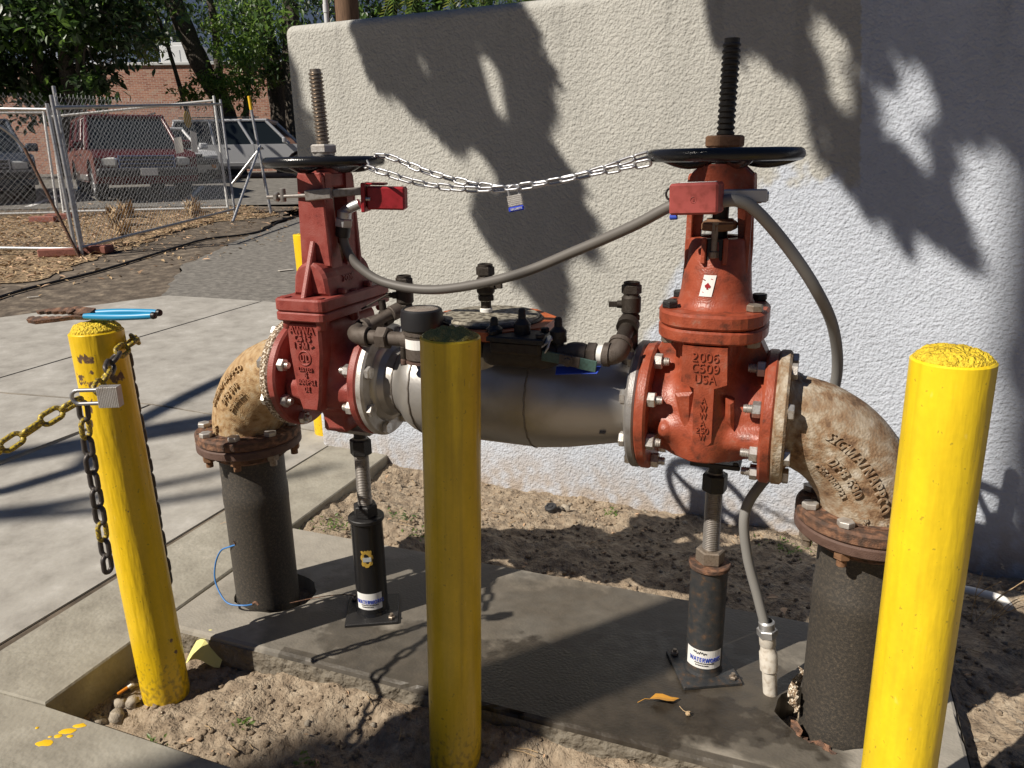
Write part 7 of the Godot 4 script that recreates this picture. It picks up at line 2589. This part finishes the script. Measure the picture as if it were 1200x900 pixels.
	for q in [[at1, M.leaf1], [at2, M.leaf3]]:
		var o := scatter(pt, "fronds", fr, q[1], q[0])
		o.transform = pt.transform.affine_inverse()
		o.set_meta("kind", "stuff")
	# pole with a white pipe
	var po := thing("utility_pole", "brown wooden utility pole with a white pipe beside it behind the wall", "utility pole", Vector3(-4.79, 0.2, -5.95))
	var pw := B.new()
	pw.lathe([Vector2(0.13, 0.0), Vector2(0.115, 8.0), Vector2(0, 8.0)], xf(Vector3(-4.73, 0.1, -5.97)), 20)
	put(po, "pole", pw, M.wood)
	var pc := B.new()
	pc.lathe([Vector2(0.026, 0.0), Vector2(0.026, 2.62), Vector2(0.031, 2.62), Vector2(0.031, 2.7), Vector2(0.026, 2.7), Vector2(0.026, 6.0)], xf(Vector3(-4.885, 0.1, -5.82)), 14)
	put(po, "white_pipe", pc, M.hvac)
	fences()
	litter()


func litter() -> void:
	# dry litter over the mulch and along the drive's edge
	var at := []
	var poly := PackedVector2Array([Vector2(-6.9, -3.6), Vector2(-7.5, -4.9), Vector2(-8.5, -7.7), Vector2(-8.3, -9.3), Vector2(-9.9, -10.2), Vector2(-10.9, -8.9), Vector2(-12.9, -7.0), Vector2(-11.2, -1.6), Vector2(-8.0, -2.2)])
	while at.size() < 9000:
		var p := Vector2(rng.randf_range(-13, -6.2), rng.randf_range(-10.3, -1.5))
		if not Geometry2D.is_point_in_polygon(p, poly):
			if rng.randf() > 0.1:
				continue
		at.append(Transform3D(Basis.from_euler(Vector3(rng.randf_range(-0.6, 0.6), rng.randf() * TAU, rng.randf_range(-0.5, 0.5))).scaled(Vector3.ONE * rng.randf_range(0.5, 1.3)), Vector3(p.x, terr(p.x, p.y) + 0.012, p.y)))
	var half := at.size() / 2
	scatter(self, "leaf_litter", leaf_shape(0.07, 0.025, 0.5), M.straw, at.slice(0, half)).set_meta("kind", "stuff")
	scatter(self, "leaf_litter", leaf_shape(0.08, 0.02, 0.5), M.tan_leaf, at.slice(half)).set_meta("kind", "stuff")
	# black hose across the drive
	var hz := B.new()
	var hp := []
	for p in [[-5.6, -1.6], [-6.43, -2.87], [-6.71, -4.17], [-7.15, -5.6], [-7.35, -6.4], [-7.2, -7.2], [-7.88, -8.98], [-7.3, -10.4]]:
		hp.append(Vector3(p[0], terr(p[0], p[1]) + 0.012, p[1]))
	hz.tube(curve(hp, 0.08), 0.013, 8)
	tag(put2("black_hose", hz, M.black_iron), "long black hose lying across the edge of the asphalt", "hose")
	# weeds by the fence
	for s in [[-9.6, -7.05, 0.3, "dry bushy weed at the fence foot below the maroon car"], [-10.3, -7.9, 0.26, "yellowish weed right of the dry bush by the fence"], [-9.3, -8.3, 0.18, "weed near the right end of the fence"], [-8.7, -6.3, 0.12, "low weed in the mulch before the fence rail"], [-9.9, -8.9, 0.2, "pale weed under the notices"]]:
		var t := thing("fence_weed", s[3], "weed", Vector3(s[0], terr(s[0], s[1]), s[1]), "weeds along the fence")
		var la := []
		for i in 110:
			var a := rng.randf() * TAU
			la.append(Transform3D(Basis.from_euler(Vector3(0, a, rng.randf_range(0.2, 1.4))).scaled(Vector3.ONE * rng.randf_range(0.6, 1.3)), Vector3(cos(a) * rng.randf() * 0.12, rng.randf() * s[2] * 0.7, sin(a) * rng.randf() * 0.12)))
		scatter(t, "leaves", leaf_shape(0.15, 0.03, 0.3), M.straw if rng.randf() < 0.8 else M.leaf3, la).set_meta("kind", "stuff")
	# pale flakes on the drive
	for s in [[-5.0, -4.9, 0.16, "pale bark strip on the asphalt behind the left bollard"], [-6.2, -3.0, 0.09, "white scrap on the dirt at the far left"]]:
		var b := B.new()
		b.box(Transform3D(), Vector3(s[2], 0.006, s[2] * 0.3), 0.002)
		tag(put2("litter_scrap", b, M.pvc, xf(Vector3(s[0], terr(s[0], s[1]) + 0.006, s[1]), Vector3(0, 60, 0))), s[3], "litter")


# the trees behind the viewer whose leaves dapple the wall
func shade_trees() -> void:
	var Ld := Vector3(-0.4715, 0.6751, 0.5674)
	var e1 := Vector3(0.7691, 0, 0.6391)
	var e2 := Vector3(0.4315, 0.7377, -0.5192)
	var at3 := func(a: float, b: float, d: float) -> Vector3: return e1 * a + e2 * b + Ld * d
	var t := thing("street_tree", "tall leafy street tree behind the viewer whose branches overhang the wall", "tree", Vector3(-9.5, 0, 7.0))
	var limbs := [
		[[Vector3(-9.5, -0.2, 7.0), Vector3(-9.3, 3.5, 6.9), Vector3(-9.0, 7.2, 6.6)], 0.26, 0.17],
		[[Vector3(-9.0, 7.2, 6.6), at3.call(-2.75, 0.7, 9.5), at3.call(-2.3, 1.75, 8.0), at3.call(-1.75, 1.5, 6.0), at3.call(-1.5, 1.05, 4.2)], 0.08, 0.015],
		[[Vector3(-9.0, 7.2, 6.6), at3.call(-2.9, 1.3, 10.5), at3.call(-2.0, 2.2, 9.0), at3.call(-1.1, 2.3, 7.5), at3.call(-0.5, 1.66, 4.2)], 0.1, 0.02],
		[[Vector3(-9.1, 6.6, 6.7), at3.call(-2.38, -1.1, 7.8), at3.call(-2.9, -0.8, 7.6), at3.call(-3.45, -0.45, 7.5), at3.call(-3.9, -0.1, 7.4)], 0.03, 0.05],
		[[Vector3(-9.0, 7.0, 6.6), at3.call(-1.97, -0.85, 12.8), at3.call(-1.92, -0.6, 13.0), at3.call(-1.95, -0.3, 13.2)], 0.06, 0.035],
		[[Vector3(-9.0, 7.1, 6.6), at3.call(-2.2, -1.2, 11.5), at3.call(-2.12, -0.75, 12.5), at3.call(-2.16, -0.4, 13.0)], 0.06, 0.03]]
	for k in limbs.size():
		var b := B.new()
		var pts := curve(limbs[k][0], 0.2)
		var rad := []
		for i in pts.size():
			rad.append(lerpf(limbs[k][1], limbs[k][2], float(i) / (pts.size() - 1)))
		b.tube(pts, rad, 12)
		put(t, "trunk" if k == 0 else "limb", b, M.bark)
	var leaf := B.new()   # a compound leaf: paired leaflets along a stalk, one at the tip
	var one := leaf_shape(0.36, 0.125, 0.2)
	var lm := one.done()
	for k in 6:
		for sd in [-1.0, 1.0]:
			var ll := 0.75 + 0.25 * sin(PI * (k + 1) / 7.0)
			leaf.mesh_in(lm, Transform3D(Basis(Vector3.UP, deg_to_rad(sd * (52.0 - k * 4.0))).scaled(Vector3.ONE * ll), Vector3(0.12 + 0.115 * k, 0.01 * sd, 0)))
	leaf.mesh_in(lm, Transform3D(Basis().scaled(Vector3.ONE * 0.9), Vector3(0.76, 0, 0)))
	leaf.tube([Vector3(0, 0, 0), Vector3(0.8, 0, 0)], 0.008, 4)
	var masks := [
		[[[-2.004, 1.11], [-1.946, 1.038], [-1.904, 1.017], [-1.805, 0.997], [-1.733, 1.004], [-1.679, 0.975], [-1.609, 0.975], [-1.541, 0.965], [-1.5, 0.93], [-1.43, 0.93], [-1.3, 0.965], [-1.272, 0.991], [-1.291, 1.088], [-1.341, 1.101], [-1.393, 1.122], [-1.436, 1.175], [-1.354, 1.202], [-1.383, 1.29], [-1.42, 1.42], [-1.6, 1.5], [-1.95, 1.3]], 3.3, 5.3, 0.19, 430],
		[[[-1.56, 0.96], [-1.614, 0.843], [-1.574, 0.786], [-1.465, 0.732], [-1.405, 0.707], [-1.356, 0.69], [-1.27, 0.73], [-1.329, 0.828], [-1.34, 0.87], [-1.225, 0.92], [-1.272, 1.0], [-1.4, 1.0]], 3.6, 5.6, 0.18, 150],
		[[[-2.254, 0.981], [-2.204, 0.9], [-2.23, 0.819], [-2.183, 0.817], [-2.143, 0.693], [-2.238, 0.622], [-2.3, 0.8]], 5.0, 6.4, 0.15, 45],
		[[[-0.963, 1.612], [-0.913, 1.589], [-0.838, 1.583], [-0.777, 1.596], [-0.724, 1.575], [-0.676, 1.557], [-0.643, 1.479], [-0.601, 1.427], [-0.554, 1.404], [-0.503, 1.393], [-0.43, 1.345], [-0.4, 1.4], [-0.364, 1.40], [-0.31, 1.40], [-0.34, 1.511], [-0.354, 1.565], [-0.339, 1.649], [-0.31, 1.638], [-0.259, 1.649], [-0.2, 1.64], [-0.2, 1.95], [-0.9, 1.95]], 3.4, 5.6, 0.19, 640]]
	var holes := [[-1.753, 1.141, 0.02], [-1.727, 1.104, 0.025], [-1.542, 0.942, 0.03], [-1.523, 1.119, 0.03], [-1.508, 1.193, 0.035], [-1.571, 1.267, 0.02], [-1.565, 1.212, 0.02], [-0.521, 1.692, 0.03], [-0.429, 1.637, 0.035], [-0.464, 1.547, 0.03], [-0.416, 1.517, 0.03], [-0.425, 1.676, 0.02], [-0.667, 1.703, 0.025], [-0.841, 1.62, 0.02], [-0.60, 1.58, 0.035], [-0.64, 1.65, 0.04], [-0.52, 1.6, 0.02]]
	var at := []
	for m in masks:
		var poly := PackedVector2Array()
		var lo := Vector2(9, 9)
		var hi := Vector2(-9, -9)
		for p in m[0]:
			poly.append(Vector2(p[0], p[1]))
			lo = lo.min(Vector2(p[0], p[1])); hi = hi.max(Vector2(p[0], p[1]))
		var n := 0
		var tries := 0
		while n < m[4] and tries < 120000:
			tries += 1
			var l: float = m[3] * rng.randf_range(0.5, 1.05)
			var q := Vector2(rng.randf_range(lo.x, hi.x), rng.randf_range(lo.y, hi.y))
			var ang := deg_to_rad(-35.0 + rng.randfn() * 26.0)
			var dv := Vector2(cos(ang), sin(ang))
			var tip := q + dv * l
			if not Geometry2D.is_point_in_polygon(q, poly) or (not Geometry2D.is_point_in_polygon(q.lerp(tip, 0.5), poly)) or (not Geometry2D.is_point_in_polygon(tip, poly) and rng.randf() > 0.6):
				continue
			var bad := false
			for h in holes:
				var hc := Vector2(h[0], h[1])
				if Geometry2D.get_closest_point_to_segment(hc, q, tip).distance_to(hc) < h[2] * 0.8 + 0.008:
					bad = true
					break
			if bad:
				continue
			var ax := (e1 * dv.x + e2 * dv.y + Ld * rng.randf_range(-0.35, 0.35)).normalized()
			var y := (Ld + e1 * rng.randfn() * 0.5 + e2 * rng.randfn() * 0.5)
			y = (y - ax * y.dot(ax)).normalized()
			at.append(Transform3D(Basis(ax, y, ax.cross(y)).scaled(Vector3.ONE * l), at3.call(q.x, q.y, rng.randf_range(m[1], m[2]))))
			n += 1
	var o := scatter(t, "crown", leaf, M.leaf0, at)
	o.transform = t.transform.affine_inverse()
	o.set_meta("kind", "stuff")
	# a denser, farther tree at the right of it
	var t2 := thing("street_tree", "broad dense tree farther behind the viewer", "tree", Vector3(-6.3, 0, 7.6))
	var tk := B.new()
	tk.tube(curve([Vector3(-8.2, -0.2, 9.9), Vector3(-8.0, 4.0, 9.5), Vector3(-6.6, 8.2, 7.4)], 0.3), 0.2, 12)
	put(t2, "trunk", tk, M.bark)
	var at2 := []
	var poly2 := PackedVector2Array([Vector2(-0.255, 1.66), Vector2(-0.217, 1.42), Vector2(-0.2, 1.28), Vector2(-0.185, 1.09), Vector2(-0.13, 0.80), Vector2(-0.1, 0.68), Vector2(0.35, 0.75), Vector2(1.1, 1.0), Vector2(1.1, 2.1), Vector2(-0.255, 2.1)])
	while at2.size() < 3200:
		var q := Vector2(rng.randf_range(-0.26, 1.1), rng.randf_range(0.66, 2.1))
		if not Geometry2D.is_point_in_polygon(q, poly2):
			continue
		var l := rng.randf_range(0.11, 0.2)
		var tip := q + polar(l, rng.randf() * 360.0)
		if not Geometry2D.is_point_in_polygon(tip, poly2):
			continue
		var dv := (tip - q).normalized()
		var ax := (e1 * dv.x + e2 * dv.y).normalized()
		var y := (Ld + e1 * rng.randfn() * 0.4 + e2 * rng.randfn() * 0.4)
		y = (y - ax * y.dot(ax)).normalized()
		at2.append(Transform3D(Basis(ax, y, ax.cross(y)).scaled(Vector3.ONE * l), at3.call(q.x, q.y, rng.randf_range(10.5, 12.5))))
	var o2 := scatter(t2, "crown", leaf_shape(1.0, 0.36, 0.2), M.leaf2, at2)
	o2.transform = t2.transform.affine_inverse()
	o2.set_meta("kind", "stuff")
	# round timber post behind the viewer: its shadow lies along the middle bollard
	var po := thing("timber_post", "thick round timber post standing behind the viewer by the kerb", "post", Vector3(-2.45, 0, 2.432))
	var pb := B.new()
	pb.lathe([Vector2(0.132, -0.2), Vector2(0.128, 3.55), Vector2(0.1, 3.68), Vector2(0, 3.72)], xf(Vector3(-2.45, 0, 2.432)), 20)
	put(po, "post", pb, M.wood)


func _ready() -> void:
	rng.seed = 20
	# camera
	var cam := Camera3D.new()
	cam.name = "camera"
	add_child(cam)
	cam.transform = Transform3D(Basis(Vector3(0.93356, -0.01573, -0.35807), Vector3(-0.08664, 0.95951, -0.26803), Vector3(0.34778, 0.28125, 0.8944)).orthonormalized(), Vector3(0, 1.22, 1.6))
	cam.fov = 53.44
	cam.near = 0.02
	cam.far = 900.0
	cam.current = true
	# sky and exposure
	var we := WorldEnvironment.new()
	we.name = "world_environment"
	var env := Environment.new()
	env.background_mode = Environment.BG_SKY
	var sk := ProceduralSkyMaterial.new()
	sk.sky_top_color = Color(0.3, 0.41, 0.6)
	sk.sky_horizon_color = Color(0.6, 0.62, 0.64)
	sk.sky_curve = 0.12
	sk.ground_bottom_color = Color(0.2, 0.18, 0.16)
	sk.ground_horizon_color = Color(0.36, 0.38, 0.4)
	sk.sun_angle_max = 20.0
	var sky := Sky.new()
	sky.sky_material = sk
	env.sky = sky
	env.background_energy_multiplier = 0.36
	env.tonemap_mode = Environment.TONE_MAPPER_LINEAR
	env.tonemap_exposure = 1.18
	env.sdfgi_enabled = true
	env.ssao_enabled = true
	env.ssil_enabled = true
	we.environment = env
	add_child(we)
	# sun: high, behind the viewer's left shoulder
	var sun := DirectionalLight3D.new()
	sun.name = "sun"
	sun.light_energy = 1.6
	sun.light_color = Color(1.0, 0.965, 0.915)
	sun.light_angular_distance = 0.5
	sun.shadow_enabled = true
	add_child(sun)
	sun.look_at_from_position(Vector3.ZERO, Vector3(0.4715, -0.6751, -0.5674), Vector3.UP)
	make_materials()
	setting()
	gate_valve_left()
	gate_valve_right()
	elbow(-1.215, -1.41, "rusty tan cast iron elbow at the left end with worn raised lettering", [["SIGMA/NAPPCO", 47.0, 58.0, 0.021], ["DFB 690", 47.0, 78.0, 0.021], ["C564H6M21", 47.0, 95.0, 0.014], ["INDIA", 84.0, 70.0, 0.018]])
	elbow(-0.035, 0.16, "tan and white weathered cast iron elbow at the right end with raised SIGMA lettering", [["SIGMA/NAPPCO", 52.0, 74.0, 0.026], ["DFB 690", 50.0, 96.0, 0.025], ["C564H6M21", 48.0, 112.0, 0.016], ["P-2", 82.0, 95.0, 0.014], ["5", 84.0, 70.0, 0.019]])
	riser(-1.41, "black coated riser pipe with rust stains under the left elbow", M.black_pipe)
	riser(0.16, "thick black speckled riser pipe under the right elbow behind the nearest bollard", M.black_pipe)
	backflow()
	bypass()
	stand(-1.063, -0.02, M.black_gloss, M.rod, M.black_iron, 0.555, "glossy black pipe stand with a gold shield sticker under the left valve", true)
	stand(-0.155, -0.075, M.stand_dark, M.rod, M.bolt_dark, 0.56, "worn dark steel pipe stand with rusty base plate under the right valve", false)
	switches()
	conduits()
	posts()
	background()
	shade_trees()
